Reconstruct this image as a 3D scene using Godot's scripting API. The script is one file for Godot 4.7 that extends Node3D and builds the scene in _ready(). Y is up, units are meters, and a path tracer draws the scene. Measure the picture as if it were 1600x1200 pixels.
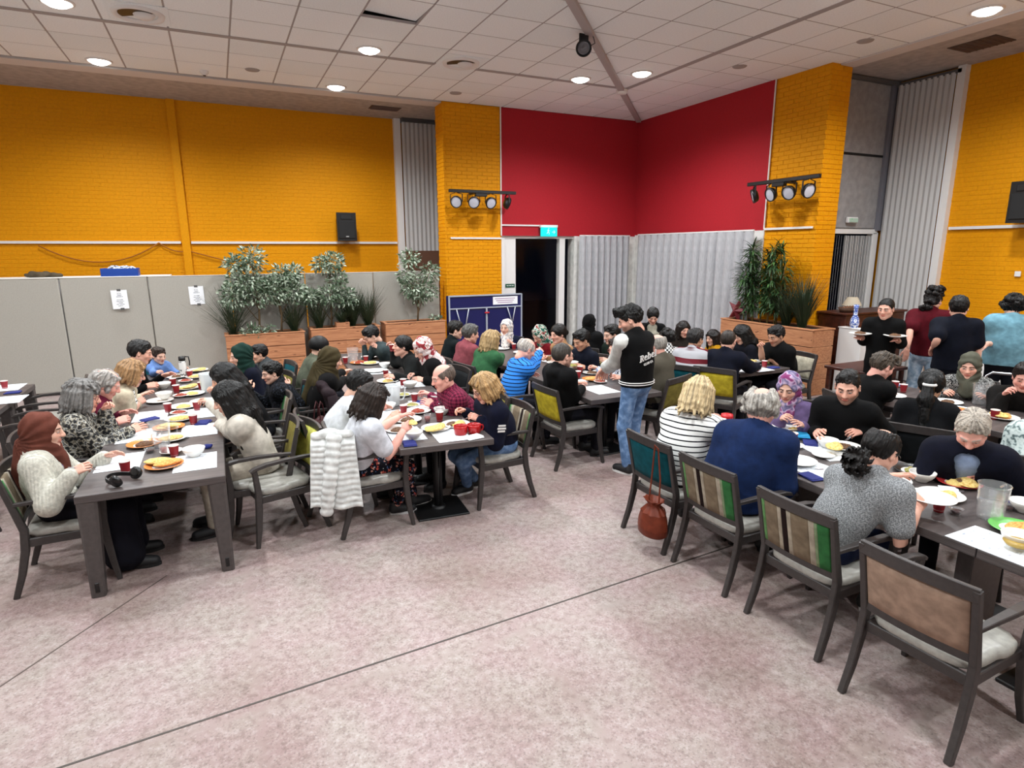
extends Node3D

const LAMP := 9.8

func _ready() -> void:
	# camera
	var cam := Camera3D.new()
	cam.name = "camera"
	add_child(cam)
	cam.position = Vector3(0, 2.3, 0)
	cam.rotation = Vector3(-0.2168, -0.4427, -0.0042)
	cam.fov = rad_to_deg(2.0 * atan(600.0 / 948.0))
	cam.current = true
	# night sky, exposure
	var env := Environment.new()
	env.background_mode = Environment.BG_COLOR
	env.background_color = Color(0.012, 0.014, 0.03)
	env.tonemap_mode = Environment.TONE_MAPPER_LINEAR
	env.tonemap_exposure = 1.0
	env.sdfgi_enabled = true
	env.ssao_enabled = true
	env.ssil_enabled = true
	var we := WorldEnvironment.new()
	we.name = "environment"
	we.environment = env
	add_child(we)
	# materials of what glows
	M.glow = StandardMaterial3D.new()
	M.glow.albedo_color = Color(0.95, 0.95, 0.95)
	M.glow.emission_enabled = true
	M.glow.emission = Color(1.0, 0.97, 0.94)
	M.glow.emission_energy_multiplier = 11.0
	M.exitglow = StandardMaterial3D.new()
	M.exitglow.albedo_color = Color(0.05, 0.6, 0.6)
	M.exitglow.emission_enabled = true
	M.exitglow.emission = Color(0.05, 0.8, 0.78)
	M.exitglow.emission_energy_multiplier = 0.9
	M.streetglow = StandardMaterial3D.new()
	M.streetglow.emission_enabled = true
	M.streetglow.emission = Color(1.0, 0.98, 0.92)
	M.streetglow.emission_energy_multiplier = 4.0
	rng.seed = 20
	nz.seed = 3
	nz.frequency = 0.01
	nz.fractal_octaves = 2
	make_materials()
	# lamps of the room: the two L-shaped rows of downlights
	var seen := [[-1.32, -11.6, "downlight nearest the left orange wall above the notices"], [2.15, -11.65, "downlight above the speaker on the left orange wall"], [2.23, -9.4, "bright downlight in the tiles above the middle long table"], [5.77, -9.45, "downlight left of the diagonal ceiling strip"], [6.5, -8.75, "downlight right of the diagonal ceiling strip"], [-1.38, -9.2, "downlight at the top left corner of the photo"], [8.64, -4.85, "bright downlight at the top right corner of the photo"], [2.3, -7.1, "downlight just above the top edge of the photo over the middle table"], [6.6, -5.2, "downlight just above the top edge of the photo towards the right"]]
	for d in seen: downlight(d[2], d[0], d[1])
	for d in [[-1.38, -6.8], [-1.38, -4.3], [2.3, -4.6], [2.3, -2.1], [6.6, -1.8], [8.64, -1.4], [-1.38, -1.6], [-4.8, -9.2], [-4.8, -4.5], [2.3, 1.2], [6.6, 1.6]]:
		downlight("one of the downlights of the ceiling behind the viewer", d[0], d[1], false)
	# the place and its things
	build_room()

	build_decor()
	build_tables()
	build_chairs()
	build_ware()
	build_people()
	details()
	for k in chairs:
		if chairs[k] is Node3D: chairs[k].free()
	for k in protos: protos[k].free()

func details() -> void:
	# lettering and stripes on the varsity jacket
	var p: Dictionary = folk.V
	var r: Node3D = p.root
	var jacket: Node3D = r.get_node("varsity_jacket")
	var up: Vector3 = p.u
	var back := -(p.fw as Vector3)
	var b := Basis(up.cross(back).normalized(), up, back)
	var c: Vector3 = p.N - up * 0.19 + back * 0.168 + b.x * 0.0
	part("back_lettering", text_mesh("Rebel", 0.085, 0.006, "Droid Serif", true), M.white, jacket, Transform3D(b * Basis(Vector3.BACK, 0.1) * Basis(Vector3.RIGHT, Vector3(0.22, 1, 0), Vector3.BACK), c))
	part("back_lettering", text_mesh("CLUB CA", 0.032, 0.006, "Droid Sans", true), M.white, jacket, Transform3D(b * Basis(Vector3.BACK, 0.1), c - up * 0.07))
	for i in 2:
		var st := tool()
		var pts := []
		for k in 25:
			var a := TAU * k / 24.0
			pts.append(p.P + Vector3(sin(a) * 0.2, 0.004 + i * 0.022, cos(a) * 0.16))
		tube(st, pts, [0.005], 6)
		part("hem_stripe", done(st), M.white, jacket)
	var st := tool()
	var pts := []
	for k in 17:
		var a := TAU * k / 16.0
		pts.append(p.N + Vector3(sin(a) * 0.068, -0.005 - 0.02 * cos(a), cos(a) * 0.06 + 0.005))
	tube(st, pts, [0.006], 6)
	part("collar_stripe", done(st), M.white, jacket)
	# print on the navy jacket's sleeve
	p = folk.M5
	var mid: Vector3 = (p.S[1] as Vector3).lerp(p.E[1], 0.45)
	var ax: Vector3 = (p.S[1] - p.E[1]).normalized()
	var out := (Vector3.RIGHT - ax * ax.x).normalized()
	var sb := Basis(ax.cross(out).normalized(), ax, out)
	for i in 3: part("sleeve_print", boxm(Vector3(0, 0.03 - i * 0.026, 0), Vector3(0.085 - 0.012 * absf(i - 1.0), 0.017, 0.006), 0.002), M.white, p.root.get_node("jacket"), Transform3D(sb, mid + out * 0.083))
	# hair tie
	p = folk.R8
	st = tool()
	pts = []
	for k in 13: pts.append(Vector3(cos(TAU * k / 12.0) * 0.04, sin(TAU * k / 12.0) * 0.012 - 0.01, sin(TAU * k / 12.0) * 0.04 - 0.14))
	tube(st, pts, [0.012], 6)
	part("white_hair_tie", done(st), M.white, p.root.get_node("hair"))
	# the polo's pale collar line
	p = folk.S3
	st = tool()
	pts = []
	for k in 15:
		var a := TAU * k / 14.0
		pts.append(p.N + Vector3(sin(a) * 0.078, 0.012, cos(a) * 0.07 - 0.002))
	tube(st, pts, [0.005], 6)
	part("collar_line", done(st), M.white, p.root.get_node("polo_shirt"))
	# what hands hold
	hold("plate", folk.S1, 0, Vector3(0, 0.035, 0.06), "white plate of meat in the server's right hand")
	hold("plate", folk.S1, 1, Vector3(0, 0.035, 0.06), "white plate of meat in the server's left hand")
	hold("meat", folk.S1, 0, Vector3(0, 0.05, 0.06), "meat on the plate in the server's right hand")
	hold("meat", folk.S1, 1, Vector3(0, 0.05, 0.06), "meat on the plate in the server's left hand")
	hold("cup", folk.M8, 0, Vector3(0.0, -0.02, 0.09), "red paper cup that the young woman drinks from")
	hold("bread", folk.L7, 0, Vector3(0, 0.0, 0.11), "piece of flatbread held up by the woman in the cream blouse", 0.5)
	hold("bread", folk.M1, 0, Vector3(0, 0.03, 0.1), "piece of flatbread held by the woman in the white T-shirt", 0.7)
	hold("plate", folk.R3, 0, Vector3(-0.02, 0.02, 0.13), "white plate tilted in the hand of the man with the ponytail")
	var ph: Vector3 = folk.L8.root.transform * (folk.L8.W[1] + Vector3(0, 0.03, 0.07))
	var tt := thing("mobile_phone", "pale mobile phone held by the dark haired woman at the left table", "phone", ph, 0.4)
	part("phone_body", boxm(Vector3.ZERO, Vector3(0.07, 0.008, 0.145), 0.003, Basis(Vector3.RIGHT, 0.6)), plain(Color(0.8, 0.8, 0.83), 0.3), tt)
	part("phone_screen", boxm(Vector3(0, 0.004, 0.002), Vector3(0.062, 0.003, 0.13), 0.0, Basis(Vector3.RIGHT, 0.6)), M.black, tt)
	# bags, coats and small things
	headphones("black headphones lying at the near left corner of the left table", Vector3(-0.73, 0.741, -4.72), 0.9)
	thermos("white patterned thermos flask with a black lid at the far end of the left table", Vector3(-0.53, 0.741, -8.6))
	puffer("white quilted puffer jacket hung over the chair of the woman in the white T-shirt", Vector3(0.74, 0, -5.06), 2.95)
	coat("dark plum coat hung over the chair back beside the burgundy handbag", Vector3(0.56, 0, -6.45), deg_to_rad(275.0), Color(0.15, 0.1, 0.12), 0.42)
	bag("handbag", "burgundy leather handbag hanging behind the empty lime backed chair", Vector3(0.72, 0.42, -5.75), 1.2, Color(0.23, 0.08, 0.09), Vector3(0.36, 0.36, 0.17), 0.2)
	bucket_bag("brown leather drawstring bag hanging from the teal backed chair", Vector3(2.83, 0.16, -3.45), 1.57, Color(0.45, 0.2, 0.13))
	bag("tote_bag", "white and green tote bag beside the woman in lilac", Vector3(4.72, 0.47, -3.62), 0.6, Color(0.72, 0.72, 0.62), Vector3(0.34, 0.32, 0.14), 0.12)
	chair("dark", "empty dark armchair under the white tote bag beside the woman in lilac", 4.75, -3.66, 205.0, "dark wood armchairs")
	# red plastic jug by the striped sweater, a small sign on the middle table, the silver chair
	var at := Vector3(3.93, 0.741, -3.86)
	var t := thing("plastic_jug", "red plastic jug with a lid beside the woman in the striped sweater", "jug", at)
	st = tool()
	lathe(st, [Vector2(0.0001, 0.0), Vector2(0.075, 0.0), Vector2(0.08, 0.02), Vector2(0.062, 0.085), Vector2(0.05, 0.11)], 28)
	part("jug_body", done(st), plain(Color(0.66, 0.04, 0.08), 0.35), t)
	st = tool()
	lathe(st, [Vector2(0.052, 0.108), Vector2(0.055, 0.115), Vector2(0.05, 0.14), Vector2(0.0001, 0.145)], 28)
	part("lid", done(st), plain(Color(0.72, 0.05, 0.1), 0.35), t)
	t = thing("table_card", "small white card with dark red letters beside the frosted jug", "card", Vector3(1.4, 0.741, -6.02), 0.3)
	for s in [-1.0, 1.0]: part("card_leaf", boxm(Vector3(0, 0.055, s * 0.02), Vector3(0.15, 0.115, 0.002), 0.0, Basis(Vector3.RIGHT, -s * 0.3)), M.paper, t)
	part("lettering", text_mesh("EU", 0.085, 0.003, "Droid Sans", true), plain(Color(0.4, 0.05, 0.12), 0.8), t, Transform3D(Basis(Vector3.RIGHT, -0.3), Vector3(0, 0.05, 0.0235)))
	t = thing("tubular_chair", "chair with a silver tubular frame behind the smiling woman at the right edge", "chair", Vector3(7.35, 0, -3.35), deg_to_rad(205.0 + 90.0))
	st = tool()
	tube(st, [Vector3(-0.24, 0, 0.25), Vector3(-0.24, 0.44, 0.22), Vector3(-0.24, 0.46, -0.2), Vector3(-0.24, 0.7, -0.26), Vector3(-0.22, 0.93, -0.3), Vector3(-0.17, 0.97, -0.31), Vector3(0.17, 0.97, -0.31), Vector3(0.22, 0.93, -0.3), Vector3(0.24, 0.7, -0.26), Vector3(0.24, 0.46, -0.2), Vector3(0.24, 0.44, 0.22), Vector3(0.24, 0, 0.25)], [0.013], 10)
	part("tube_frame", done(st), M.steel, t)
	for s in [-1.0, 1.0]:
		st = tool()
		tube(st, [Vector3(s * 0.24, 0.45, -0.15), Vector3(s * 0.25, 0.0, -0.28)], [0.012], 8)
		part("rear_leg", done(st), M.steel, t)
	part("seat", boxm(Vector3(0, 0.46, 0.02), Vector3(0.45, 0.04, 0.42), 0.012), M.black, t)
	part("backrest", boxm(Vector3(0, 0.76, -0.27), Vector3(0.44, 0.16, 0.03), 0.01, Basis(Vector3.RIGHT, -0.2)), M.black, t)

func hold(kind: String, p: Dictionary, i: int, off: Vector3, label: String, scale_ := 1.0) -> void:
	var r: Node3D = p.root
	var fd: Vector3 = (p.W[i] - p.E[i]).normalized()
	var b := look(Vector3(fd.x, 0, fd.z), Vector3.UP)
	var o := put(kind, 0, 0, 0, 0, label)
	o.position = r.transform * (p.W[i] + b * off)
	o.rotation.y = r.rotation.y
	o.scale = Vector3.ONE * scale_

# ---------------------------------------------------------------- helpers
var used := {}
var cache := {}
var M := {}
var rng := RandomNumberGenerator.new()
var nz := FastNoiseLite.new()

func numbered(called: String) -> String:
	var n: int = used.get(called, 0)
	used[called] = n + 1
	return called if n == 0 else "%s_%03d" % [called, n]

func tag(o: Node3D, label: String, category: String, group := "", kind := "") -> Node3D:
	if label: o.set_meta("label", label)
	if category: o.set_meta("category", category)
	if group: o.set_meta("group", group)
	if kind: o.set_meta("kind", kind)
	return o

func thing(called: String, label: String, category: String, at := Vector3.ZERO, turn := 0.0, group := "") -> Node3D:
	var o := Node3D.new()
	o.name = numbered(called)
	add_child(o)
	o.position = at
	o.rotation.y = turn
	return tag(o, label, category, group)

func part(called: String, m: Mesh, mat: Material, parent: Node3D, xf := Transform3D()) -> MeshInstance3D:
	var o := MeshInstance3D.new()
	o.name = called
	o.mesh = m
	if mat: o.material_override = mat
	o.transform = xf
	parent.add_child(o, true)
	return o

func solo(called: String, m: Mesh, mat: Material, xf := Transform3D()) -> MeshInstance3D:
	var o := MeshInstance3D.new()
	o.name = numbered(called)
	o.mesh = m
	if mat: o.material_override = mat
	o.transform = xf
	add_child(o)
	return o

func struct(called: String, m: Mesh, mat: Material, xf := Transform3D()) -> MeshInstance3D:
	var o := solo(called, m, mat, xf)
	o.set_meta("kind", "structure")
	return o

func copy(proto: Node3D, called: String, label: String, category: String, at: Vector3, turn := 0.0, group := "") -> Node3D:
	var o: Node3D = proto.duplicate()
	o.name = numbered(called)
	add_child(o)
	o.position = at
	o.rotation.y = turn
	return tag(o, label, category, group)

# ---------------------------------------------------------------- shapes
func tool() -> SurfaceTool:
	var st := SurfaceTool.new()
	st.begin(Mesh.PRIMITIVE_TRIANGLES)
	return st

func done(st: SurfaceTool, smooth := false) -> ArrayMesh:
	st.generate_normals()
	return st.commit()

func tri(st: SurfaceTool, a: Vector3, b: Vector3, c: Vector3) -> void:
	st.set_uv(Vector2.ZERO)
	st.add_vertex(a); st.add_vertex(c); st.add_vertex(b)

func quad(st: SurfaceTool, a: Vector3, b: Vector3, c: Vector3, d: Vector3) -> void:   # counter-clockwise from outside
	for p in [[a, Vector2(0, 1)], [c, Vector2(1, 0)], [b, Vector2(1, 1)], [a, Vector2(0, 1)], [d, Vector2(0, 0)], [c, Vector2(1, 0)]]:
		st.set_uv(p[1])
		st.add_vertex(p[0])

func bx(st: SurfaceTool, c: Vector3, size: Vector3, bev := 0.0, b := Basis.IDENTITY) -> void:
	st.set_smooth_group(-1)
	var h := size * 0.5
	bev = minf(bev, minf(h.x, minf(h.y, h.z)) * 0.9)
	for ax in 3:
		var u := (ax + 1) % 3
		var v := (ax + 2) % 3
		for s in [-1.0, 1.0]:
			var p := []
			for q in [[-1, -1], [1, -1], [1, 1], [-1, 1]]:
				var w := Vector3.ZERO
				w[ax] = h[ax] * s
				w[u] = (h[u] - bev) * q[0]
				w[v] = (h[v] - bev) * q[1]
				p.append(c + b * w)
			if s > 0: quad(st, p[0], p[1], p[2], p[3])
			else: quad(st, p[3], p[2], p[1], p[0])
	if bev <= 0.0: return
	for ax in 3:
		var u := (ax + 1) % 3
		var v := (ax + 2) % 3
		for su in [-1.0, 1.0]:
			for sv in [-1.0, 1.0]:
				var p := []
				for q in [[-1, 0], [1, 0], [1, 1], [-1, 1]]:
					var w := Vector3.ZERO
					w[ax] = (h[ax] - bev) * q[0]
					w[u] = (h[u] - (0.0 if q[1] == 0 else bev)) * su
					w[v] = (h[v] - (bev if q[1] == 0 else 0.0)) * sv
					p.append(c + b * w)
				if su * sv < 0: quad(st, p[0], p[1], p[2], p[3])
				else: quad(st, p[3], p[2], p[1], p[0])
	for sx in [-1.0, 1.0]:
		for sy in [-1.0, 1.0]:
			for sz in [-1.0, 1.0]:
				var s := Vector3(sx, sy, sz)
				var i := Vector3(bev, bev, bev)
				var k := (h - i) * s
				var a := c + b * (k + Vector3(bev * sx, 0, 0))
				var d := c + b * (k + Vector3(0, bev * sy, 0))
				var e := c + b * (k + Vector3(0, 0, bev * sz))
				if sx * sy * sz > 0: tri(st, a, d, e)
				else: tri(st, a, e, d)

func boxm(c: Vector3, size: Vector3, bev := 0.0, b := Basis.IDENTITY) -> ArrayMesh:
	var st := tool()
	bx(st, c, size, bev, b)
	return done(st)

func lathe(st: SurfaceTool, prof: Array, seg := 24, at := Vector3.ZERO, b := Basis.IDENTITY, wob := 0.0, lobes := 0) -> void:   # prof: (radius, height) from the bottom outwards and up
	st.set_smooth_group(0)
	for i in prof.size() - 1:
		var p: Vector2 = prof[i]
		var q: Vector2 = prof[i + 1]
		for k in seg:
			var a0 := TAU * k / seg
			var a1 := TAU * (k + 1) / seg
			var w0 := 1.0 + wob * cos(a0 * lobes)
			var w1 := 1.0 + wob * cos(a1 * lobes)
			var A := at + b * Vector3(cos(a0) * p.x * w0, p.y, -sin(a0) * p.x * w0)
			var B := at + b * Vector3(cos(a1) * p.x * w1, p.y, -sin(a1) * p.x * w1)
			var C := at + b * Vector3(cos(a1) * q.x * w1, q.y, -sin(a1) * q.x * w1)
			var D := at + b * Vector3(cos(a0) * q.x * w0, q.y, -sin(a0) * q.x * w0)
			if p.x < 1e-5: tri(st, A, C, D)
			elif q.x < 1e-5: tri(st, A, B, C)
			else:
				tri(st, A, B, C); tri(st, A, C, D)

func tube(st: SurfaceTool, pts: Array, rad: Array, sides := 10, flat := Vector2.ONE, up := Vector3.UP) -> void:
	st.set_smooth_group(0)
	var rings := []
	var side := Vector3.ZERO
	for i in pts.size():
		var t: Vector3 = (pts[mini(i + 1, pts.size() - 1)] - pts[maxi(i - 1, 0)]).normalized()
		if i == 0:
			side = up.cross(t)
			if side.length() < 0.05: side = Vector3(1, 0, 0.01).cross(t)
		side = (side - t * side.dot(t)).normalized()
		var n := t.cross(side)
		var ring := []
		var r: float = rad[i] if rad.size() > 1 else rad[0]
		for k in sides:
			var a := TAU * (k + 0.5) / sides
			ring.append(pts[i] + (side * cos(a) * flat.x + n * sin(a) * flat.y) * r)
		rings.append(ring)
	for i in rings.size() - 1:
		for k in sides:
			var l := (k + 1) % sides
			tri(st, rings[i][k], rings[i][l], rings[i + 1][l])
			tri(st, rings[i][k], rings[i + 1][l], rings[i + 1][k])
	var n1 := rings.size() - 1
	for k in range(1, sides - 1):
		tri(st, rings[0][0], rings[0][k + 1], rings[0][k])
		tri(st, rings[n1][0], rings[n1][k], rings[n1][k + 1])

func bar(st: SurfaceTool, pts: Array, w: Array, up: Vector3) -> void:   # bevelled rectangular section swept along pts; w: Vector2(width across, thickness along up)
	st.set_smooth_group(-1)
	var rings := []
	for i in pts.size():
		var t: Vector3 = (pts[mini(i + 1, pts.size() - 1)] - pts[maxi(i - 1, 0)]).normalized()
		var s := up.cross(t).normalized()
		var n := t.cross(s)
		var d: Vector2 = (w[i] if w.size() > 1 else w[0]) * 0.5
		var e := minf(d.x, d.y) * 0.28
		var ring := []
		for q in [[d.x, -d.y + e], [d.x, d.y - e], [d.x - e, d.y], [-d.x + e, d.y], [-d.x, d.y - e], [-d.x, -d.y + e], [-d.x + e, -d.y], [d.x - e, -d.y]]:
			ring.append(pts[i] + s * q[0] + n * q[1])
		rings.append(ring)
	for i in rings.size() - 1:
		for k in 8:
			var l := (k + 1) % 8
			tri(st, rings[i][k], rings[i][l], rings[i + 1][l])
			tri(st, rings[i][k], rings[i + 1][l], rings[i + 1][k])
	var n1 := rings.size() - 1
	for k in range(1, 7):
		tri(st, rings[0][0], rings[0][k + 1], rings[0][k])
		tri(st, rings[n1][0], rings[n1][k], rings[n1][k + 1])

func slab(poly: PackedVector2Array, y0: float, y1: float) -> ArrayMesh:   # a flat outline (x, z) with thickness
	var st := tool()
	st.set_smooth_group(-1)
	if Geometry2D.is_polygon_clockwise(poly): poly.reverse()
	var ix := Geometry2D.triangulate_polygon(poly)
	for i in range(0, ix.size(), 3):
		var a := poly[ix[i]]; var b := poly[ix[i + 1]]; var c := poly[ix[i + 2]]
		if (b - a).cross(c - a) > 0: var t := b; b = c; c = t
		tri(st, Vector3(a.x, y1, a.y), Vector3(b.x, y1, b.y), Vector3(c.x, y1, c.y))
		tri(st, Vector3(a.x, y0, a.y), Vector3(c.x, y0, c.y), Vector3(b.x, y0, b.y))
	for i in poly.size():
		var p := poly[i]; var q := poly[(i + 1) % poly.size()]
		quad(st, Vector3(q.x, y0, q.y), Vector3(p.x, y0, p.y), Vector3(p.x, y1, p.y), Vector3(q.x, y1, q.y))
	return done(st)

# ---------------------------------------------------------------- implicit surfaces
class Field:
	var o: Vector3
	var h: float
	var nx: int
	var ny: int
	var nz: int
	var d := PackedFloat32Array()
	func _init(lo: Vector3, hi: Vector3, cell: float) -> void:
		o = lo; h = cell
		nx = int((hi.x - lo.x) / cell) + 2
		ny = int((hi.y - lo.y) / cell) + 2
		nz = int((hi.z - lo.z) / cell) + 2
		d.resize(nx * ny * nz)
		d.fill(9.0)
	func span(lo: Vector3, hi: Vector3) -> Array:
		return [maxi(0, int((lo.x - o.x) / h)), mini(nx - 1, int((hi.x - o.x) / h) + 1), maxi(0, int((lo.y - o.y) / h)), mini(ny - 1, int((hi.y - o.y) / h) + 1), maxi(0, int((lo.z - o.z) / h)), mini(nz - 1, int((hi.z - o.z) / h) + 1)]
	func cap(a: Vector3, b: Vector3, ra: float, rb: float, k := 0.03, ax := Vector3.ZERO, sq := 1.0) -> void:
		var r := maxf(ra, rb) * maxf(1.0, sq) + k + 2.2 * h
		var v := Vector3(r, r, r)
		var s := span(a.min(b) - v, a.max(b) + v)
		var g := 1.0 / sq - 1.0
		var W := Basis(Vector3.RIGHT + ax * (ax.x * g), Vector3.UP + ax * (ax.y * g), Vector3.BACK + ax * (ax.z * g))
		var e := W * (b - a)
		var ee := 1.0 / maxf(e.length_squared(), 1e-9)
		var dr := rb - ra
		var m := minf(1.0, sq) if sq < 1.0 else 1.0
		m = (m + 1.0) * 0.5
		var ik := 1.0 / k
		var k4 := k * 0.25
		var sx := W * Vector3(h, 0, 0)
		for z in range(s[4], s[5] + 1):
			for y in range(s[2], s[3] + 1):
				var at: int = (z * ny + y) * nx
				var q := W * (o + Vector3(s[0], y, z) * h - a)
				for x in range(at + s[0], at + s[1] + 1):
					var t := clampf(q.dot(e) * ee, 0.0, 1.0)
					var n := ((q - e * t).length() - ra - dr * t) * m
					var w := d[x]
					var f := 1.0 - absf(w - n) * ik
					if n < w: w = n
					if f > 0.0: w -= f * f * k4
					d[x] = w
					q += sx
	func ell(c: Vector3, r: Vector3, k := 0.02, B := Basis.IDENTITY, cut := false) -> void:
		var mr := maxf(r.x, maxf(r.y, r.z)) + k + 2.2 * h
		var v := Vector3(mr, mr, mr)
		var s := span(c - v, c + v)
		var I := B.transposed()
		var ik := 1.0 / k
		var k4 := k * 0.25
		var ir := Vector3.ONE / r
		var sx := I * Vector3(h, 0, 0)
		for z in range(s[4], s[5] + 1):
			for y in range(s[2], s[3] + 1):
				var at: int = (z * ny + y) * nx
				var q := I * (o + Vector3(s[0], y, z) * h - c)
				for x in range(at + s[0], at + s[1] + 1):
					var u := q * ir
					var k0 := u.length()
					var n := k0 * (k0 - 1.0) / maxf((u * ir).length(), 1e-6)
					if k0 < 0.05: n = -minf(r.x, minf(r.y, r.z))
					var w := d[x]
					if cut:
						n = -n
						var f := 1.0 - absf(w - n) * ik
						if n > w: w = n
						if f > 0.0 and w < 5.0: w += f * f * k4
					else:
						var f := 1.0 - absf(w - n) * ik
						if n < w: w = n
						if f > 0.0: w -= f * f * k4
					d[x] = w
					q += sx
	func plane(p: Vector3, n: Vector3) -> void:   # keeps what lies behind the plane
		for z in nz:
			for y in ny:
				var at := (z * ny + y) * nx
				var v := (o + Vector3(0, y, z) * h - p).dot(n)
				var step := n.x * h
				for x in nx:
					if v > d[at + x]: d[at + x] = v
					v += step
	func arrays() -> Array:   # surface nets: one vertex in each crossed cell
		var id := PackedInt32Array()
		id.resize(d.size())
		id.fill(-1)
		var vs := PackedVector3Array()
		var ns := PackedVector3Array()
		var cells := PackedInt32Array()
		var dy := nx
		var dz := nx * ny
		for z in nz - 1:
			for y in ny - 1:
				var b := z * dz + y * dy
				var p0 := d[b]; var p1 := d[b + dy]; var p2 := d[b + dz]; var p3 := d[b + dy + dz]
				var sp := int(p0 < 0.0) + int(p1 < 0.0) + int(p2 < 0.0) + int(p3 < 0.0)
				for x in nx - 1:
					b += 1
					var q0 := d[b]; var q1 := d[b + dy]; var q2 := d[b + dz]; var q3 := d[b + dy + dz]
					var sq := int(q0 < 0.0) + int(q1 < 0.0) + int(q2 < 0.0) + int(q3 < 0.0)
					var s := sp + sq
					if s != 0 and s != 8:
						var g := Vector3(q0 + q1 + q2 + q3 - p0 - p1 - p2 - p3, p1 + p3 + q1 + q3 - p0 - p2 - q0 - q2, p2 + p3 + q2 + q3 - p0 - p1 - q0 - q1) * 0.25
						var c := (p0 + p1 + p2 + p3 + q0 + q1 + q2 + q3) * 0.125
						var gg := maxf(g.length_squared(), 1e-10)
						var off := (g * (-c / gg)).clamp(Vector3(-0.5, -0.5, -0.5), Vector3(0.5, 0.5, 0.5))
						id[b - 1] = vs.size()
						cells.append(b - 1)
						vs.append(o + (Vector3(x + 0.5, y + 0.5, z + 0.5) + off) * h)
						ns.append(g / sqrt(gg))
					p0 = q0; p1 = q1; p2 = q2; p3 = q3; sp = sq
		var ix := PackedInt32Array()
		for b in cells:
			var a := id[b]
			var w := d[b] < 0.0
			if b >= dy + dz:
				if w != (d[b + 1] < 0.0):
					var e := id[b - dy]; var f := id[b - dy - dz]; var g := id[b - dz]
					if e >= 0 and f >= 0 and g >= 0:
						if w: ix.append_array([a, f, e, a, g, f])
						else: ix.append_array([a, e, f, a, f, g])
			if b >= 1 + dz:
				if w != (d[b + dy] < 0.0):
					var e := id[b - dz]; var f := id[b - 1 - dz]; var g := id[b - 1]
					if e >= 0 and f >= 0 and g >= 0:
						if w: ix.append_array([a, f, e, a, g, f])
						else: ix.append_array([a, e, f, a, f, g])
			if b >= 1 + dy:
				if w != (d[b + dz] < 0.0):
					var e := id[b - 1]; var f := id[b - 1 - dy]; var g := id[b - dy]
					if e >= 0 and f >= 0 and g >= 0:
						if w: ix.append_array([a, f, e, a, g, f])
						else: ix.append_array([a, e, f, a, f, g])
		var out := []
		out.resize(Mesh.ARRAY_MAX)
		out[Mesh.ARRAY_VERTEX] = vs
		out[Mesh.ARRAY_NORMAL] = ns
		out[Mesh.ARRAY_INDEX] = ix
		return out

func from_arrays(a: Array) -> ArrayMesh:
	var m := ArrayMesh.new()
	m.add_surface_from_arrays(Mesh.PRIMITIVE_TRIANGLES, a)
	return m

func renormal(a: Array) -> void:   # vertex normals from the faces, after the vertices were moved
	var v: PackedVector3Array = a[Mesh.ARRAY_VERTEX]
	var ix: PackedInt32Array = a[Mesh.ARRAY_INDEX]
	var n := PackedVector3Array()
	n.resize(v.size())
	for i in range(0, ix.size(), 3):
		var p := ix[i]; var q := ix[i + 1]; var r := ix[i + 2]
		var c := (v[r] - v[p]).cross(v[q] - v[p])
		n[p] += c; n[q] += c; n[r] += c
	for i in n.size(): n[i] = n[i].normalized()
	a[Mesh.ARRAY_NORMAL] = n

func wrinkle(a: Array, amp: float, freq: float, squash := Vector3.ONE, seed_ := 0) -> void:
	var v: PackedVector3Array = a[Mesh.ARRAY_VERTEX]
	var n: PackedVector3Array = a[Mesh.ARRAY_NORMAL]
	var off := Vector3(seed_ * 3.1, seed_ * 1.7, 0)
	for i in v.size():
		v[i] += n[i] * (amp * nz.get_noise_3dv((v[i] * squash + off) * freq))
	a[Mesh.ARRAY_VERTEX] = v
	renormal(a)

# ---------------------------------------------------------------- people
var heads := {}
var hand_cache := {}

func lin(c: Color) -> Color:
	return c.srgb_to_linear()

func mix_color(a: Color, b: Color, t: float) -> Color:
	return a.lerp(b, clampf(t, 0.0, 1.0))

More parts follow.
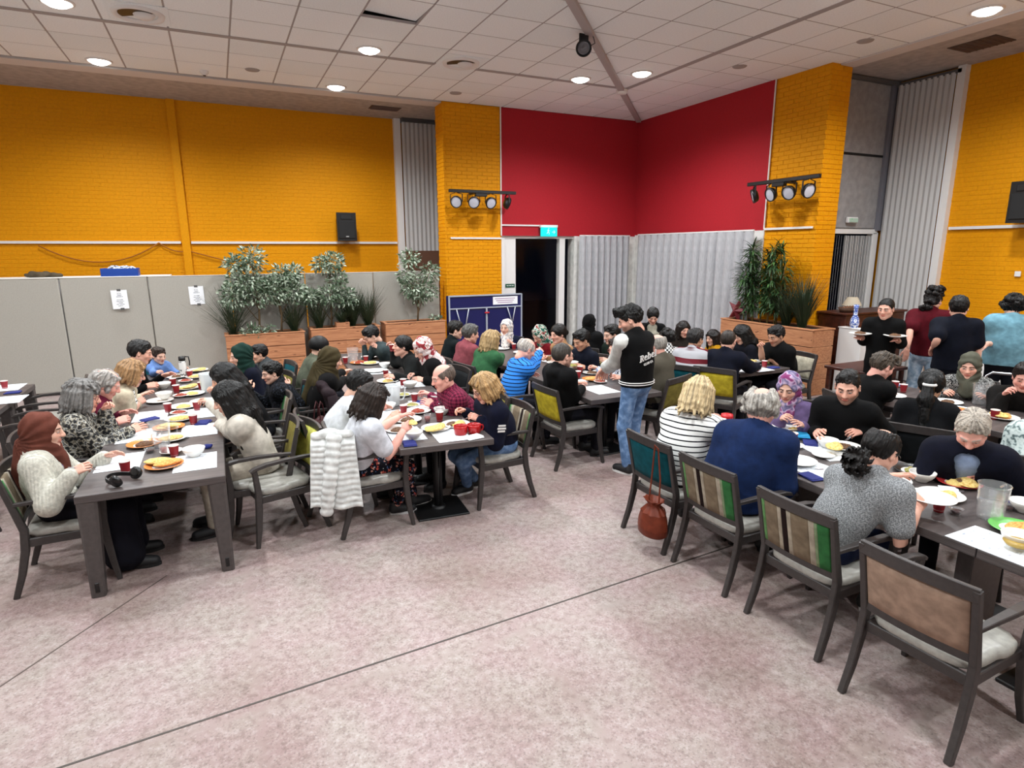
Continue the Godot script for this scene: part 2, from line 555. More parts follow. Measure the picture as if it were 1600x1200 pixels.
# A head about 23 cm high, its middle at the origin, looking along +z.
func head_arrays(kind: String, cell: float) -> Array:
	var key := "%s%d" % [kind, int(cell * 10000)]
	if heads.has(key): return heads[key]
	var man := kind == "man" or kind == "beard"
	var w := 1.03 if man else 0.97
	var f := Field.new(Vector3(-0.105, -0.2, -0.13), Vector3(0.105, 0.135, 0.135), cell)
	f.ell(Vector3(0, 0.028, -0.014), Vector3(0.076 * w, 0.09, 0.098))
	f.ell(Vector3(0, -0.03, 0.03), Vector3(0.061 * w, 0.082, 0.062), 0.03)
	var jaw := 0.024 if man else 0.019
	for s in [-1.0, 1.0]:
		f.cap(Vector3(s * 0.052 * w, -0.055, 0.0), Vector3(s * 0.014, -0.098, 0.064), jaw, 0.018, 0.03)
		f.ell(Vector3(s * 0.042 * w, -0.022, 0.058), Vector3(0.026, 0.026, 0.025), 0.02)
		f.ell(Vector3(s * 0.032, 0.008, 0.1), Vector3(0.021, 0.014, 0.018), 0.014, Basis.IDENTITY, true)
		f.cap(Vector3(s * 0.014, 0.027, 0.088), Vector3(s * 0.046 * w, 0.027, 0.074), 0.008 if man else 0.006, 0.007, 0.016)
		f.ell(Vector3(s * 0.031, 0.006, 0.078), Vector3(0.0135, 0.0135, 0.0135), 0.004)
		f.ell(Vector3(s * 0.0125, -0.027, 0.099), Vector3(0.009, 0.008, 0.01), 0.008)
		f.ell(Vector3(s * 0.08 * w, -0.004, -0.008), Vector3(0.01, 0.032, 0.019), 0.006, Basis(Vector3.UP, s * 0.35))
		f.ell(Vector3(s * 0.087 * w, -0.001, 0.0), Vector3(0.006, 0.017, 0.009), 0.006, Basis.IDENTITY, true)
	f.cap(Vector3(0, 0.014, 0.089), Vector3(0, -0.024, 0.109), 0.0095, 0.0135, 0.012)
	f.ell(Vector3(0, -0.056, 0.086), Vector3(0.024, 0.007, 0.014), 0.008)
	f.ell(Vector3(0, -0.067, 0.084), Vector3(0.02, 0.0075, 0.014), 0.007)
	f.ell(Vector3(0, -0.0615, 0.102), Vector3(0.024, 0.002, 0.01), 0.003, Basis.IDENTITY, true)
	f.ell(Vector3(0, -0.098, 0.07), Vector3(0.019, 0.015, 0.015), 0.015)
	f.cap(Vector3(0, -0.06, -0.028), Vector3(0, -0.115, -0.036), 0.053 * w, 0.053 * w, 0.03)
	var a := f.arrays()
	heads[key] = a
	return a

# Vertex colours of a head: skin, lips, eyes, brows, and the shadow of a beard.
func head_colors(a: Array, skin: Color, brow: Color, beard: float, brow_w: float) -> PackedColorArray:
	var v: PackedVector3Array = a[Mesh.ARRAY_VERTEX]
	var out := PackedColorArray()
	out.resize(v.size())
	var s := lin(skin)
	var lip := s * Color(0.74, 0.42, 0.42)
	var red := s * Color(1.04, 0.78, 0.74)
	var bc := lin(brow)
	for i in v.size():
		var p := v[i]
		var c := s
		var x := absf(p.x)
		if p.z > 0.03:
			if p.y < 0.0 and p.y > -0.045: c = mix_color(c, red, 0.55 - absf(x - 0.04) * 12.0)
			if p.z > 0.08 and x < 0.026 and p.y < -0.048 and p.y > -0.0745: c = mix_color(c, lip, 1.3 - Vector2(x / 0.026, (p.y + 0.061) / 0.0135).length() * 0.6)
			if p.y > 0.022 and p.y < 0.022 + brow_w + 0.006 and x > 0.011 and x < 0.05: c = mix_color(c, bc, 0.9)
			if p.z > 0.074 and absf(p.y - 0.006) < 0.011 and absf(x - 0.031) < 0.0165:
				c = mix_color(c, bc * 0.4 + s * 0.3, 0.5)
				if absf(p.y - 0.004) < 0.0042 and absf(x - 0.031) < 0.0115: c = Color(0.5, 0.47, 0.45)
				if Vector2(x - 0.031, p.y - 0.004).length() < 0.0058: c = Color(0.03, 0.02, 0.015)
		if beard > 0.0 and p.y < -0.012 and p.y > -0.125 and p.z > -0.015:
			var m := clampf((-0.02 - p.y - maxf(0.0, 0.035 - (x - 0.025)) * 0.6) * 40.0, 0.0, 1.0) if x > 0.026 else clampf((-0.037 - p.y) * 90.0, 0.0, 1.0)
			if x < 0.024 and p.y < -0.051 and p.y > -0.073: m = 0.0
			c = mix_color(c, bc, beard * m)
		out[i] = Color(c.r, c.g, c.b, 1.0)
	return out

# A right hand: wrist at the origin, fingers along +z, back of the hand up, thumb towards +x.
func hand_arrays(pose: String, cell: float) -> Array:
	var key := "%s%d" % [pose, int(cell * 10000)]
	if hand_cache.has(key): return hand_cache[key]
	var f := Field.new(Vector3(-0.065, -0.1, -0.03), Vector3(0.085, 0.045, 0.2), cell)
	for i in 4:
		var x := 0.03 - 0.02 * i
		f.cap(Vector3(x * 0.6, 0, 0.012), Vector3(x, 0.0, 0.086 - absf(i - 1.3) * 0.004), 0.017, 0.0125, 0.012)
	f.cap(Vector3(0, 0, -0.025), Vector3(0, 0, 0.02), 0.024, 0.024, 0.02, Vector3.UP, 0.8)
	f.ell(Vector3(0.028, -0.01, 0.04), Vector3(0.016, 0.014, 0.03), 0.015)
	var curl: float = {"rest": 0.33, "grip": 0.95, "cup": 0.7, "flat": 0.08}[pose]
	for i in 4:
		var p := Vector3(0.031 - 0.0208 * i, 0.001, 0.087 - absf(i - 1.3) * 0.004)
		var spread: float = (1.4 - i) * (0.09 if pose != "grip" else 0.02)
		var ang := curl * (0.55 + 0.08 * i)
		var lens: Array = [[0.042, 0.025, 0.02], [0.047, 0.029, 0.021], [0.043, 0.027, 0.021], [0.034, 0.02, 0.018]][i]
		var r := 0.0093 if i < 3 else 0.0082
		for s in 3:
			var dir: Vector3 = Vector3(sin(spread) * cos(ang), -sin(ang), cos(spread) * cos(ang))
			var q: Vector3 = p + dir * lens[s]
			f.cap(p, q, r, r - 0.0008, 0.003)
			p = q
			r -= 0.0008
			ang += curl * (0.95 if s == 0 else 0.75)
	var th := [Vector3(0.024, -0.008, 0.022), Vector3(0.052, -0.018, 0.052), Vector3(0.06, -0.024, 0.083), Vector3(0.056, -0.03, 0.106)]
	if pose == "grip" or pose == "cup": th = [Vector3(0.024, -0.01, 0.022), Vector3(0.047, -0.028, 0.048), Vector3(0.044, -0.044, 0.076), Vector3(0.032, -0.052, 0.096)]
	for s in 3: f.cap(th[s], th[s + 1], 0.0128 - 0.0012 * s, 0.0116 - 0.0012 * s, 0.006)
	var a := f.arrays()
	hand_cache[key] = a
	return a

class Flesh:   # gathers one continuous body mesh with vertex colours
	var v := PackedVector3Array()
	var n := PackedVector3Array()
	var c := PackedColorArray()
	var ix := PackedInt32Array()
	func add(a: Array, xf: Transform3D, cols: PackedColorArray, flip := false) -> void:
		var base := v.size()
		v.append_array(xf * (a[Mesh.ARRAY_VERTEX] as PackedVector3Array))
		var nb := Transform3D(xf.basis.inverse().transposed(), Vector3.ZERO)
		n.append_array(nb * (a[Mesh.ARRAY_NORMAL] as PackedVector3Array))
		c.append_array(cols)
		var src: PackedInt32Array = a[Mesh.ARRAY_INDEX]
		var at := ix.size()
		ix.resize(at + src.size())
		if flip:
			for i in range(0, src.size(), 3):
				ix[at + i] = src[i] + base; ix[at + i + 1] = src[i + 2] + base; ix[at + i + 2] = src[i + 1] + base
		else:
			for i in src.size(): ix[at + i] = src[i] + base
	func mesh() -> ArrayMesh:
		for i in n.size(): n[i] = n[i].normalized()
		var a := []
		a.resize(Mesh.ARRAY_MAX)
		a[Mesh.ARRAY_VERTEX] = v; a[Mesh.ARRAY_NORMAL] = n; a[Mesh.ARRAY_COLOR] = c; a[Mesh.ARRAY_INDEX] = ix
		var m := ArrayMesh.new()
		m.add_surface_from_arrays(Mesh.PRIMITIVE_TRIANGLES, a)
		return m

func flat_colors(count: int, c: Color) -> PackedColorArray:
	var out := PackedColorArray()
	out.resize(count)
	out.fill(lin(c))
	return out

func elbow(s: Vector3, w: Vector3, l1: float, l2: float, pole: Vector3) -> Vector3:
	var d := w - s
	var L := clampf(d.length(), 0.05, l1 + l2 - 0.005)
	var dir := d.normalized()
	var a := (l1 * l1 - l2 * l2 + L * L) / (2.0 * L)
	var r := sqrt(maxf(l1 * l1 - a * a, 0.0))
	var side := (pole - dir * pole.dot(dir)).normalized()
	return s + dir * a + side * r

func look(dir: Vector3, up: Vector3) -> Basis:   # +z along dir
	var z := dir.normalized()
	var x := up.cross(z).normalized()
	return Basis(x, z.cross(x), z)

func hair_mesh(style: String, cell: float, seed_: int) -> ArrayMesh:
	var key := "hair%s%d" % [style, int(cell * 10000)]
	if cache.has(key): return cache[key]
	var r := RandomNumberGenerator.new()
	r.seed = 77 + seed_
	var low := -0.24
	if style in ["long", "ponytail", "longfront"]: low = -0.44
	var f := Field.new(Vector3(-0.17, low, -0.2), Vector3(0.17, 0.2, 0.17), cell)
	var amp := 0.006
	var back := 0.007 if style in ["crop", "fade", "thin", "short", "quiff"] else 0.0
	var base := func(t: float):
		f.ell(Vector3(0, 0.031, -0.018 - back), Vector3(0.078 + t, 0.092 + t, 0.101 + t))
	var face := func(y: float):
		for s in [-1.0, 0.0, 1.0]: f.ell(Vector3(s * 0.04, y, 0.115 - absf(s) * 0.004), Vector3(0.058, 0.128 - absf(s) * 0.006, 0.098), 0.01, Basis.IDENTITY, true)
	var tufts := func(n: int, lo_y: float, rad: float, lift: float):   # short clumps lying along the scalp
		for i in n:
			var e := r.randf_range(0.05, 1.45)
			var a := r.randf() * TAU
			var d := Vector3(sin(a) * cos(e), sin(e), cos(a) * cos(e))
			var p := Vector3(0, 0.03, -0.018) + d * Vector3(0.082, 0.097, 0.105)
			if p.y < lo_y: continue
			var t := Vector3(r.randf_range(-0.5, 0.5), -0.25, 1.0 if p.z > -0.03 else -0.6)
			t = (t - d * t.dot(d)).normalized()
			f.cap(p, p + t * 0.035 + d * lift, rad, rad * 0.6, 0.006)
	var locks := func(n: int, to: float, rad: float, gap: float, flare: float):   # clumps hanging from the crown
		for i in n:
			var a := gap + (TAU - 2.0 * gap) * (i + r.randf() * 0.8) / n
			var side := Vector3(sin(a) * 0.088, 0.045, cos(a) * 0.1 - 0.02)
			var y := to + r.randf_range(-0.02, 0.015)
			var end := Vector3(sin(a) * (0.088 + flare), y, cos(a) * (0.098 + flare) - 0.02)
			f.cap(Vector3(sin(a) * 0.03, 0.118, cos(a) * 0.035 - 0.02), side, rad * 0.8, rad, 0.008)
			f.cap(side, side.lerp(end, 0.7) + Vector3(sin(a), 0, cos(a)) * 0.008, rad, rad * 0.95, 0.008)
			f.cap(side.lerp(end, 0.7) + Vector3(sin(a), 0, cos(a)) * 0.008, end, rad * 0.95, rad * 0.5, 0.008)
	match style:
		"short", "crop":
			base.call(0.008 if style == "crop" else 0.014)
			if style == "short":
				f.cap(Vector3(-0.04, 0.1, 0.045), Vector3(0.045, 0.108, 0.03), 0.024, 0.024, 0.03)
				tufts.call(90, 0.0, 0.012, 0.006)
			face.call(-0.047)
			for s in [-1.0, 1.0]: f.ell(Vector3(s * 0.1, -0.035, 0.0), Vector3(0.045, 0.052, 0.05), 0.01, Basis.IDENTITY, true)
			f.ell(Vector3(0, -0.14, -0.06), Vector3(0.13, 0.085, 0.16), 0.01, Basis.IDENTITY, true)
			amp = 0.004 if style == "crop" else 0.009
		"fade":
			base.call(0.006)
			f.cap(Vector3(-0.03, 0.105, 0.045), Vector3(0.03, 0.105, -0.02), 0.026, 0.026, 0.02)
			tufts.call(60, 0.07, 0.01, 0.004)
			face.call(-0.043)
			for s in [-1.0, 1.0]: f.ell(Vector3(s * 0.1, -0.04, 0.0), Vector3(0.045, 0.05, 0.05), 0.01, Basis.IDENTITY, true)
			f.ell(Vector3(0, -0.14, -0.06), Vector3(0.13, 0.095, 0.16), 0.01, Basis.IDENTITY, true)
			amp = 0.005
		"quiff":
			base.call(0.011)
			for i in 26:
				f.ell(Vector3(r.randf_range(-0.065, 0.065), r.randf_range(0.085, 0.125), r.randf_range(-0.07, 0.095)), Vector3.ONE * r.randf_range(0.022, 0.032), 0.012)
			tufts.call(60, 0.03, 0.012, 0.008)
			face.call(-0.052)
			for s in [-1.0, 1.0]: f.ell(Vector3(s * 0.1, -0.035, 0.0), Vector3(0.045, 0.05, 0.05), 0.01, Basis.IDENTITY, true)
			f.ell(Vector3(0, -0.14, -0.06), Vector3(0.13, 0.09, 0.16), 0.01, Basis.IDENTITY, true)
			amp = 0.01
		"bald", "thin":
			base.call(0.01 if style == "bald" else 0.012)
			if style == "thin": tufts.call(80, 0.02, 0.01, 0.003)
			face.call(-0.05 if style == "bald" else -0.036)
			if style == "bald": f.ell(Vector3(0, 0.135, 0.025), Vector3(0.086, 0.108, 0.145), 0.012, Basis.IDENTITY, true)
			for s in [-1.0, 1.0]: f.ell(Vector3(s * 0.1, -0.04, 0.01), Vector3(0.045, 0.05, 0.045), 0.01, Basis.IDENTITY, true)
			f.ell(Vector3(0, -0.15, -0.06), Vector3(0.13, 0.085, 0.16), 0.01, Basis.IDENTITY, true)
			amp = 0.006
		"fringe":
			base.call(0.02)
			for i in 16:
				var a := r.randf_range(0.7, TAU - 0.7)
				f.ell(Vector3(sin(a) * 0.09, r.randf_range(-0.05, 0.05), cos(a) * 0.1 - 0.02), Vector3.ONE * 0.026, 0.012)
			face.call(-0.04)
			f.ell(Vector3(0, 0.125, -0.085), Vector3(0.06, 0.06, 0.06), 0.022, Basis.IDENTITY, true)
			f.ell(Vector3(0, 0.148, 0.03), Vector3(0.058, 0.06, 0.08), 0.03, Basis.IDENTITY, true)
			f.ell(Vector3(0, -0.16, -0.04), Vector3(0.13, 0.085, 0.16), 0.01, Basis.IDENTITY, true)
			amp = 0.009
		"bob", "bobshort", "mop":
			base.call(0.011)
			var to := -0.1 if style == "bob" else -0.055
			if style == "mop": to = -0.07
			locks.call(34, to - 0.02, 0.0165, 0.5, 0.014 if style == "mop" else 0.002)
			locks.call(26, to - 0.035, 0.014, 0.6, 0.012)
			for i in 26:
				var a := r.randf_range(0.8, TAU - 0.8)
				var q := Vector3(sin(a) * 0.1, to + r.randf_range(-0.05, 0.04), cos(a) * 0.11 - 0.02)
				f.cap(q, q + Vector3(sin(a) * 0.018 + r.randf_range(-0.02, 0.02), -0.035, cos(a) * 0.018), 0.013, 0.005, 0.008)
			if style == "mop": tufts.call(70, 0.0, 0.018, 0.014)
			for q in [[-0.05, 0.0], [-0.02, 0.03], [0.015, 0.05]]: f.cap(Vector3(q[0] * 0.4, 0.118, 0.03), Vector3(q[1] + q[0], 0.085, 0.083), 0.02, 0.014, 0.01)
			f.ell(Vector3(0, -0.066, 0.13), Vector3(0.064, 0.128, 0.097), 0.015, Basis.IDENTITY, true)
			amp = 0.007
		"curly":
			base.call(0.016)
			for i in 46:
				var a := r.randf_range(0.55, TAU - 0.55)
				var e := r.randf_range(-0.5, 1.4)
				f.ell(Vector3(sin(a) * cos(e) * 0.098, sin(e) * 0.105 + 0.03, cos(a) * cos(e) * 0.112 - 0.02), Vector3.ONE * r.randf_range(0.024, 0.036), 0.01)
			f.ell(Vector3(0, -0.065, 0.135), Vector3(0.066, 0.125, 0.098), 0.015, Basis.IDENTITY, true)
			amp = 0.013
		"long", "longfront", "ponytail", "bun":
			base.call(0.016)
			if style == "ponytail":
				f.ell(Vector3(0, 0.02, -0.125), Vector3(0.035, 0.035, 0.035), 0.02)
				f.cap(Vector3(0, 0.01, -0.135), Vector3(0.01, -0.13, -0.14), 0.036, 0.05, 0.02)
				f.cap(Vector3(0.01, -0.13, -0.14), Vector3(0.0, -0.34, -0.12), 0.05, 0.03, 0.03)
			elif style == "bun":
				f.ell(Vector3(0, -0.01, -0.13), Vector3(0.045, 0.04, 0.036), 0.015)
			else:
				for s in [-1.0, 1.0]:
					f.cap(Vector3(s * 0.075, 0.04, -0.03), Vector3(s * 0.09, -0.16, -0.06), 0.036, 0.045, 0.03)
					f.cap(Vector3(s * 0.09, -0.16, -0.06), Vector3(s * 0.085, -0.36, -0.06), 0.045, 0.025, 0.03)
					if style == "longfront": f.cap(Vector3(s * 0.085, -0.03, 0.02), Vector3(s * 0.1, -0.38, 0.07), 0.034, 0.022, 0.03)
				locks.call(22, -0.2, 0.022, 0.9, 0.012)
				f.cap(Vector3(0, 0.02, -0.09), Vector3(0, -0.2, -0.11), 0.05, 0.06, 0.04)
				for i in 7: f.cap(Vector3(-0.07 + 0.023 * i, -0.15, -0.13), Vector3(-0.075 + 0.025 * i, -0.36 - 0.02 * (i % 3), -0.12), 0.026, 0.014, 0.01)
			f.ell(Vector3(0, -0.056, 0.13), Vector3(0.07, 0.13, 0.1), 0.015, Basis.IDENTITY, true)
			if style != "longfront" and style != "long":
				for s in [-1.0, 1.0]: f.ell(Vector3(s * 0.1, -0.05, 0.01), Vector3(0.04, 0.06, 0.04), 0.01, Basis.IDENTITY, true)
			amp = 0.007
		"knot":   # a thinning crown with a dark ponytail knot at the neck
			base.call(0.01)
			f.ell(Vector3(0, 0.15, -0.02), Vector3(0.056, 0.075, 0.1), 0.012, Basis.IDENTITY, true)
			f.ell(Vector3(0, 0.12, 0.07), Vector3(0.07, 0.07, 0.07), 0.012, Basis.IDENTITY, true)
			face.call(-0.05)
			for s in [-1.0, 1.0]: f.ell(Vector3(s * 0.1, -0.04, 0.01), Vector3(0.045, 0.05, 0.045), 0.01, Basis.IDENTITY, true)
			f.ell(Vector3(0, -0.16, -0.03), Vector3(0.13, 0.085, 0.13), 0.01, Basis.IDENTITY, true)
			f.ell(Vector3(0.0, -0.105, -0.145), Vector3(0.055, 0.065, 0.042), 0.01)
			for i in 90:
				var d := Vector3(r.randf_range(-1, 1), r.randf_range(-1, 1), r.randf_range(-1, 0.3)).normalized()
				var q := Vector3(0, -0.105, -0.14) + d * Vector3(0.06, 0.07, 0.046)
				f.cap(q, q + Vector3(d.y, -d.x, d.z * 0.5) * 0.025 + d * 0.014, 0.011, 0.005, 0.006)
			amp = 0.006
		"topknot":   # dark curls gathered high
			base.call(0.012)
			for i in 40: f.ell(Vector3(r.randf_range(-0.07, 0.07), r.randf_range(0.07, 0.16), r.randf_range(-0.12, 0.08)), Vector3.ONE * r.randf_range(0.022, 0.034), 0.01)
			for i in 18: f.ell(Vector3(r.randf_range(-0.06, 0.06), r.randf_range(-0.13, 0.0), r.randf_range(-0.13, -0.08)), Vector3.ONE * 0.028, 0.01)
			face.call(-0.05)
			for s in [-1.0, 1.0]: f.ell(Vector3(s * 0.1, -0.04, 0.02), Vector3(0.045, 0.05, 0.045), 0.01, Basis.IDENTITY, true)
			amp = 0.011
		"cap":
			base.call(0.018)
			f.ell(Vector3(0, -0.075, 0.12), Vector3(0.09, 0.13, 0.1), 0.01, Basis.IDENTITY, true)
			f.ell(Vector3(0, -0.12, -0.04), Vector3(0.14, 0.1, 0.17), 0.01, Basis.IDENTITY, true)
			amp = 0.001
	var a := f.arrays()
	var v: PackedVector3Array = a[Mesh.ARRAY_VERTEX]
	var n: PackedVector3Array = a[Mesh.ARRAY_NORMAL]
	var cols := PackedColorArray()
	for i in v.size():
		var p := v[i]
		var strand := nz.get_noise_2d(atan2(p.x, p.z + 0.02) * 1700.0 + seed_ * 70.0, p.y * 700.0) + 0.6 * nz.get_noise_3dv(p * 1500.0)
		v[i] = p + n[i] * amp * strand
		var tone := nz.get_noise_3d(atan2(p.x, p.z + 0.02) * 620.0, p.y * 260.0, seed_ * 40.0) + 0.45 * nz.get_noise_3d(atan2(p.x, p.z + 0.02) * 2200.0, p.y * 500.0, 9.0)
		var g := clampf(0.68 + tone * 0.62, 0.3, 1.0)
		cols.append(Color(g, g, g))
	a[Mesh.ARRAY_VERTEX] = v
	a[Mesh.ARRAY_COLOR] = cols
	renormal(a)
	cache[key] = from_arrays(a)
	return cache[key]

func hijab_mesh(cell: float, long_back: bool, seed_: int) -> ArrayMesh:
	var key := "hijab%d%s%d" % [int(cell * 10000), long_back, seed_ % 3]
	if cache.has(key): return cache[key]
	var f := Field.new(Vector3(-0.22, -0.56 if long_back else -0.34, -0.25), Vector3(0.22, 0.17, 0.2), cell)
	f.ell(Vector3(0, 0.028, -0.02), Vector3(0.094, 0.109, 0.118))
	f.cap(Vector3(0, -0.03, -0.02), Vector3(0, -0.14, -0.015), 0.088, 0.088, 0.04)
	f.cap(Vector3(0, -0.13, -0.02), Vector3(0, -0.24, -0.03), 0.09, 0.135, 0.05, Vector3.BACK, 0.8)
	f.cap(Vector3(0, -0.12, 0.06), Vector3(0.02, -0.24, 0.08), 0.05, 0.07, 0.05)
	if long_back:
		f.cap(Vector3(0.02, -0.1, -0.11), Vector3(0.05, -0.5, -0.15), 0.05, 0.045, 0.05)
	f.ell(Vector3(0, -0.012, 0.122), Vector3(0.063, 0.094, 0.09), 0.012, Basis.IDENTITY, true)
	var a := f.arrays()
	var v: PackedVector3Array = a[Mesh.ARRAY_VERTEX]
	var n: PackedVector3Array = a[Mesh.ARRAY_NORMAL]
	for i in v.size():
		var p := v[i]
		var ang := atan2(p.y + 0.09, p.z + 0.16)
		v[i] = p + n[i] * (0.004 * sin(ang * 22.0 + nz.get_noise_3dv(p * 300.0) * 4.0 + p.x * 12.0 + seed_) + 0.003 * nz.get_noise_3dv(p * 700.0))
	a[Mesh.ARRAY_VERTEX] = v
	renormal(a)
	cache[key] = from_arrays(a)
	return cache[key]

func glasses_mesh() -> ArrayMesh:
	if cache.has("glasses"): return cache.glasses
	var st := tool()
	for s in [-1.0, 1.0]:
		var pts := []
		for i in 17:
			var a := TAU * i / 16.0
			pts.append(Vector3(s * 0.032 + cos(a) * 0.024, 0.004 + sin(a) * 0.017, 0.104 - absf(s * 0.032 + cos(a) * 0.024) * 0.18))
		tube(st, pts, [0.0018], 5)
		tube(st, [Vector3(s * 0.056, 0.009, 0.094), Vector3(s * 0.078, 0.011, 0.05), Vector3(s * 0.085, 0.008, -0.01)], [0.0018], 5)
	tube(st, [Vector3(-0.009, 0.008, 0.103), Vector3(0.009, 0.008, 0.103)], [0.0018], 5)
	cache.glasses = done(st)
	return cache.glasses

func shoe_parts() -> Array:
	if cache.has("shoe"): return cache.shoe
	var f := Field.new(Vector3(-0.07, -0.02, -0.11), Vector3(0.07, 0.14, 0.2), 0.008)
	f.cap(Vector3(0, 0.045, -0.04), Vector3(0, 0.035, 0.12), 0.042, 0.034, 0.02, Vector3.RIGHT, 1.05)
	f.cap(Vector3(0, 0.055, -0.035), Vector3(0, 0.11, -0.04), 0.042, 0.036, 0.03)
	f.cap(Vector3(0, 0.05, 0.02), Vector3(0, 0.04, 0.11), 0.04, 0.03, 0.03)
	f.plane(Vector3(0, 0.018, 0), Vector3(0, -1, 0))
	f.ell(Vector3(0, 0.135, -0.04), Vector3(0.03, 0.05, 0.032), 0.006, Basis.IDENTITY, true)
	var poly := PackedVector2Array()
	for i in 24:
		var a := TAU * i / 24.0
		var z := 0.04 + cos(a) * 0.122
		poly.append(Vector2(sin(a) * (0.045 if z > 0.06 else 0.04), z))
	var lace := tool()
	for i in 4: tube(lace, [Vector3(-0.022, 0.07 - i * 0.004, 0.03 + i * 0.018), Vector3(0, 0.082 - i * 0.006, 0.036 + i * 0.018), Vector3(0.022, 0.07 - i * 0.004, 0.03 + i * 0.018)], [0.003], 5)
	cache.shoe = [from_arrays(f.arrays()), slab(poly, 0.0, 0.024), done(lace)]
	return cache.shoe

var person_index := 0

func person(p: Dictionary) -> Node3D:
	person_index += 1
	var near: bool = p.get("near", false)
	var cell := 0.0145 if near else 0.019
	var hcell := 0.0055 if near else 0.008
	var dcell := 0.0036 if near else 0.006
	var turn := deg_to_rad(p.f + 90.0)
	var root := thing("person", p.label, "person", Vector3(p.at.x, 0, p.at.y), turn)
	var inv := Transform3D(Basis(Vector3.UP, turn), Vector3(p.at.x, 0, p.at.y)).affine_inverse()
	var H: Vector3 = inv * p.head
	var stand: bool = p.get("stand", false)
	var k: float = p.get("size", 1.0)
	var wide: float = p.get("wide", 1.0)
	var man: bool = p.kind != "woman" and p.kind != "child"
	var hip := 0.92 * k if stand else 0.46 + 0.1 * k
	var P := Vector3(0, hip, 0)
	var hb := Basis(Vector3.UP, deg_to_rad(p.get("hy", 0.0))) * Basis(Vector3.RIGHT, deg_to_rad(p.get("hp", 12.0))) * Basis(Vector3.BACK, deg_to_rad(p.get("ht", 0.0)))
	var N := H + Vector3(0, -0.135, -0.05) * k + (hb * Vector3(0, -0.02, -0.015)) * k
	var u := (N - P).normalized()
	var fw := Vector3.RIGHT.cross(u).normalized()
	var sw := (0.166 if man else 0.148) * k * (0.5 + 0.5 * wide)
	var mid := P.lerp(N, 0.45) - fw * 0.015
	var up_chest := N - u * 0.12 * k
	var S := [N - u * 0.055 * k + Vector3(-sw, 0, 0) + fw * 0.02, N - u * 0.055 * k + Vector3(sw, 0, 0) + fw * 0.02]
	var skin: Color = p.get("skin", Color(0.87, 0.68, 0.58))
	var body := Flesh.new()
	# head
	var ha := head_arrays("man" if man else "woman", hcell)
	var hx := Transform3D(hb.scaled(Vector3.ONE * (k * 1.06 if k > 0.8 else k * 1.18)), H)
	body.add(ha, hx, head_colors(ha, skin, p.get("brow", Color(0.25, 0.19, 0.16)), p.get("beard", 0.0), 0.006 if man else 0.003))
	# arms
	var l1 := 0.285 * k
	var l2 := 0.25 * k
	var E := []
	var Wr := []
	var hands: Array = p.get("hands", [])
	var st := tool()
	for i in 2:
		var s := -1.0 if i == 0 else 1.0
		var target: Vector3
		if hands.size() > i and hands[i] != null: target = inv * (hands[i] as Vector3)
		elif stand: target = Vector3(s * 0.27, hip - 0.08, 0.06)
		else: target = Vector3(s * 0.15, 0.795, maxf(H.z + 0.12, 0.36))
		var dir: Vector3 = (target - S[i] + Vector3(0, 0.05, 0.12)).normalized()
		if target.y < 0.9: dir = Vector3(dir.x - s * 0.25, dir.y * 0.45, dir.z).normalized()
		if stand and target.y < hip + 0.05: dir = Vector3(0, -1, 0.12).normalized()
		var w: Vector3 = target - dir * 0.07
		var reach: Vector3 = w - S[i]
		if reach.length() > l1 + l2 - 0.01: w = S[i] + reach.normalized() * (l1 + l2 - 0.01)
		var pole := Vector3(s * 0.28, -1.0, -0.4)
		if p.has("pole"): pole = Vector3(s * p.pole, -1.0, -0.3)
		if stand: pole = Vector3(s * 0.2, -1.0, -0.6)
		if stand and target.y < hip + 0.05: pole = Vector3(s * 0.2, 0, -1)
		var e := elbow(S[i], w, l1, l2, pole)
		E.append(e); Wr.append(w)
		tube(st, [S[i] - Vector3(s * 0.04, 0.02, 0), S[i].lerp(e, 0.5), e, e.lerp(w, 0.3), e.lerp(w, 0.7), w], [0.05 * k, 0.046 * k, 0.039 * k, 0.043 * k, 0.034 * k, 0.026 * k], 12)
		var pose: String = p.get("pose", ["grip", "rest"])[i]
		var hm := hand_arrays(pose, dcell)
		var fd := (w - e).normalized().lerp(dir, 0.5).normalized()
		var roll: float = p.get("roll", [50.0, 40.0])[i]
		var B := look(fd, Vector3.UP) * Basis(Vector3.BACK, deg_to_rad(roll) * -s)
		var sc := Vector3(1.0 if i == 0 else -1.0, 1, 1) * (0.95 * k if man else 0.87 * k)
		body.add(hm, Transform3D(B * Basis.from_scale(sc), w), flat_colors((hm[0] as PackedVector3Array).size(), skin.lerp(Color(0.85, 0.5, 0.45), 0.14)), i == 1)
		if pose == "grip" and p.get("fork", -1) == i:
			var fk := part("fork", cutlery("fork"), M.steel, root, Transform3D(look(fd * 0.75 + Vector3(0, -0.5, 0) , Vector3.UP), w + fd * 0.09 + Vector3(0, -0.02, 0)))
			fk.set_meta("label", "fork held in the hand")
	# torso, legs under the clothes
	tube(st, [P - u * 0.05, mid, up_chest, N - u * 0.06, N - u * 0.01], [0.11 * k, 0.105 * k, 0.1 * k, 0.066 * k, 0.05 * k], 12, Vector2(1.0, 0.8), Vector3.BACK)
	var nk := (0.057 if man else 0.05) * k
	var top_neck: Vector3 = H + hb * Vector3(0, -0.085, -0.03) * k * 1.06
	tube(st, [N - u * 0.05, N.lerp(top_neck, 0.35), N.lerp(top_neck, 0.7), top_neck], [nk * 1.2, nk * 1.04, nk, nk], 16, Vector2.ONE, Vector3.BACK)
	var K := []
	var A := []
	var feet: Array = p.get("feet", [])
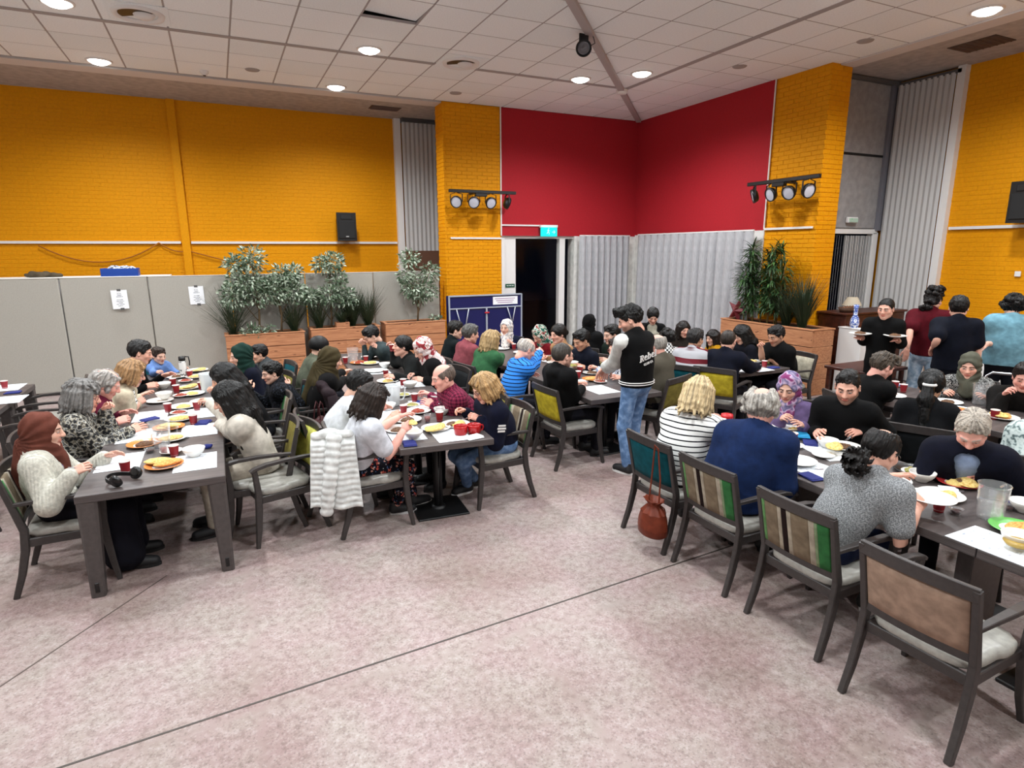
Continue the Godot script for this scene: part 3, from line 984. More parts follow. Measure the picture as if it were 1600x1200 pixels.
	for i in 2:
		var s := -1.0 if i == 0 else 1.0
		var a: Vector3
		if feet.size() > i and feet[i] != null: a = inv * Vector3(feet[i].x, 0.075, feet[i].y)
		elif stand: a = Vector3(s * 0.1, 0.075, -0.02 + s * 0.05)
		else: a = Vector3(s * 0.12, 0.075, 0.42 - 0.1 * (1.0 - k))
		var hj := P + Vector3(s * 0.085 * k, -0.02, 0)
		var kn := elbow(hj, a, 0.43 * k, 0.41 * k, Vector3(s * 0.12, 0.25, 1.0))
		K.append(kn); A.append(a)
		tube(st, [hj, hj.lerp(kn, 0.5), kn, kn.lerp(a, 0.3), a], [0.07 * k, 0.06 * k, 0.048 * k, 0.05 * k, 0.034 * k], 10, Vector2.ONE, Vector3.RIGHT)
	st.generate_normals()
	st.index()
	var ta := st.commit_to_arrays()
	body.add(ta, Transform3D.IDENTITY, flat_colors((ta[0] as PackedVector3Array).size(), skin))
	part("body", body.mesh(), M.skin, root)
	# trousers
	var tr: Dictionary = p.get("legs", {"c": Color(0.1, 0.1, 0.13)})
	var lo := Vector3.ONE * 9.0
	var hi := -lo
	for q in [P + Vector3(0.2, 0.06, 0.1) * wide, P + Vector3(-0.2, -0.15, -0.17) * wide, K[0], K[1], A[0], A[1]]:
		lo = lo.min(q); hi = hi.max(q)
	var f := Field.new(lo - Vector3.ONE * 0.13, hi + Vector3.ONE * 0.13, cell + 0.003)
	f.ell(P + Vector3(0, -0.02, 0.0), Vector3(0.165 * wide, 0.115, 0.13 * wide) * k, 0.03)
	for i in 2:
		var s := -1.0 if i == 0 else 1.0
		var hj := P + Vector3(s * 0.085 * k, -0.02, 0)
		f.cap(hj, K[i], 0.088 * k * wide, 0.066 * k, 0.04)
		var cuff: Vector3 = K[i].lerp(A[i], p.get("cuff", 0.92))
		f.cap(K[i], cuff, 0.066 * k, 0.052 * k, 0.03)
		if tr.get("skirt", false): f.cap(K[i] + Vector3(0, 0, -0.1), A[i] + Vector3(0, 0.05, -0.05), 0.1, 0.13, 0.08)
	var fa := f.arrays()
	wrinkle(fa, 0.007, 22.0 * 10.0, Vector3(1, 0.5, 1), person_index)
	part("skirt" if tr.get("skirt", false) else "trousers", from_arrays(fa), cloth(tr), root)
	# shoes
	var sh := shoe_parts()
	var shc: Array = p.get("shoes", [Color(0.06, 0.06, 0.07), Color(0.08, 0.08, 0.08)])
	for i in 2:
		var d: Vector3 = A[i] - K[i]
		var yaw := (-0.15 if i == 0 else 0.15)
		var so := part("shoe", sh[0], plain(shc[0], 0.6), root, Transform3D(Basis(Vector3.UP, yaw).scaled(Vector3.ONE * k), Vector3(A[i].x, 0.0, A[i].z + 0.02)))
		part("sole", sh[1], plain(shc[1], 0.6), so)
		part("laces", sh[2], plain(Color(0.8, 0.8, 0.8), 0.8), so)
	# top
	var top: Dictionary = p.top
	var fit: float = top.get("fit", 0.0)
	lo = Vector3.ONE * 9.0
	hi = -lo
	for q in [P + Vector3(0.2, 0, 0.17) * wide, P + Vector3(-0.2, 0, -0.19) * wide, N, S[0], S[1], E[0], E[1], Wr[0], Wr[1]]:
		lo = lo.min(q); hi = hi.max(q)
	f = Field.new(lo - Vector3.ONE * (0.11 + fit), hi + Vector3.ONE * (0.11 + fit), cell)
	var sl: String = top.get("sleeve", "long")
	torso(f, P, mid, up_chest, N, S, fw, k, wide, man, fit, stand, sl != "none")
	var sleeves := f
	var split: bool = top.has("sleeve_c")
	if split: sleeves = Field.new(lo - Vector3.ONE * 0.11, hi + Vector3.ONE * 0.11, cell)
	for i in 2:
		var s := -1.0 if i == 0 else 1.0
		var sj: Vector3 = S[i]
		match sl:
			"short":
				sleeves.cap(sj, sj.lerp(E[i], 0.68), 0.066 * k + fit, 0.066 * k + fit, 0.06)
			"half":
				sleeves.cap(sj, E[i], 0.066 * k + fit, 0.057 * k + fit, 0.04)
				sleeves.cap(E[i], E[i].lerp(Wr[i], 0.35), 0.057 * k + fit, 0.05 * k + fit, 0.03)
			"long":
				sleeves.cap(sj, E[i], 0.064 * k + fit, 0.056 * k + fit, 0.07)
				sleeves.cap(E[i], E[i].lerp(Wr[i], 0.93), 0.057 * k + fit, 0.042 * k + fit * 0.6, 0.03)
	# neckline
	f.cap(N - u * 0.05, N + u * 0.03, 0.082 * k, 0.068 * k, 0.03)
	f.cap(N - u * 0.02 - fw * 0.02, N + Vector3(0, 0.045, -0.012), 0.07 * k, 0.058 * k, 0.03)
	if top.get("hood", false):
		f.cap(N + Vector3(-0.07, -0.01, -0.06), N + Vector3(0.07, -0.01, -0.06), 0.05, 0.05, 0.03)
		f.cap(N + Vector3(0, -0.03, -0.08), N + Vector3(0, -0.13, -0.1), 0.06, 0.03, 0.03)
	if top.get("collar", false):
		for s in [-1.0, 1.0]: f.cap(N + Vector3(s * 0.05, 0.02, -0.03), N + fw * 0.055 + Vector3(s * 0.035, -0.04, 0.03), 0.02, 0.016, 0.012)
		f.cap(N + Vector3(-0.05, 0.025, -0.03), N + Vector3(0.05, 0.025, -0.03), 0.022, 0.022, 0.015)
	f.ell(N + Vector3(0, 0.085, 0.03), Vector3(0.052, 0.06, 0.056) * k, 0.01, Basis.IDENTITY, true)
	var open: bool = top.has("inner")
	if open:
		var front := N.lerp(P, 0.75) + fw * 0.17
		f.cap(N + fw * 0.08, N + fw * 0.08, 0.001, 0.001, 0.001)
		for i in 7:
			var t := i / 6.0
			f.ell((N + fw * 0.1 - u * 0.03).lerp(front, t), Vector3(0.074 - 0.055 * t, 0.06, 0.075), 0.008, Basis.IDENTITY, true)
	var ta2 := f.arrays()
	wrinkle(ta2, top.get("wrinkle", 0.011), 130.0, Vector3(1.0, 0.55, 1.0), person_index)
	var garment := part(top.get("n", "sweater"), from_arrays(ta2), cloth(top), root)
	if split:
		var sa := sleeves.arrays()
		wrinkle(sa, 0.012, 150.0, Vector3(1.0, 0.6, 1.0), person_index)
		part("sleeves", from_arrays(sa), cloth({"c": top.sleeve_c, "rough": 0.5}), garment)
	if open:
		var g := Field.new(lo - Vector3.ONE * 0.05, hi + Vector3.ONE * 0.05, cell)
		torso(g, P, mid, up_chest, N, S, fw, k, wide, man, -0.012, stand, false)
		g.cap(N - u * 0.05, N + u * 0.02, 0.072 * k, 0.06 * k, 0.03)
		g.ell(N + u * 0.06 + fw * 0.03, Vector3(0.056, 0.06, 0.06) * k, 0.01, Basis.IDENTITY, true)
		part("shirt", from_arrays(g.arrays()), cloth(top.inner), root)
	# hair, headscarf, glasses
	var ref := Transform3D(hx.basis, H)
	if p.has("hijab"):
		part("headscarf", hijab_mesh(0.008 if near else 0.011, p.get("hijab_long", false), person_index), cloth(p.hijab), root, ref)
	if p.has("hair"):
		part("hair", hair_mesh(p.hair, 0.0056 if near else 0.009, 0), hair_mat(p.hair_c), root, ref)
	if p.get("glasses", false):
		part("glasses", glasses_mesh(), plain(p.get("frame", Color(0.12, 0.08, 0.08)), 0.4), root, ref)
	p.N = N; p.P = P; p.S = S; p.E = E; p.W = Wr; p.fw = fw; p.u = u; p.root = root; p.K = K; p.A = A; p.H = H
	return root

func torso(f: Field, P: Vector3, mid: Vector3, up_chest: Vector3, N: Vector3, S: Array, fw: Vector3, k: float, wide: float, man: bool, fit: float, stand: bool, arms: bool) -> void:
	var q := 0.76
	var w := wide
	f.cap(P + Vector3(0, -0.02 if stand else 0.0, 0), mid, (0.158 + fit) * k * w, (0.148 + fit) * k * w, 0.04, fw, q)
	f.cap(mid, up_chest, (0.15 + fit) * k * w, ((0.158 if man else 0.142) + fit) * k * (0.6 + 0.4 * w), 0.05, fw, q)
	f.cap(S[0], S[1], (0.056 + fit) * k, (0.056 + fit) * k, 0.07)
	if not man and k > 0.8:
		for s in [-1.0, 1.0]: f.ell(up_chest.lerp(mid, 0.3) + fw * 0.095 + Vector3(s * 0.062, 0, 0), Vector3(0.06, 0.055, 0.045), 0.04)
	if w > 1.1: f.ell(mid.lerp(P, 0.5) + fw * 0.05, Vector3(0.14, 0.13, 0.11) * w, 0.05)
	if stand: f.plane(P + Vector3(0, -0.03, 0), Vector3(0, -1, 0))
	else: f.plane(P + Vector3(0, -0.075, 0), Vector3(0, -1, 0))

func cutlery(kind: String) -> ArrayMesh:
	if cache.has(kind): return cache[kind]
	var st := tool()
	if kind == "fork":
		bar(st, [Vector3(0, 0, -0.1), Vector3(0, 0.004, -0.03), Vector3(0, 0.002, 0.02), Vector3(0, 0, 0.035)], [Vector2(0.013, 0.003), Vector2(0.007, 0.004), Vector2(0.008, 0.003), Vector2(0.022, 0.003)], Vector3.UP)
		for i in 4: bar(st, [Vector3(-0.0085 + i * 0.0057, 0, 0.033), Vector3(-0.0085 + i * 0.0057, -0.003, 0.058), Vector3(-0.008 + i * 0.0053, 0.002, 0.085)], [Vector2(0.0032, 0.002)], Vector3.UP)
	else:
		bar(st, [Vector3(0, 0, -0.1), Vector3(0, 0.004, -0.03), Vector3(0, 0.002, 0.035)], [Vector2(0.013, 0.003), Vector2(0.007, 0.004), Vector2(0.008, 0.003)], Vector3.UP)
		lathe(st, [Vector2(0.0001, -0.006), Vector2(0.014, -0.004), Vector2(0.019, 0.002), Vector2(0.017, 0.002), Vector2(0.012, -0.002), Vector2(0.0001, -0.004)], 14, Vector3(0, 0.002, 0.055), Basis.from_scale(Vector3(1, 1, 1.4)))
	cache[kind] = done(st)
	return cache[kind]

# ---------------------------------------------------------------- materials
func plain(c: Color, rough := 0.7, metal := 0.0) -> StandardMaterial3D:
	var key := "plain%s%.2f%.1f" % [c.to_html(), rough, metal]
	if cache.has(key): return cache[key]
	var m := StandardMaterial3D.new()
	m.albedo_color = c
	m.roughness = rough
	m.metallic = metal
	cache[key] = m
	return m

func noise_image(size: int, freq: float, oct := 4, seed_ := 1, kind := FastNoiseLite.TYPE_SIMPLEX_SMOOTH) -> Image:
	var n := FastNoiseLite.new()
	n.seed = seed_
	n.noise_type = kind
	n.frequency = freq
	n.fractal_octaves = oct
	return n.get_seamless_image(size, size)

func ramp_image(src: Image, stops: Array) -> Image:   # stops: [position, colour]
	var g := Gradient.new()
	g.offsets = PackedFloat32Array(stops.map(func(s): return s[0]))
	g.colors = PackedColorArray(stops.map(func(s): return s[1]))
	var lut := []
	for i in 256: lut.append(g.sample(i / 255.0))
	var out := Image.create(src.get_width(), src.get_height(), false, Image.FORMAT_RGB8)
	for y in src.get_height():
		for x in src.get_width():
			out.set_pixel(x, y, lut[int(src.get_pixel(x, y).r * 255.0)])
	return out

func tex(i: Image) -> ImageTexture:
	return ImageTexture.create_from_image(i)

func tri_mat(scale: Vector3, albedo: Texture2D, c := Color.WHITE, rough := 0.8, bump: Texture2D = null, depth := 0.1) -> StandardMaterial3D:
	var m := StandardMaterial3D.new()
	m.albedo_color = c
	m.albedo_texture = albedo
	m.roughness = rough
	m.uv1_triplanar = true
	m.uv1_triplanar_sharpness = 6.0
	m.uv1_scale = scale
	if bump:
		m.heightmap_enabled = true
		m.heightmap_texture = bump
		m.heightmap_scale = depth
	return m

func rows_image(list: Array) -> Image:   # horizontal stripes: [share, colour]
	var im := Image.create(8, 128, false, Image.FORMAT_RGB8)
	var total := 0.0
	for l in list: total += l[0]
	var y := 0.0
	for l in list:
		var y1: float = y + l[0] / total * 128.0
		im.fill_rect(Rect2i(0, roundi(y), 8, roundi(y1) - roundi(y)), l[1])
		y = y1
	return im

func spots_image(size: int, back: Color, list: Array, seed_: int) -> Image:   # list: [count, radius from, radius to, colour]; round-edged petals on a ground
	var im := Image.create(size, size, false, Image.FORMAT_RGB8)
	im.fill(back)
	var r := RandomNumberGenerator.new()
	r.seed = seed_
	for l in list:
		for i in l[0]:
			var c := Vector2(r.randf() * size, r.randf() * size)
			var rad := r.randf_range(l[1], l[2])
			var lobes := r.randi_range(2, 5)
			var ph := r.randf() * TAU
			var n := int(rad * 1.4) + 1
			for y in range(-n, n + 1):
				for x in range(-n, n + 1):
					var v := Vector2(x, y)
					if v.length() < rad * (0.75 + 0.35 * cos(v.angle() * lobes + ph)):
						im.set_pixel(posmod(int(c.x) + x, size), posmod(int(c.y) + y, size), l[3])
	return im

func pattern(name_: String) -> Array:   # [texture, metres per repeat]
	if cache.has("pat" + name_): return cache["pat" + name_]
	var W := Color(0.93, 0.93, 0.92)
	var out := []
	match name_:
		"leopard":
			out = [tex(ramp_image(noise_image(128, 0.06, 3, 5, FastNoiseLite.TYPE_CELLULAR), [[0.0, Color(0.08, 0.09, 0.1)], [0.35, Color(0.16, 0.16, 0.17)], [0.5, Color(0.55, 0.52, 0.45)], [0.62, Color(0.8, 0.8, 0.78)], [0.7, Color(0.2, 0.22, 0.25)], [1.0, Color(0.45, 0.4, 0.32)]])), 0.3]
		"print_navy":
			out = [tex(spots_image(96, Color(0.1, 0.09, 0.22), [[60, 2, 4, Color(0.5, 0.45, 0.75)], [40, 1, 3, Color(0.75, 0.72, 0.88)]], 4)), 0.16]
		"floral":
			out = [tex(spots_image(128, Color(0.055, 0.06, 0.1), [[16, 5, 10, Color(0.75, 0.33, 0.28)], [16, 4, 8, Color(0.85, 0.62, 0.55)], [26, 3, 6, Color(0.25, 0.35, 0.5)], [20, 2, 4, Color(0.85, 0.87, 0.88)]], 8)), 0.22]
		"monoprint":
			out = [tex(ramp_image(noise_image(128, 0.07, 2, 9), [[0.0, Color(0.08, 0.08, 0.09)], [0.42, Color(0.1, 0.1, 0.1)], [0.47, W], [0.55, Color(0.72, 0.72, 0.7)], [0.6, Color(0.12, 0.12, 0.12)], [1.0, W]])), 0.22]
		"paleprint":
			out = [tex(ramp_image(noise_image(128, 0.05, 3, 19), [[0.0, Color(0.25, 0.3, 0.3)], [0.32, Color(0.45, 0.52, 0.52)], [0.42, Color(0.74, 0.8, 0.79)], [0.7, Color(0.82, 0.86, 0.85)], [1.0, Color(0.6, 0.68, 0.66)]])), 0.3]
		"whiteprint":
			out = [tex(ramp_image(noise_image(128, 0.04, 2, 29), [[0.0, Color(0.15, 0.16, 0.2)], [0.36, Color(0.2, 0.24, 0.34)], [0.42, W], [0.62, W], [0.68, Color(0.35, 0.45, 0.65)], [1.0, W]])), 0.3]
		"stripe_blue":
			out = [tex(rows_image([[3.0, Color(0.2, 0.5, 0.85)], [1.0, Color(0.05, 0.07, 0.14)]])), 0.042]
		"stripe_tee":
			out = [tex(rows_image([[3.1, W], [1.0, Color(0.07, 0.07, 0.1)]])), 0.041]
		"stripe_knit":
			out = [tex(rows_image([[2.0, Color(0.68, 0.68, 0.7)], [1.3, Color(0.4, 0.12, 0.16)], [0.6, Color(0.7, 0.7, 0.72)], [1.3, Color(0.14, 0.15, 0.28)], [1.0, Color(0.66, 0.67, 0.7)], [0.9, Color(0.36, 0.13, 0.17)]])), 0.34]
		"plaid":
			var im := Image.create(96, 96, false, Image.FORMAT_RGB8)
			for y in 96:
				for x in 96:
					var c := Color(0.42, 0.09, 0.2)
					if x % 24 < 5: c = c.lerp(Color(0.1, 0.04, 0.1), 0.55)
					if y % 24 < 5: c = c.lerp(Color(0.1, 0.04, 0.1), 0.55)
					if x % 24 == 12 or y % 24 == 12: c = Color(0.72, 0.35, 0.45)
					im.set_pixel(x, y, c)
			out = [tex(im), 0.14]
		"check":
			var im := Image.create(64, 64, false, Image.FORMAT_RGB8)
			for y in 64:
				for x in 64:
					im.set_pixel(x, y, W if (x / 8 + y / 8) % 2 == 0 else (Color(0.08, 0.08, 0.09) if (x / 16 + y / 16) % 2 == 0 else Color(0.5, 0.5, 0.5)))
			out = [tex(im), 0.2]
		"heather":
			out = [tex(ramp_image(noise_image(128, 0.09, 4, 3), [[0.0, Color(0.3, 0.31, 0.32)], [0.4, Color(0.48, 0.49, 0.5)], [0.6, Color(0.56, 0.57, 0.58)], [1.0, Color(0.74, 0.75, 0.76)]])), 0.12]
		"denim":
			out = [tex(ramp_image(noise_image(128, 0.03, 5, 13), [[0.0, Color(0.28, 0.38, 0.52)], [0.45, Color(0.36, 0.47, 0.62)], [0.6, Color(0.42, 0.53, 0.68)], [1.0, Color(0.55, 0.64, 0.76)]])), 0.35]
		"denim_pale":
			out = [tex(ramp_image(noise_image(128, 0.03, 5, 14), [[0.0, Color(0.42, 0.52, 0.62)], [0.5, Color(0.6, 0.69, 0.77)], [1.0, Color(0.8, 0.85, 0.9)]])), 0.35]
		"velvet":
			out = [tex(ramp_image(noise_image(128, 0.05, 3, 15), [[0.0, Color(0.02, 0.02, 0.03)], [0.55, Color(0.04, 0.045, 0.06)], [0.75, Color(0.16, 0.18, 0.22)], [1.0, Color(0.3, 0.32, 0.36)]])), 0.18]
		"tweed":
			out = [tex(ramp_image(noise_image(128, 0.15, 4, 16), [[0.0, Color(0.2, 0.18, 0.15)], [0.5, Color(0.31, 0.29, 0.25)], [1.0, Color(0.42, 0.4, 0.35)]])), 0.1]
		"scarf_red":
			out = [tex(ramp_image(noise_image(128, 0.022, 2, 17), [[0.0, Color(0.6, 0.2, 0.22)], [0.38, Color(0.55, 0.2, 0.22)], [0.42, Color(0.9, 0.86, 0.84)], [0.5, W], [0.56, Color(0.66, 0.4, 0.36)], [0.62, W], [1.0, Color(0.75, 0.5, 0.48)]])), 0.26]
		"scarf_green":
			out = [tex(ramp_image(noise_image(128, 0.025, 2, 18), [[0.0, Color(0.12, 0.3, 0.25)], [0.4, Color(0.2, 0.42, 0.36)], [0.46, Color(0.88, 0.87, 0.82)], [0.58, Color(0.85, 0.83, 0.78)], [0.63, Color(0.12, 0.12, 0.12)], [0.7, Color(0.6, 0.2, 0.2)], [1.0, Color(0.85, 0.83, 0.78)]])), 0.24]
		"scarf_floral":
			out = [tex(spots_image(96, Color(0.84, 0.82, 0.8), [[18, 4, 8, Color(0.5, 0.5, 0.58)], [14, 3, 6, Color(0.7, 0.62, 0.58)], [12, 2, 4, Color(0.2, 0.22, 0.35)]], 21)), 0.2]
		"scarf_lilac":
			out = [tex(ramp_image(noise_image(128, 0.02, 2, 22), [[0.0, Color(0.45, 0.15, 0.35)], [0.38, Color(0.5, 0.25, 0.42)], [0.46, Color(0.78, 0.68, 0.76)], [0.58, Color(0.62, 0.55, 0.68)], [0.68, Color(0.36, 0.36, 0.5)], [1.0, Color(0.8, 0.7, 0.76)]])), 0.3]
		"cloth":
			out = [tex(ramp_image(noise_image(128, 0.02, 5, 23), [[0.0, Color(0.8, 0.8, 0.8)], [1.0, Color(1, 1, 1)]])), 0.25]
	cache["pat" + name_] = out
	return out

func cloth(d: Dictionary) -> StandardMaterial3D:
	var c: Color = d.get("c", Color.WHITE)
	var pat: String = d.get("pat", "cloth")
	var key := "cloth%s%s%s%.2f" % [c.to_html(), pat, d.get("knit", ""), d.get("rough", 0.9)]
	if cache.has(key): return cache[key]
	var p := pattern(pat)
	var s: float = 1.0 / p[1]
	var m := tri_mat(Vector3.ONE * s, p[0], c, d.get("rough", 0.9))
	m.metallic_specular = 0.3
	if d.has("knit"):
		m.heightmap_enabled = true
		if not cache.has("knit"):
			var im := Image.create(64, 64, false, Image.FORMAT_RGB8)
			for y in 64:
				for x in 64:
					var v := 0.5 + 0.5 * sin(x / 64.0 * TAU * 4.0)
					v *= 0.7 + 0.3 * absf(sin((y / 64.0 + absf(fmod(x / 16.0, 1.0) - 0.5) * 0.2) * TAU * 4.0))
					im.set_pixel(x, y, Color(v, v, v))
			cache.knit = tex(im)
		m.heightmap_texture = cache.knit
		m.heightmap_scale = 0.35
		m.uv1_scale = Vector3.ONE * 12.0
	cache[key] = m
	return m

func hair_mat(c: Color) -> StandardMaterial3D:
	var key := "hair" + c.to_html()
	if cache.has(key): return cache[key]
	if not cache.has("hairtex"):
		var im := noise_image(128, 0.05, 4, 31)
		cache.hairtex = tex(ramp_image(im, [[0.0, Color(0.7, 0.7, 0.7)], [0.5, Color(0.92, 0.92, 0.92)], [1.0, Color(1, 1, 1)]]))
		cache.hairbump = tex(im)
	var m := tri_mat(Vector3(48.0, 5.0, 48.0), cache.hairtex, Color(minf(1.0, c.r * 1.2), minf(1.0, c.g * 1.2), minf(1.0, c.b * 1.2)), 0.5, cache.hairbump, 0.05)
	m.metallic_specular = 0.4
	m.vertex_color_use_as_albedo = true
	cache[key] = m
	return m

func wood_image(seed_: int, a: Color, b: Color, c: Color, knots := 0) -> Image:
	var n := FastNoiseLite.new()
	n.seed = seed_
	n.frequency = 0.012
	n.fractal_octaves = 4
	var r := RandomNumberGenerator.new()
	r.seed = seed_
	var kn := []
	for i in knots: kn.append(Vector2(r.randf_range(10, 246), r.randf_range(10, 118)))
	var im := Image.create(256, 128, false, Image.FORMAT_RGB8)
	for y in 128:
		for x in 256:
			var warp := 0.0
			var dark := 0.0
			for q in kn:
				var d: float = Vector2((x - q.x) * 0.6, y - q.y).length()
				warp += exp(-d * 0.12) * 5.0
				if d < 5.0: dark = maxf(dark, 1.0 - d / 5.0)
			var v := 0.5 + 0.5 * sin((y * 0.35 + n.get_noise_2d(x * 0.35, y * 3.0) * 9.0 + warp * 2.0))
			v = v * 0.6 + 0.4 * (0.5 + n.get_noise_2d(x * 0.8, y * 14.0))
			var col := a.lerp(b, clampf(v, 0, 1))
			im.set_pixel(x, y, col.lerp(c, clampf(dark * 1.3, 0, 0.9)))
	return im

func make_materials() -> void:
	var skin := StandardMaterial3D.new()
	skin.vertex_color_use_as_albedo = true
	skin.roughness = 0.55
	skin.metallic_specular = 0.35
	M.skin = skin
	M.steel = plain(Color(0.78, 0.78, 0.8), 0.25, 1.0)
	# floor: marbled linoleum
	var a := noise_image(512, 0.006, 4, 41)
	var b := noise_image(512, 0.045, 4, 42)
	var c := noise_image(512, 0.16, 2, 43)
	var im := Image.create(512, 512, false, Image.FORMAT_RGB8)
	var pink := Color(0.74, 0.615, 0.585)
	var beige := Color(0.735, 0.645, 0.595)
	for y in 512:
		for x in 512:
			var va := a.get_pixel(x, y).r
			var vb := b.get_pixel(x, y).r
			var vc := c.get_pixel(x, y).r
			var col := pink.lerp(beige, clampf((va - 0.2) * 1.5, 0, 1))
			col = col.lerp(Color(0.56, 0.45, 0.42), clampf((0.44 - vb) * 1.9, 0, 0.4))
			col = col.lerp(Color(0.86, 0.77, 0.73), clampf((vb - 0.58) * 2.0, 0, 0.35))
			if vc > 0.74: col = col.lerp(Color(0.9, 0.83, 0.8), 0.4)
			if vc < 0.25: col = col.lerp(Color(0.42, 0.36, 0.33), 0.35)
			im.set_pixel(x, y, col)
	M.floor = tri_mat(Vector3.ONE / 1.5, tex(im), Color(0.835, 0.885, 0.915), 0.42)
	M.floor.metallic_specular = 0.35
	var big := tex(ramp_image(noise_image(256, 0.012, 3, 44), [[0.0, Color(0.88, 0.84, 0.83)], [0.5, Color(0.97, 0.96, 0.96)], [1.0, Color(1, 1, 1)]]))
	M.floor.detail_enabled = true
	M.floor.detail_blend_mode = BaseMaterial3D.BLEND_MODE_MUL
	M.floor.detail_albedo = big
	M.floor.detail_uv_layer = BaseMaterial3D.DETAIL_UV_2
	M.floor.uv2_triplanar = true
	M.floor.uv2_scale = Vector3.ONE / 4.3
	var fine := tex(noise_image(256, 0.08, 4, 45))
	var mot := tex(ramp_image(noise_image(256, 0.02, 4, 46), [[0.0, Color(0.86, 0.86, 0.86)], [1.0, Color(1, 1, 1)]]))
	M.fine = fine
	var soft := tex(ramp_image(noise_image(256, 0.05, 4, 47), [[0.0, Color(0.94, 0.94, 0.94)], [1.0, Color(1, 1, 1)]]))
	M.orange = tri_mat(Vector3.ONE / 0.7, soft, Color(0.89, 0.595, 0.05), 0.6, fine, 0.25)
	M.orange.uv1_world_triplanar = true
	M.orange.metallic_specular = 0.25
	M.red = tri_mat(Vector3.ONE / 0.7, soft, Color(0.68, 0.05, 0.12), 0.8, fine, 0.1)
	M.tile = tri_mat(Vector3.ONE / 0.3, soft, Color(0.965, 0.98, 0.985), 0.95, fine, 0.15)
	M.tile2 = tri_mat(Vector3.ONE / 0.3, soft, Color(0.945, 0.965, 0.97), 0.95, fine, 0.15)
	M.grid = plain(Color(0.62, 0.6, 0.6), 0.7)
	M.soffit = tri_mat(Vector3.ONE / 1.0, mot, Color(0.72, 0.69, 0.67), 0.9)
	M.white = plain(Color(0.88, 0.87, 0.86), 0.6)
	M.wall = tri_mat(Vector3.ONE, mot, Color(0.93, 0.92, 0.9), 0.85)
	M.grey = tri_mat(Vector3.ONE, mot, Color(0.62, 0.61, 0.61), 0.8)
	M.partition = tri_mat(Vector3.ONE / 0.3, soft, Color(0.67, 0.655, 0.62), 0.9, fine, 0.08)
	M.curtain = tri_mat(Vector3(9, 1.2, 9), mot, Color(0.72, 0.72, 0.735), 0.9)
	M.blind = plain(Color(0.74, 0.735, 0.73), 0.8)
	M.frame = tri_mat(Vector3(5, 5, 5), mot, Color(0.225, 0.205, 0.2), 0.42)   # dark stained chair wood
	M.table = tri_mat(Vector3(0.9, 8.0, 0.9), tex(wood_image(51, Color(0.25, 0.225, 0.222), Color(0.35, 0.32, 0.315), Color(0.22, 0.2, 0.195))), Color.WHITE, 0.42)
	M.tableleg = tri_mat(Vector3(4, 4, 4), mot, Color(0.31, 0.285, 0.28), 0.45)
	M.black = plain(Color(0.035, 0.035, 0.04), 0.45)
	M.blacksteel = plain(Color(0.05, 0.05, 0.055), 0.5)
	M.seat = tri_mat(Vector3(4, 4, 4), mot, Color(0.66, 0.65, 0.62), 0.38)
	M.plank = []
	for i in 4: M.plank.append(tri_mat(Vector3(0.9, 4.0, 4.0), tex(wood_image(61 + i, Color(0.6, 0.38, 0.25), Color(0.76, 0.54, 0.38), Color(0.32, 0.17, 0.1), 4)), Color.WHITE, 0.65))
	M.mahogany = tri_mat(Vector3(3.0, 0.8, 3.0), tex(wood_image(71, Color(0.2, 0.085, 0.055), Color(0.33, 0.15, 0.095), Color(0.15, 0.06, 0.04))), Color.WHITE, 0.45)
	M.soil = plain(Color(0.12, 0.09, 0.07), 0.95)
	M.china = plain(Color(0.9, 0.89, 0.87), 0.22)
	M.paper = plain(Color(0.92, 0.93, 0.94), 0.8)
	var glass := StandardMaterial3D.new()
	glass.transparency = BaseMaterial3D.TRANSPARENCY_ALPHA
	glass.albedo_color = Color(0.95, 0.97, 0.98, 0.07)
	glass.roughness = 0.03
	M.clear = glass
	var frost: StandardMaterial3D = glass.duplicate()
	frost.albedo_color = Color(0.9, 0.92, 0.93, 0.5)
	frost.roughness = 0.2
	M.frost = frost
	var pane: StandardMaterial3D = glass.duplicate()
	pane.albedo_color = Color(0.03, 0.04, 0.08, 0.06)
	pane.roughness = 0.02
	pane.metallic_specular = 0.2
	M.pane = pane
	M.cup = plain(Color(0.55, 0.09, 0.13), 0.5)
	M.cupin = plain(Color(0.86, 0.8, 0.78), 0.6)
	M.bread = tri_mat(Vector3.ONE * 9.0, tex(ramp_image(noise_image(128, 0.04, 4, 81), [[0.0, Color(0.72, 0.5, 0.22)], [0.4, Color(0.87, 0.74, 0.42)], [1.0, Color(0.95, 0.87, 0.62)]])), Color.WHITE, 0.85, fine, 0.3)
	M.bread2 = tri_mat(Vector3.ONE * 9.0, tex(ramp_image(noise_image(128, 0.04, 4, 82), [[0.0, Color(0.7, 0.4, 0.16)], [0.5, Color(0.88, 0.62, 0.32)], [1.0, Color(0.93, 0.76, 0.46)]])), Color.WHITE, 0.85, fine, 0.3)
	M.stew = tri_mat(Vector3.ONE * 14.0, tex(ramp_image(noise_image(128, 0.06, 3, 83), [[0.0, Color(0.36, 0.07, 0.03)], [0.5, Color(0.6, 0.17, 0.07)], [1.0, Color(0.78, 0.36, 0.14)]])), Color.WHITE, 0.4, fine, 0.4)
	M.meat = tri_mat(Vector3.ONE * 14.0, tex(ramp_image(noise_image(128, 0.06, 3, 84), [[0.0, Color(0.14, 0.08, 0.05)], [0.5, Color(0.33, 0.2, 0.12)], [0.75, Color(0.6, 0.42, 0.25)], [1.0, Color(0.5, 0.5, 0.25)]])), Color.WHITE, 0.5, fine, 0.4)
	M.rice = tri_mat(Vector3.ONE * 14.0, tex(ramp_image(noise_image(128, 0.09, 3, 85), [[0.0, Color(0.8, 0.6, 0.25)], [0.5, Color(0.92, 0.8, 0.45)], [1.0, Color(0.97, 0.93, 0.75)]])), Color.WHITE, 0.7, fine, 0.4)
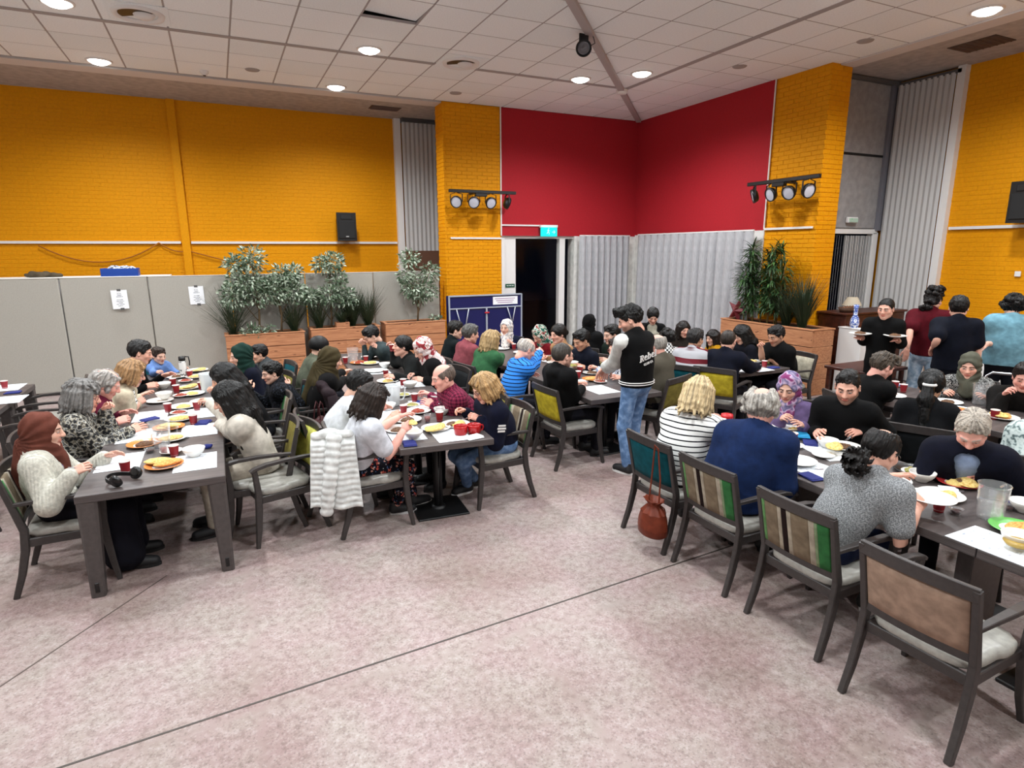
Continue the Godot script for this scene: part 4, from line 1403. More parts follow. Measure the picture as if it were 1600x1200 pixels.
	M.salad = tri_mat(Vector3.ONE * 14.0, tex(ramp_image(noise_image(128, 0.07, 3, 86), [[0.0, Color(0.2, 0.28, 0.08)], [0.45, Color(0.5, 0.55, 0.2)], [0.6, Color(0.8, 0.76, 0.5)], [1.0, Color(0.7, 0.3, 0.15)]])), Color.WHITE, 0.6, fine, 0.4)
	M.leaf = plain(Color(0.33, 0.41, 0.31), 0.5)
	M.leaf2 = plain(Color(0.66, 0.71, 0.63), 0.5)
	M.grass = plain(Color(0.16, 0.22, 0.12), 0.6)
	M.bamboo = plain(Color(0.17, 0.28, 0.14), 0.5)
	M.bark = plain(Color(0.42, 0.34, 0.24), 0.9)
	M.navynap = plain(Color(0.1, 0.14, 0.42), 0.85)
	M.aqua = plain(Color(0.1, 0.55, 0.75), 0.7)
	# printed sheets
	var mat := Image.create(192, 128, false, Image.FORMAT_RGB8)
	mat.fill(Color(0.9, 0.925, 0.945))
	var r := RandomNumberGenerator.new()
	r.seed = 5
	for i in 34:
		var x := r.randi_range(8, 160); var y := r.randi_range(8, 116)
		mat.fill_rect(Rect2i(x, y, r.randi_range(5, 22), r.randi_range(2, 4)), [Color(0.7, 0.7, 0.76), Color(0.78, 0.74, 0.8), Color(0.62, 0.66, 0.72)][i % 3])
	M.placemat = plain(Color.WHITE, 0.8).duplicate()
	M.placemat.albedo_texture = tex(mat)
	var note := Image.create(96, 136, false, Image.FORMAT_RGB8)
	note.fill(Color(0.93, 0.94, 0.95))
	for i in 9:
		if i == 3: continue
		var w := r.randi_range(24, 62)
		for x in range(48 - w / 2, 48 + w / 2):
			if r.randf() < 0.75: note.fill_rect(Rect2i(x, 24 + i * 11, 1, 4), Color(0.4, 0.42, 0.46))
	M.note = plain(Color.WHITE, 0.81).duplicate()
	M.note.albedo_texture = tex(note)

# ---------------------------------------------------------------- furniture
var chairs := {}

func cushion(outline: Callable, levels: Array, seg := 28) -> ArrayMesh:
	var st := tool()
	st.set_smooth_group(0)
	for i in levels.size() - 1:
		var p: Vector2 = levels[i]
		var q: Vector2 = levels[i + 1]
		for k in seg:
			var a: Vector2 = outline.call(TAU * k / seg)
			var b: Vector2 = outline.call(TAU * (k + 1) / seg)
			var A := Vector3(a.x * p.x, p.y, -a.y * p.x); var B := Vector3(b.x * p.x, p.y, -b.y * p.x)
			var C := Vector3(b.x * q.x, q.y, -b.y * q.x); var D := Vector3(a.x * q.x, q.y, -a.y * q.x)
			if p.x < 1e-4: tri(st, A, C, D)
			elif q.x < 1e-4: tri(st, A, B, C)
			else:
				tri(st, A, B, C); tri(st, A, C, D)
	return done(st)

func back_sheet(x0: float, x1: float, y0: float, y1: float, thick: float, puff: float) -> ArrayMesh:   # curved upholstered panel leaning back
	var st := tool()
	st.set_smooth_group(0)
	var nx := 10
	var ny := 6
	var at := func(i: int, j: int, s: float) -> Vector3:
		var x := lerpf(x0, x1, i / float(nx))
		var y := lerpf(y0, y1, j / float(ny))
		var e := (1.0 - pow(absf(2.0 * i / nx - 1.0), 4)) * (1.0 - pow(absf(2.0 * j / ny - 1.0), 4))
		return Vector3(x, y, back_z(y) - (0.06 - x * x * 0.95) * 0.45 + s * (thick * 0.5 + puff * e))
	for s in [1.0, -1.0]:
		for i in nx:
			for j in ny:
				var p := [at.call(i, j, s), at.call(i + 1, j, s), at.call(i + 1, j + 1, s), at.call(i, j + 1, s)]
				if s < 0: p.reverse()
				tri(st, p[0], p[1], p[2]); tri(st, p[0], p[2], p[3])
	for i in nx:
		for e in [[0, 1.0], [ny, -1.0]]:
			var p := [at.call(i, e[0], -1.0), at.call(i + 1, e[0], -1.0), at.call(i + 1, e[0], 1.0), at.call(i, e[0], 1.0)]
			if e[1] < 0: p.reverse()
			tri(st, p[0], p[1], p[2]); tri(st, p[0], p[2], p[3])
	for j in ny:
		for e in [[0, -1.0], [nx, 1.0]]:
			var p := [at.call(e[0], j, 1.0), at.call(e[0], j, -1.0), at.call(e[0], j + 1, -1.0), at.call(e[0], j + 1, 1.0)]
			if e[1] < 0: p.reverse()
			tri(st, p[0], p[1], p[2]); tri(st, p[0], p[2], p[3])
	return done(st)

func back_z(y: float) -> float:
	return -0.205 - maxf(0.0, y - 0.45) * 0.24

func chair_proto(kind: String) -> Node3D:
	if chairs.has(kind): return chairs[kind]
	var root := Node3D.new()
	var wood: Material = M.frame
	if not chairs.has("_shapes"):
		var S := {}
		var sq := func(a: float) -> Vector2:
			var c := cos(a); var s := sin(a)
			var r := pow(pow(absf(c), 5) + pow(absf(s), 5), -0.2)
			return Vector2(c * r * (0.247 if s > 0 else 0.262), s * r * 0.235 - 0.015)
		S.seat = cushion(sq, [Vector2(0.0, 0.405), Vector2(0.96, 0.405), Vector2(1.0, 0.418), Vector2(1.0, 0.44), Vector2(0.97, 0.456), Vector2(0.85, 0.466), Vector2(0.5, 0.474), Vector2(0.0, 0.476)])
		for s in [-1.0, 1.0]:
			var st := tool()
			bar(st, [Vector3(s * 0.262, 0, -0.315), Vector3(s * 0.258, 0.16, -0.262), Vector3(s * 0.255, 0.33, -0.222), Vector3(s * 0.253, 0.47, -0.21), Vector3(s * 0.253, 0.65, back_z(0.65)), Vector3(s * 0.255, 0.865, back_z(0.865))], [Vector2(0.034, 0.036), Vector2(0.036, 0.044), Vector2(0.036, 0.05), Vector2(0.036, 0.048), Vector2(0.034, 0.04), Vector2(0.032, 0.034)], Vector3.BACK)
			S["post%d" % int(s)] = done(st)
			st = tool()
			bar(st, [Vector3(s * 0.285, 0, 0.285), Vector3(s * 0.27, 0.14, 0.262), Vector3(s * 0.262, 0.3, 0.245), Vector3(s * 0.262, 0.45, 0.238), Vector3(s * 0.262, 0.6, 0.25), Vector3(s * 0.262, 0.632, 0.255)], [Vector2(0.03, 0.03), Vector2(0.036, 0.042), Vector2(0.038, 0.05), Vector2(0.036, 0.048), Vector2(0.034, 0.04), Vector2(0.04, 0.04)], Vector3.BACK)
			S["leg%d" % int(s)] = done(st)
			st = tool()
			bar(st, [Vector3(s * 0.262, 0.628, 0.285), Vector3(s * 0.262, 0.645, 0.255), Vector3(s * 0.264, 0.664, 0.16), Vector3(s * 0.268, 0.672, 0.02), Vector3(s * 0.262, 0.668, -0.12), Vector3(s * 0.254, 0.66, -0.25)], [Vector2(0.04, 0.022), Vector2(0.048, 0.028), Vector2(0.05, 0.028), Vector2(0.046, 0.027), Vector2(0.038, 0.026), Vector2(0.032, 0.024)], Vector3.UP)
			S["arm%d" % int(s)] = done(st)
		var st := tool()
		var top := []
		var low := []
		for i in 9:
			var x := -0.262 + 0.0655 * i
			top.append(Vector3(x, 0.842 + 0.01 * (1.0 - x * x * 14.0), back_z(0.845) - (0.065 - x * x * 0.95) * 0.55))
			low.append(Vector3(x, 0.505, back_z(0.505) - (0.065 - x * x * 0.95) * 0.4))
		bar(st, top, [Vector2(0.026, 0.068)], Vector3.UP)
		S.top = done(st)
		st = tool()
		bar(st, low, [Vector2(0.026, 0.05)], Vector3.UP)
		S.low = done(st)
		st = tool()
		bx(st, Vector3(0, 0.378, 0.222), Vector3(0.49, 0.06, 0.026), 0.005)
		bx(st, Vector3(0, 0.378, -0.205), Vector3(0.48, 0.06, 0.026), 0.005)
		for s in [-1.0, 1.0]: bx(st, Vector3(s * 0.246, 0.378, 0.01), Vector3(0.026, 0.06, 0.43), 0.005)
		S.rail = done(st)
		S.pad = back_sheet(-0.232, 0.232, 0.522, 0.815, 0.02, 0.014)
		S.strips = []
		for e0 in [[-0.232, -0.205], [-0.205, -0.1], [-0.1, -0.07], [-0.07, -0.03], [-0.03, 0.0], [0.0, 0.115], [0.115, 0.15], [0.15, 0.168], [0.168, 0.232]]:
			var e := [-e0[1], -e0[0]]
			S.strips.append(back_sheet(e[0], e[1], 0.522, 0.815, 0.03, 0.003))
		chairs["_shapes"] = S
	var S: Dictionary = chairs["_shapes"]
	part("seat_cushion", S.seat, M.seat if kind != "dark" else M.black, root)
	part("seat_frame", S.rail, wood, root)
	if kind == "stripe":
		var cols := [Color(0.4, 0.58, 0.36), Color(0.52, 0.46, 0.38), Color(0.7, 0.66, 0.59), Color(0.14, 0.085, 0.08), Color(0.7, 0.66, 0.59), Color(0.52, 0.46, 0.38), Color(0.7, 0.66, 0.59), Color(0.52, 0.6, 0.46), Color(0.22, 0.46, 0.26)]
		# seen from behind the green band is on the right, which is the sitter's right
		var pad := Node3D.new()
		pad.name = "striped_backrest"
		root.add_child(pad)
		pad.set_meta("label", "striped back pad")
		for i in 9: part("fabric_stripe", S.strips[i], cloth({"c": cols[i], "rough": 0.95}), pad)
	else:
		var col: Color = {"yellow": Color(0.8, 0.72, 0.2), "lime": Color(0.86, 0.85, 0.42), "teal": Color(0.03, 0.31, 0.35), "tan": Color(0.68, 0.575, 0.5), "cream": Color(0.76, 0.73, 0.65), "dark": Color(0.08, 0.09, 0.1), "olive": Color(0.5, 0.46, 0.22)}[kind]
		part("backrest", S.pad, cloth({"c": col, "rough": 0.9}), root)
	part("top_rail", S.top, wood, root)
	part("lower_rail", S.low, wood, root)
	for s in [-1, 1]:
		part("rear_leg", S["post%d" % s], wood, root)
		part("front_leg", S["leg%d" % s], wood, root)
		part("armrest", S["arm%d" % s], wood, root)
	chairs[kind] = root
	return root

func chair(kind: String, label: String, x: float, z: float, f: float, group := "") -> Node3D:
	return copy(chair_proto(kind), "dining_chair", label, "chair", Vector3(x, 0, z), deg_to_rad(f + 90.0), group)

func table(kind: String, label: String, c: Vector3, size: Vector2, turn := 0.0, group := "") -> Node3D:
	var t := thing("dining_table", label, "table", Vector3(c.x, 0, c.z), turn, group)
	var st := tool()
	bx(st, Vector3(0, 0.7125, 0), Vector3(size.x, 0.055, size.y), 0.004)
	part("tabletop", done(st), M.table, t)
	if kind == "leg":
		for sx in [-1.0, 1.0]:
			for sz in [-1.0, 1.0]:
				st = tool()
				var p := Vector3(sx * (size.x * 0.5 - 0.062), 0, sz * (size.y * 0.5 - 0.062))
				bar(st, [p + Vector3(sx * 0.015, 0, sz * 0.015), p + Vector3(0, 0.685, 0)], [Vector2(0.085, 0.085), Vector2(0.122, 0.122)], Vector3(0, 0, 1))
				var l := part("leg", done(st), M.tableleg, t)
				part("leg_latch", boxm(p + Vector3(sx * 0.014, 0.075, sz * 0.058), Vector3(0.026, 0.07, 0.012), 0.003), M.black, l)
	elif kind == "slab":
		for sz in [-1.0, 1.0]:
			part("leg", boxm(Vector3(0, 0.343, sz * (size.y * 0.5 - 0.2)), Vector3(0.34, 0.684, 0.09), 0.006), M.tableleg, t)
			part("foot", boxm(Vector3(0, 0.012, sz * (size.y * 0.5 - 0.2)), Vector3(size.x * 0.8, 0.024, 0.12), 0.006), M.blacksteel, t)
	else:
		st = tool()
		tube(st, [Vector3(0, 0.012, 0), Vector3(0, 0.68, 0)], [0.042], 20)
		lathe(st, [Vector2(0.07, 0.014), Vector2(0.065, 0.03), Vector2(0.045, 0.04)], 20)
		part("pedestal", done(st), M.blacksteel, t)
		part("base_plate", boxm(Vector3(0, 0.008, 0), Vector3(0.46, 0.016, 0.46), 0.004), M.blacksteel, t)
		part("top_bracket", boxm(Vector3(0, 0.676, 0), Vector3(size.x * 0.6, 0.018, 0.1), 0.003), M.blacksteel, t)
	return t

# ---------------------------------------------------------------- tableware
var protos := {}

func ware(kind: String) -> Node3D:
	if protos.has(kind): return protos[kind]
	var r := Node3D.new()
	var st := tool()
	match kind:
		"cup":
			lathe(st, [Vector2(0.0001, 0.0), Vector2(0.026, 0.0), Vector2(0.027, 0.004), Vector2(0.037, 0.088)], 22)
			part("cup_wall", done(st), M.cup, r)
			st = tool()
			lathe(st, [Vector2(0.0375, 0.087), Vector2(0.0392, 0.0895), Vector2(0.0375, 0.092), Vector2(0.036, 0.09), Vector2(0.028, 0.012), Vector2(0.0001, 0.01)], 22)
			part("rim", done(st), M.cupin, r)
		"plate", "plate_orange", "plate_red", "plate_green", "plate_small", "plate_black":
			var s := 0.62 if kind == "plate_small" else 1.0
			lathe(st, [Vector2(0.0001, 0.0), Vector2(0.075 * s, 0.0), Vector2(0.08 * s, 0.003), Vector2(0.112 * s, 0.014)], 36)
			lathe(st, [Vector2(0.08 * s, 0.0085), Vector2(0.07 * s, 0.006), Vector2(0.0001, 0.006)], 36)
			part("plate_base", done(st), M.china, r)
			st = tool()
			lathe(st, [Vector2(0.112 * s, 0.014), Vector2(0.131 * s, 0.02), Vector2(0.132 * s, 0.0225), Vector2(0.128 * s, 0.024), Vector2(0.108 * s, 0.0175), Vector2(0.08 * s, 0.0085)], 36)
			var c: Material = {"plate_orange": plain(Color(0.82, 0.5, 0.25), 0.25), "plate_red": plain(Color(0.7, 0.2, 0.2), 0.25), "plate_green": plain(Color(0.4, 0.72, 0.35), 0.25), "plate_black": plain(Color(0.1, 0.1, 0.1), 0.3)}.get(kind, M.china)
			part("rim", done(st), c, r)
		"bowl", "bowl_stack":
			lathe(st, [Vector2(0.0001, 0.0), Vector2(0.036, 0.0), Vector2(0.037, 0.006), Vector2(0.06, 0.025), Vector2(0.076, 0.048), Vector2(0.082, 0.066), Vector2(0.0815, 0.069), Vector2(0.078, 0.066), Vector2(0.07, 0.046), Vector2(0.05, 0.022), Vector2(0.025, 0.012), Vector2(0.0001, 0.01)], 34)
			part("bowl_body", done(st), M.china, r)
		"dip":
			lathe(st, [Vector2(0.0001, 0.0), Vector2(0.027, 0.0), Vector2(0.036, 0.034), Vector2(0.039, 0.036), Vector2(0.035, 0.034), Vector2(0.0265, 0.003), Vector2(0.0001, 0.003)], 24)
			part("tub", done(st), M.clear, r)
			st = tool()
			lathe(st, [Vector2(0.0001, 0.004), Vector2(0.0262, 0.004), Vector2(0.032, 0.022), Vector2(0.0001, 0.024)], 24)
			part("dark_sauce", done(st), plain(Color(0.2, 0.05, 0.05), 0.3), r)
		"glass":
			lathe(st, [Vector2(0.0001, 0.0), Vector2(0.026, 0.0), Vector2(0.033, 0.08), Vector2(0.0315, 0.08), Vector2(0.0245, 0.006), Vector2(0.0001, 0.006)], 22)
			part("tumbler_wall", done(st), M.clear, r)
			st = tool()
			lathe(st, [Vector2(0.0001, 0.007), Vector2(0.0238, 0.007), Vector2(0.029, 0.055), Vector2(0.0001, 0.056)], 22)
			part("red_drink", done(st), plain(Color(0.5, 0.08, 0.05), 0.2), r)
		"pitcher", "pitcher_frost":
			var mt: Material = M.clear if kind == "pitcher" else M.frost
			lathe(st, [Vector2(0.0001, 0.0), Vector2(0.058, 0.0), Vector2(0.063, 0.008), Vector2(0.078, 0.2), Vector2(0.082, 0.215), Vector2(0.079, 0.215), Vector2(0.074, 0.198), Vector2(0.059, 0.012), Vector2(0.0001, 0.01)], 40, Vector3.ZERO, Basis.IDENTITY, 0.022, 10)
			part("jug_body", done(st), mt, r)
			st = tool()
			tube(st, [Vector3(0.076, 0.185, 0), Vector3(0.115, 0.19, 0), Vector3(0.126, 0.16, 0), Vector3(0.118, 0.08, 0), Vector3(0.098, 0.05, 0), Vector3(0.066, 0.045, 0)], [0.008], 8)
			part("handle", done(st), mt, r)
			st = tool()
			lathe(st, [Vector2(0.0001, 0.011), Vector2(0.056, 0.012), Vector2(0.065, 0.11), Vector2(0.0001, 0.111)], 30)
			part("water", done(st), M.clear, r)
		"placemat":
			bx(st, Vector3(0, 0.001, 0), Vector3(0.4, 0.002, 0.29), 0.0)
			part("printed_sheet", done(st), M.placemat, r)
		"napkin", "napkin_white", "napkin_aqua":
			var c: Material = M.navynap if kind == "napkin" else (M.paper if kind == "napkin_white" else M.aqua)
			bx(st, Vector3(0, 0.003, 0), Vector3(0.15, 0.006, 0.11), 0.002)
			part("lower_fold", done(st), c, r)
			st = tool()
			bx(st, Vector3(0.008, 0.009, -0.004), Vector3(0.135, 0.006, 0.1), 0.002, Basis(Vector3.UP, 0.09) * Basis(Vector3.BACK, 0.02))
			part("upper_fold", done(st), c, r)
		"napkin_ball":
			var f := Field.new(Vector3(-0.06, -0.02, -0.06), Vector3(0.06, 0.06, 0.06), 0.006)
			f.ell(Vector3(0, 0.014, 0), Vector3(0.04, 0.018, 0.026), 0.01)
			f.cap(Vector3(0.01, 0.02, 0), Vector3(0.035, 0.03, 0.01), 0.008, 0.004, 0.01)
			var a := f.arrays()
			wrinkle(a, 0.014, 900.0)
			part("crumpled_paper", from_arrays(a), M.navynap, r)
		"mug":
			lathe(st, [Vector2(0.0001, 0.0), Vector2(0.046, 0.0), Vector2(0.054, 0.012), Vector2(0.06, 0.06), Vector2(0.061, 0.082), Vector2(0.058, 0.082), Vector2(0.055, 0.05), Vector2(0.045, 0.012), Vector2(0.0001, 0.01)], 28)
			part("mug_body", done(st), plain(Color(0.66, 0.04, 0.06), 0.3), r)
			st = tool()
			tube(st, [Vector3(0.056, 0.068, 0), Vector3(0.08, 0.066, 0), Vector3(0.086, 0.045, 0), Vector3(0.076, 0.022, 0), Vector3(0.053, 0.02, 0)], [0.007], 8)
			part("handle", done(st), plain(Color(0.66, 0.04, 0.06), 0.3), r)
		"bread", "bread2":
			var f := Field.new(Vector3(-0.14, -0.02, -0.1), Vector3(0.14, 0.06, 0.1), 0.008)
			f.ell(Vector3(0, 0.012, 0), Vector3(0.1, 0.014, 0.062), 0.01)
			f.ell(Vector3(0.03, 0.02, 0.01), Vector3(0.05, 0.014, 0.035), 0.02)
			f.plane(Vector3(0, 0.0, 0.0), Vector3(0, -1, 0))
			var a := f.arrays()
			wrinkle(a, 0.008, 700.0)
			part("crust", from_arrays(a), M.bread if kind == "bread" else M.bread2, r)
		"stew", "meat", "rice", "salad":
			var f := Field.new(Vector3(-0.09, -0.01, -0.09), Vector3(0.09, 0.06, 0.09), 0.006)
			f.ell(Vector3(0, 0.004, 0), Vector3(0.066, 0.022, 0.058), 0.01)
			var q := RandomNumberGenerator.new()
			q.seed = 9
			for i in 16:
				var a := q.randf() * TAU
				f.ell(Vector3(cos(a) * q.randf() * 0.055, q.randf_range(0.008, 0.02), sin(a) * q.randf() * 0.048), Vector3.ONE * q.randf_range(0.009, 0.015), 0.004)
			f.plane(Vector3.ZERO, Vector3(0, -1, 0))
			var a := f.arrays()
			wrinkle(a, 0.006, 2200.0)
			part("heap", from_arrays(a), M[kind], r)
		"soup":
			lathe(st, [Vector2(0.0001, 0.0), Vector2(0.052, 0.0), Vector2(0.066, 0.02), Vector2(0.0001, 0.021)], 28)
			part("liquid", done(st), plain(Color(0.72, 0.6, 0.3), 0.35), r)
		"fork":
			part("metal", cutlery("fork"), M.steel, r)
		"spoon":
			part("metal", cutlery("spoon"), M.steel, r)
	protos[kind] = r
	return r

const WARE := {"cup": ["paper_cup", "cup"], "plate": ["dinner_plate", "plate"], "plate_orange": ["dinner_plate", "plate"], "plate_red": ["dinner_plate", "plate"], "plate_green": ["dinner_plate", "plate"], "plate_black": ["dinner_plate", "plate"], "plate_small": ["small_plate", "plate"], "bowl": ["soup_bowl", "bowl"], "dip": ["dip_tub", "tub"], "glass": ["drinking_glass", "glass"], "pitcher": ["water_pitcher", "pitcher"], "pitcher_frost": ["water_pitcher", "pitcher"], "placemat": ["placemat", "placemat"], "napkin": ["napkin", "napkin"], "napkin_white": ["napkin", "napkin"], "napkin_aqua": ["napkin", "napkin"], "napkin_ball": ["napkin", "napkin"], "mug": ["mug", "mug"], "bread": ["flatbread", "bread"], "bread2": ["flatbread", "bread"], "stew": ["stew_portion", "food"], "meat": ["meat_portion", "food"], "rice": ["rice_portion", "food"], "salad": ["salad_portion", "food"], "soup": ["soup_portion", "food"], "fork": ["fork", "cutlery"], "spoon": ["spoon", "cutlery"]}

func put(kind: String, x: float, y: float, z: float, turn: float, label: String, group := "") -> Node3D:
	var w: Array = WARE[kind]
	return copy(ware(kind), w[0], label, w[1], Vector3(x, y, z), deg_to_rad(turn), group)

# ---------------------------------------------------------------- the room
const CH := 5.1

func bricks(called: String, parent: Node3D, o: Vector3, along: Vector3, out: Vector3, w: float, h: float, mat: Material, proud := 0.0) -> void:
	var st := tool()
	bx(st, Vector3.ZERO, Vector3(0.208, 0.0685 - proud, 0.03), 0.003)
	var m := done(st)
	var list := []
	var b := Basis(along, Vector3.UP, along.cross(Vector3.UP))
	var rows := int(h / 0.0725)
	for j in rows:
		var x := -0.055 if j % 2 == 0 else 0.055
		while x < w:
			var c := x + 0.109
			var l := 0.0
			var r := 1.0
			var a := maxf(x, 0.0)
			var e := minf(x + 0.218, w)
			if e - a > 0.04:
				var t := Transform3D(b * Basis.from_scale(Vector3((e - a - 0.004) / 0.208, 1, 1)), o + along * ((a + e) * 0.5) + Vector3(0, (j + 0.5) * 0.0725, 0) + out * (rng.randf() * (0.0015 + proud) - 0.0265 + proud))
				list.append(t)
			x += 0.218
	var mm := MultiMesh.new()
	mm.transform_format = MultiMesh.TRANSFORM_3D
	mm.mesh = m
	mm.instance_count = list.size()
	for i in list.size(): mm.set_instance_transform(i, list[i])
	var n := MultiMeshInstance3D.new()
	n.name = called
	n.multimesh = mm
	n.material_override = mat
	n.set_meta("kind", "stuff")
	parent.add_child(n, true)

func block(called: String, a: Vector3, b: Vector3, mat: Material, parent: Node3D = null, bev := 0.0) -> MeshInstance3D:
	var c := (a + b) * 0.5
	var m := boxm(Vector3.ZERO, (b - a).abs(), bev)
	if parent == null: return struct(called, m, mat, Transform3D(Basis(), c))
	return part(called, m, mat, parent, Transform3D(Basis(), c - parent.position))

func build_room() -> void:
	var fl := block("floor", Vector3(-7, -0.2, -14.2), Vector3(11.3, 0, 3.6), M.floor)
	part("floor_seam", boxm(Vector3.ZERO, Vector3(13.5, 0.003, 0.012), 0.0), plain(Color(0.25, 0.22, 0.2), 0.6), fl, Transform3D(Basis(Vector3.UP, 0.0605), Vector3(2.5, 0.0005, -3.2) - fl.position))
	part("floor_seam", boxm(Vector3.ZERO, Vector3(3.2, 0.003, 0.01), 0.0), plain(Color(0.35, 0.3, 0.28), 0.6), fl, Transform3D(Basis(Vector3.UP, 0.9), Vector3(-1.55, 0.0005, -3.45) - fl.position))
	# outer walls
	var wb := block("wall_back", Vector3(-7, 0, -14.1), Vector3(5.0, CH, -13.87), M.orange)
	bricks("painted_bricks", wb, Vector3(-7, 0, -13.855) - wb.position, Vector3.RIGHT, Vector3.BACK, 10.8, CH, M.orange)
	block("pilaster", Vector3(-0.6, 0, -13.87), Vector3(-0.46, CH, -13.8), M.orange, wb, 0.004)
	block("cable_trunking", Vector3(-6.5, 2.455, -13.855), Vector3(-0.62, 2.5, -13.82), M.white, wb)
	block("cable_trunking", Vector3(-0.44, 2.455, -13.855), Vector3(3.7, 2.5, -13.82), M.white, wb)
	block("wall_niche", Vector3(4.95, 0, -14.1), Vector3(5.15, CH, -12.25), M.grey)
	block("wall_left", Vector3(-7.2, 0, -14.1), Vector3(-7, CH, 3.6), M.wall)
	block("wall_front", Vector3(-7.2, 0, 3.6), Vector3(11.3, CH, 3.8), M.wall)
	var wr := block("wall_right", Vector3(10.92, 0, -7.5), Vector3(11.1, CH, 3.6), M.orange)
	bricks("painted_bricks", wr, Vector3(10.905, 0, -6.26) - wr.position, Vector3.BACK, Vector3.LEFT, 4.6, CH, M.orange)
	block("cable_trunking", Vector3(10.87, 2.6, -6.2), Vector3(10.905, 2.645, -1.7), M.white, wr)
	block("corner_post", Vector3(10.8, 0, -6.36), Vector3(10.92, CH, -6.24), M.white, wr)
	block("light_switch", Vector3(10.885, 1.88, -5.17), Vector3(10.905, 1.96, -5.09), M.white, wr, 0.004)
	# the red corner
	var rb := block("wall_red_back", Vector3(5.4, 2.6, -12.15), Vector3(9.1, CH, -11.87), M.red)
	block("cable_trunking", Vector3(5.4, 2.8, -11.87), Vector3(6.6, 2.83, -11.845), M.white, rb)
	block("wall_red_right", Vector3(8.8, 2.63, -11.87), Vector3(9.1, CH, -8.1), M.red)
	block("wall_back_lower", Vector3(7.17, 0, -12.15), Vector3(9.1, 2.6, -11.87), M.wall)
	block("wall_right_lower", Vector3(8.8, 0, -11.87), Vector3(9.1, 2.63, -8.1), M.wall)
	var pb := block("wall_pillar_back", Vector3(4.17, 0, -12.3), Vector3(5.4, CH, -11.88), M.orange)
	bricks("painted_bricks", pb, Vector3(4.16, 0, -11.865) - pb.position, Vector3.RIGHT, Vector3.BACK, 1.24, CH, M.orange, 0.0025)
	bricks("painted_bricks", pb, Vector3(4.155, 0, -12.3) - pb.position, Vector3.BACK, Vector3.LEFT, 0.44, CH, M.orange, 0.0025)
	block("cable_trunking", Vector3(4.27, 2.53, -11.86), Vector3(5.4, 2.565, -11.84), M.white, pb)
	block("corner_strip", Vector3(5.375, 2.6, -11.86), Vector3(5.4, CH, -11.845), M.white, pb)
	var pr := block("wall_pillar_right", Vector3(8.82, 0, -8.1), Vector3(9.28, CH, -7.06), M.orange)
	bricks("painted_bricks", pr, Vector3(8.805, 0, -8.1) - pr.position, Vector3.BACK, Vector3.LEFT, 1.06, CH, M.orange, 0.0025)
	bricks("painted_bricks", pr, Vector3(8.8, 0, -7.045) - pr.position, Vector3.RIGHT, Vector3.BACK, 0.48, CH, M.orange, 0.0025)
	block("cable_trunking", Vector3(8.77, 2.63, -8.08), Vector3(8.8, 2.665, -7.1), M.white, pr)
	block("corner_strip", Vector3(8.775, 2.65, -8.1), Vector3(8.79, CH, -8.08), M.white, pr)
	# niche on the right: wall panels over a door with dark blinds, a pleated grey divider in the corner
	var nb := block("wall_niche_right", Vector3(9.2, 2.62, -7.55), Vector3(10.95, CH, -7.4), M.grey)
	for e in [[2.66, 3.86], [3.9, 5.03]]: block("panel", Vector3(9.3, e[0], -7.4), Vector3(10.72, e[1], -7.375), M.grey, nb, 0.004)
	block("panel_joint", Vector3(9.28, 3.862, -7.4), Vector3(10.72, 3.898, -7.37), M.blacksteel, nb)
	block("panel_post", Vector3(10.72, 2.62, -7.4), Vector3(10.9, CH, -7.33), plain(Color(0.45, 0.45, 0.48), 0.6), nb)
	block("curtain_rail", Vector3(9.28, 5.03, -7.4), Vector3(10.9, 5.08, -7.3), plain(Color(0.35, 0.34, 0.34), 0.6), nb)
	var door := struct("door_1", boxm(Vector3(0, 2.6, 0), Vector3(1.6, 0.08, 0.12), 0.004), M.white, Transform3D(Basis(), Vector3(10.0, 0, -7.42)))
	for x in [-0.72, 0.76]: part("door_post", boxm(Vector3(x, 1.29, 0), Vector3(0.14, 2.58, 0.12), 0.004), M.white, door)
	part("door_glass", boxm(Vector3(0, 1.29, -0.03), Vector3(1.4, 2.5, 0.01), 0.0), M.pane, door)
	for i in 9: part("blind_slat", boxm(Vector3(-0.58 + i * 0.062, 1.28, 0.02), Vector3(0.03, 2.5, 0.004), 0.0, Basis(Vector3.UP, 0.5)), plain(Color(0.4, 0.41, 0.43), 0.7), door)
	for i in 16: part("blind_slat", boxm(Vector3(0.0 + i * 0.046, 1.28, 0.02), Vector3(0.05, 2.5, 0.004), 0.0, Basis(Vector3.UP, 0.3 if i % 3 else 1.2)), M.blind, door)
	pleats("folding_divider", "pale grey pleated folding divider hanging in the right corner beside the orange wall", Vector3(10.8, 0.02, -7.3), Vector3(10.8, 0.02, -6.38), 5.0, 20, 0.045, M.blind, Vector3.LEFT)
	block("trim_1", Vector3(10.8, 5.0, -7.35), Vector3(10.9, 5.06, -6.3), plain(Color(0.35, 0.34, 0.34), 0.6))
	# pleated divider in the left corner
	pleats("folding_divider", "grey pleated folding divider hanging between the left orange wall and the yellow pillar", Vector3(3.88, 2.3, -13.72), Vector3(4.78, 2.3, -13.72), 2.75, 18, 0.05, M.blind, Vector3.BACK)
	block("trim_2", Vector3(3.72, 0, -13.87), Vector3(3.86, CH, -13.75), M.white)
	block("trim_3", Vector3(3.86, 5.03, -13.87), Vector3(4.95, 5.1, -13.6), plain(Color(0.3, 0.3, 0.31), 0.6))
	block("trim_4", Vector3(3.86, 0, -13.87), Vector3(4.95, 2.3, -13.66), plain(Color(0.4, 0.27, 0.2), 0.7))
	block("trim_5", Vector3(4.78, 0, -13.8), Vector3(4.95, CH, -13.6), plain(Color(0.34, 0.34, 0.36), 0.6))
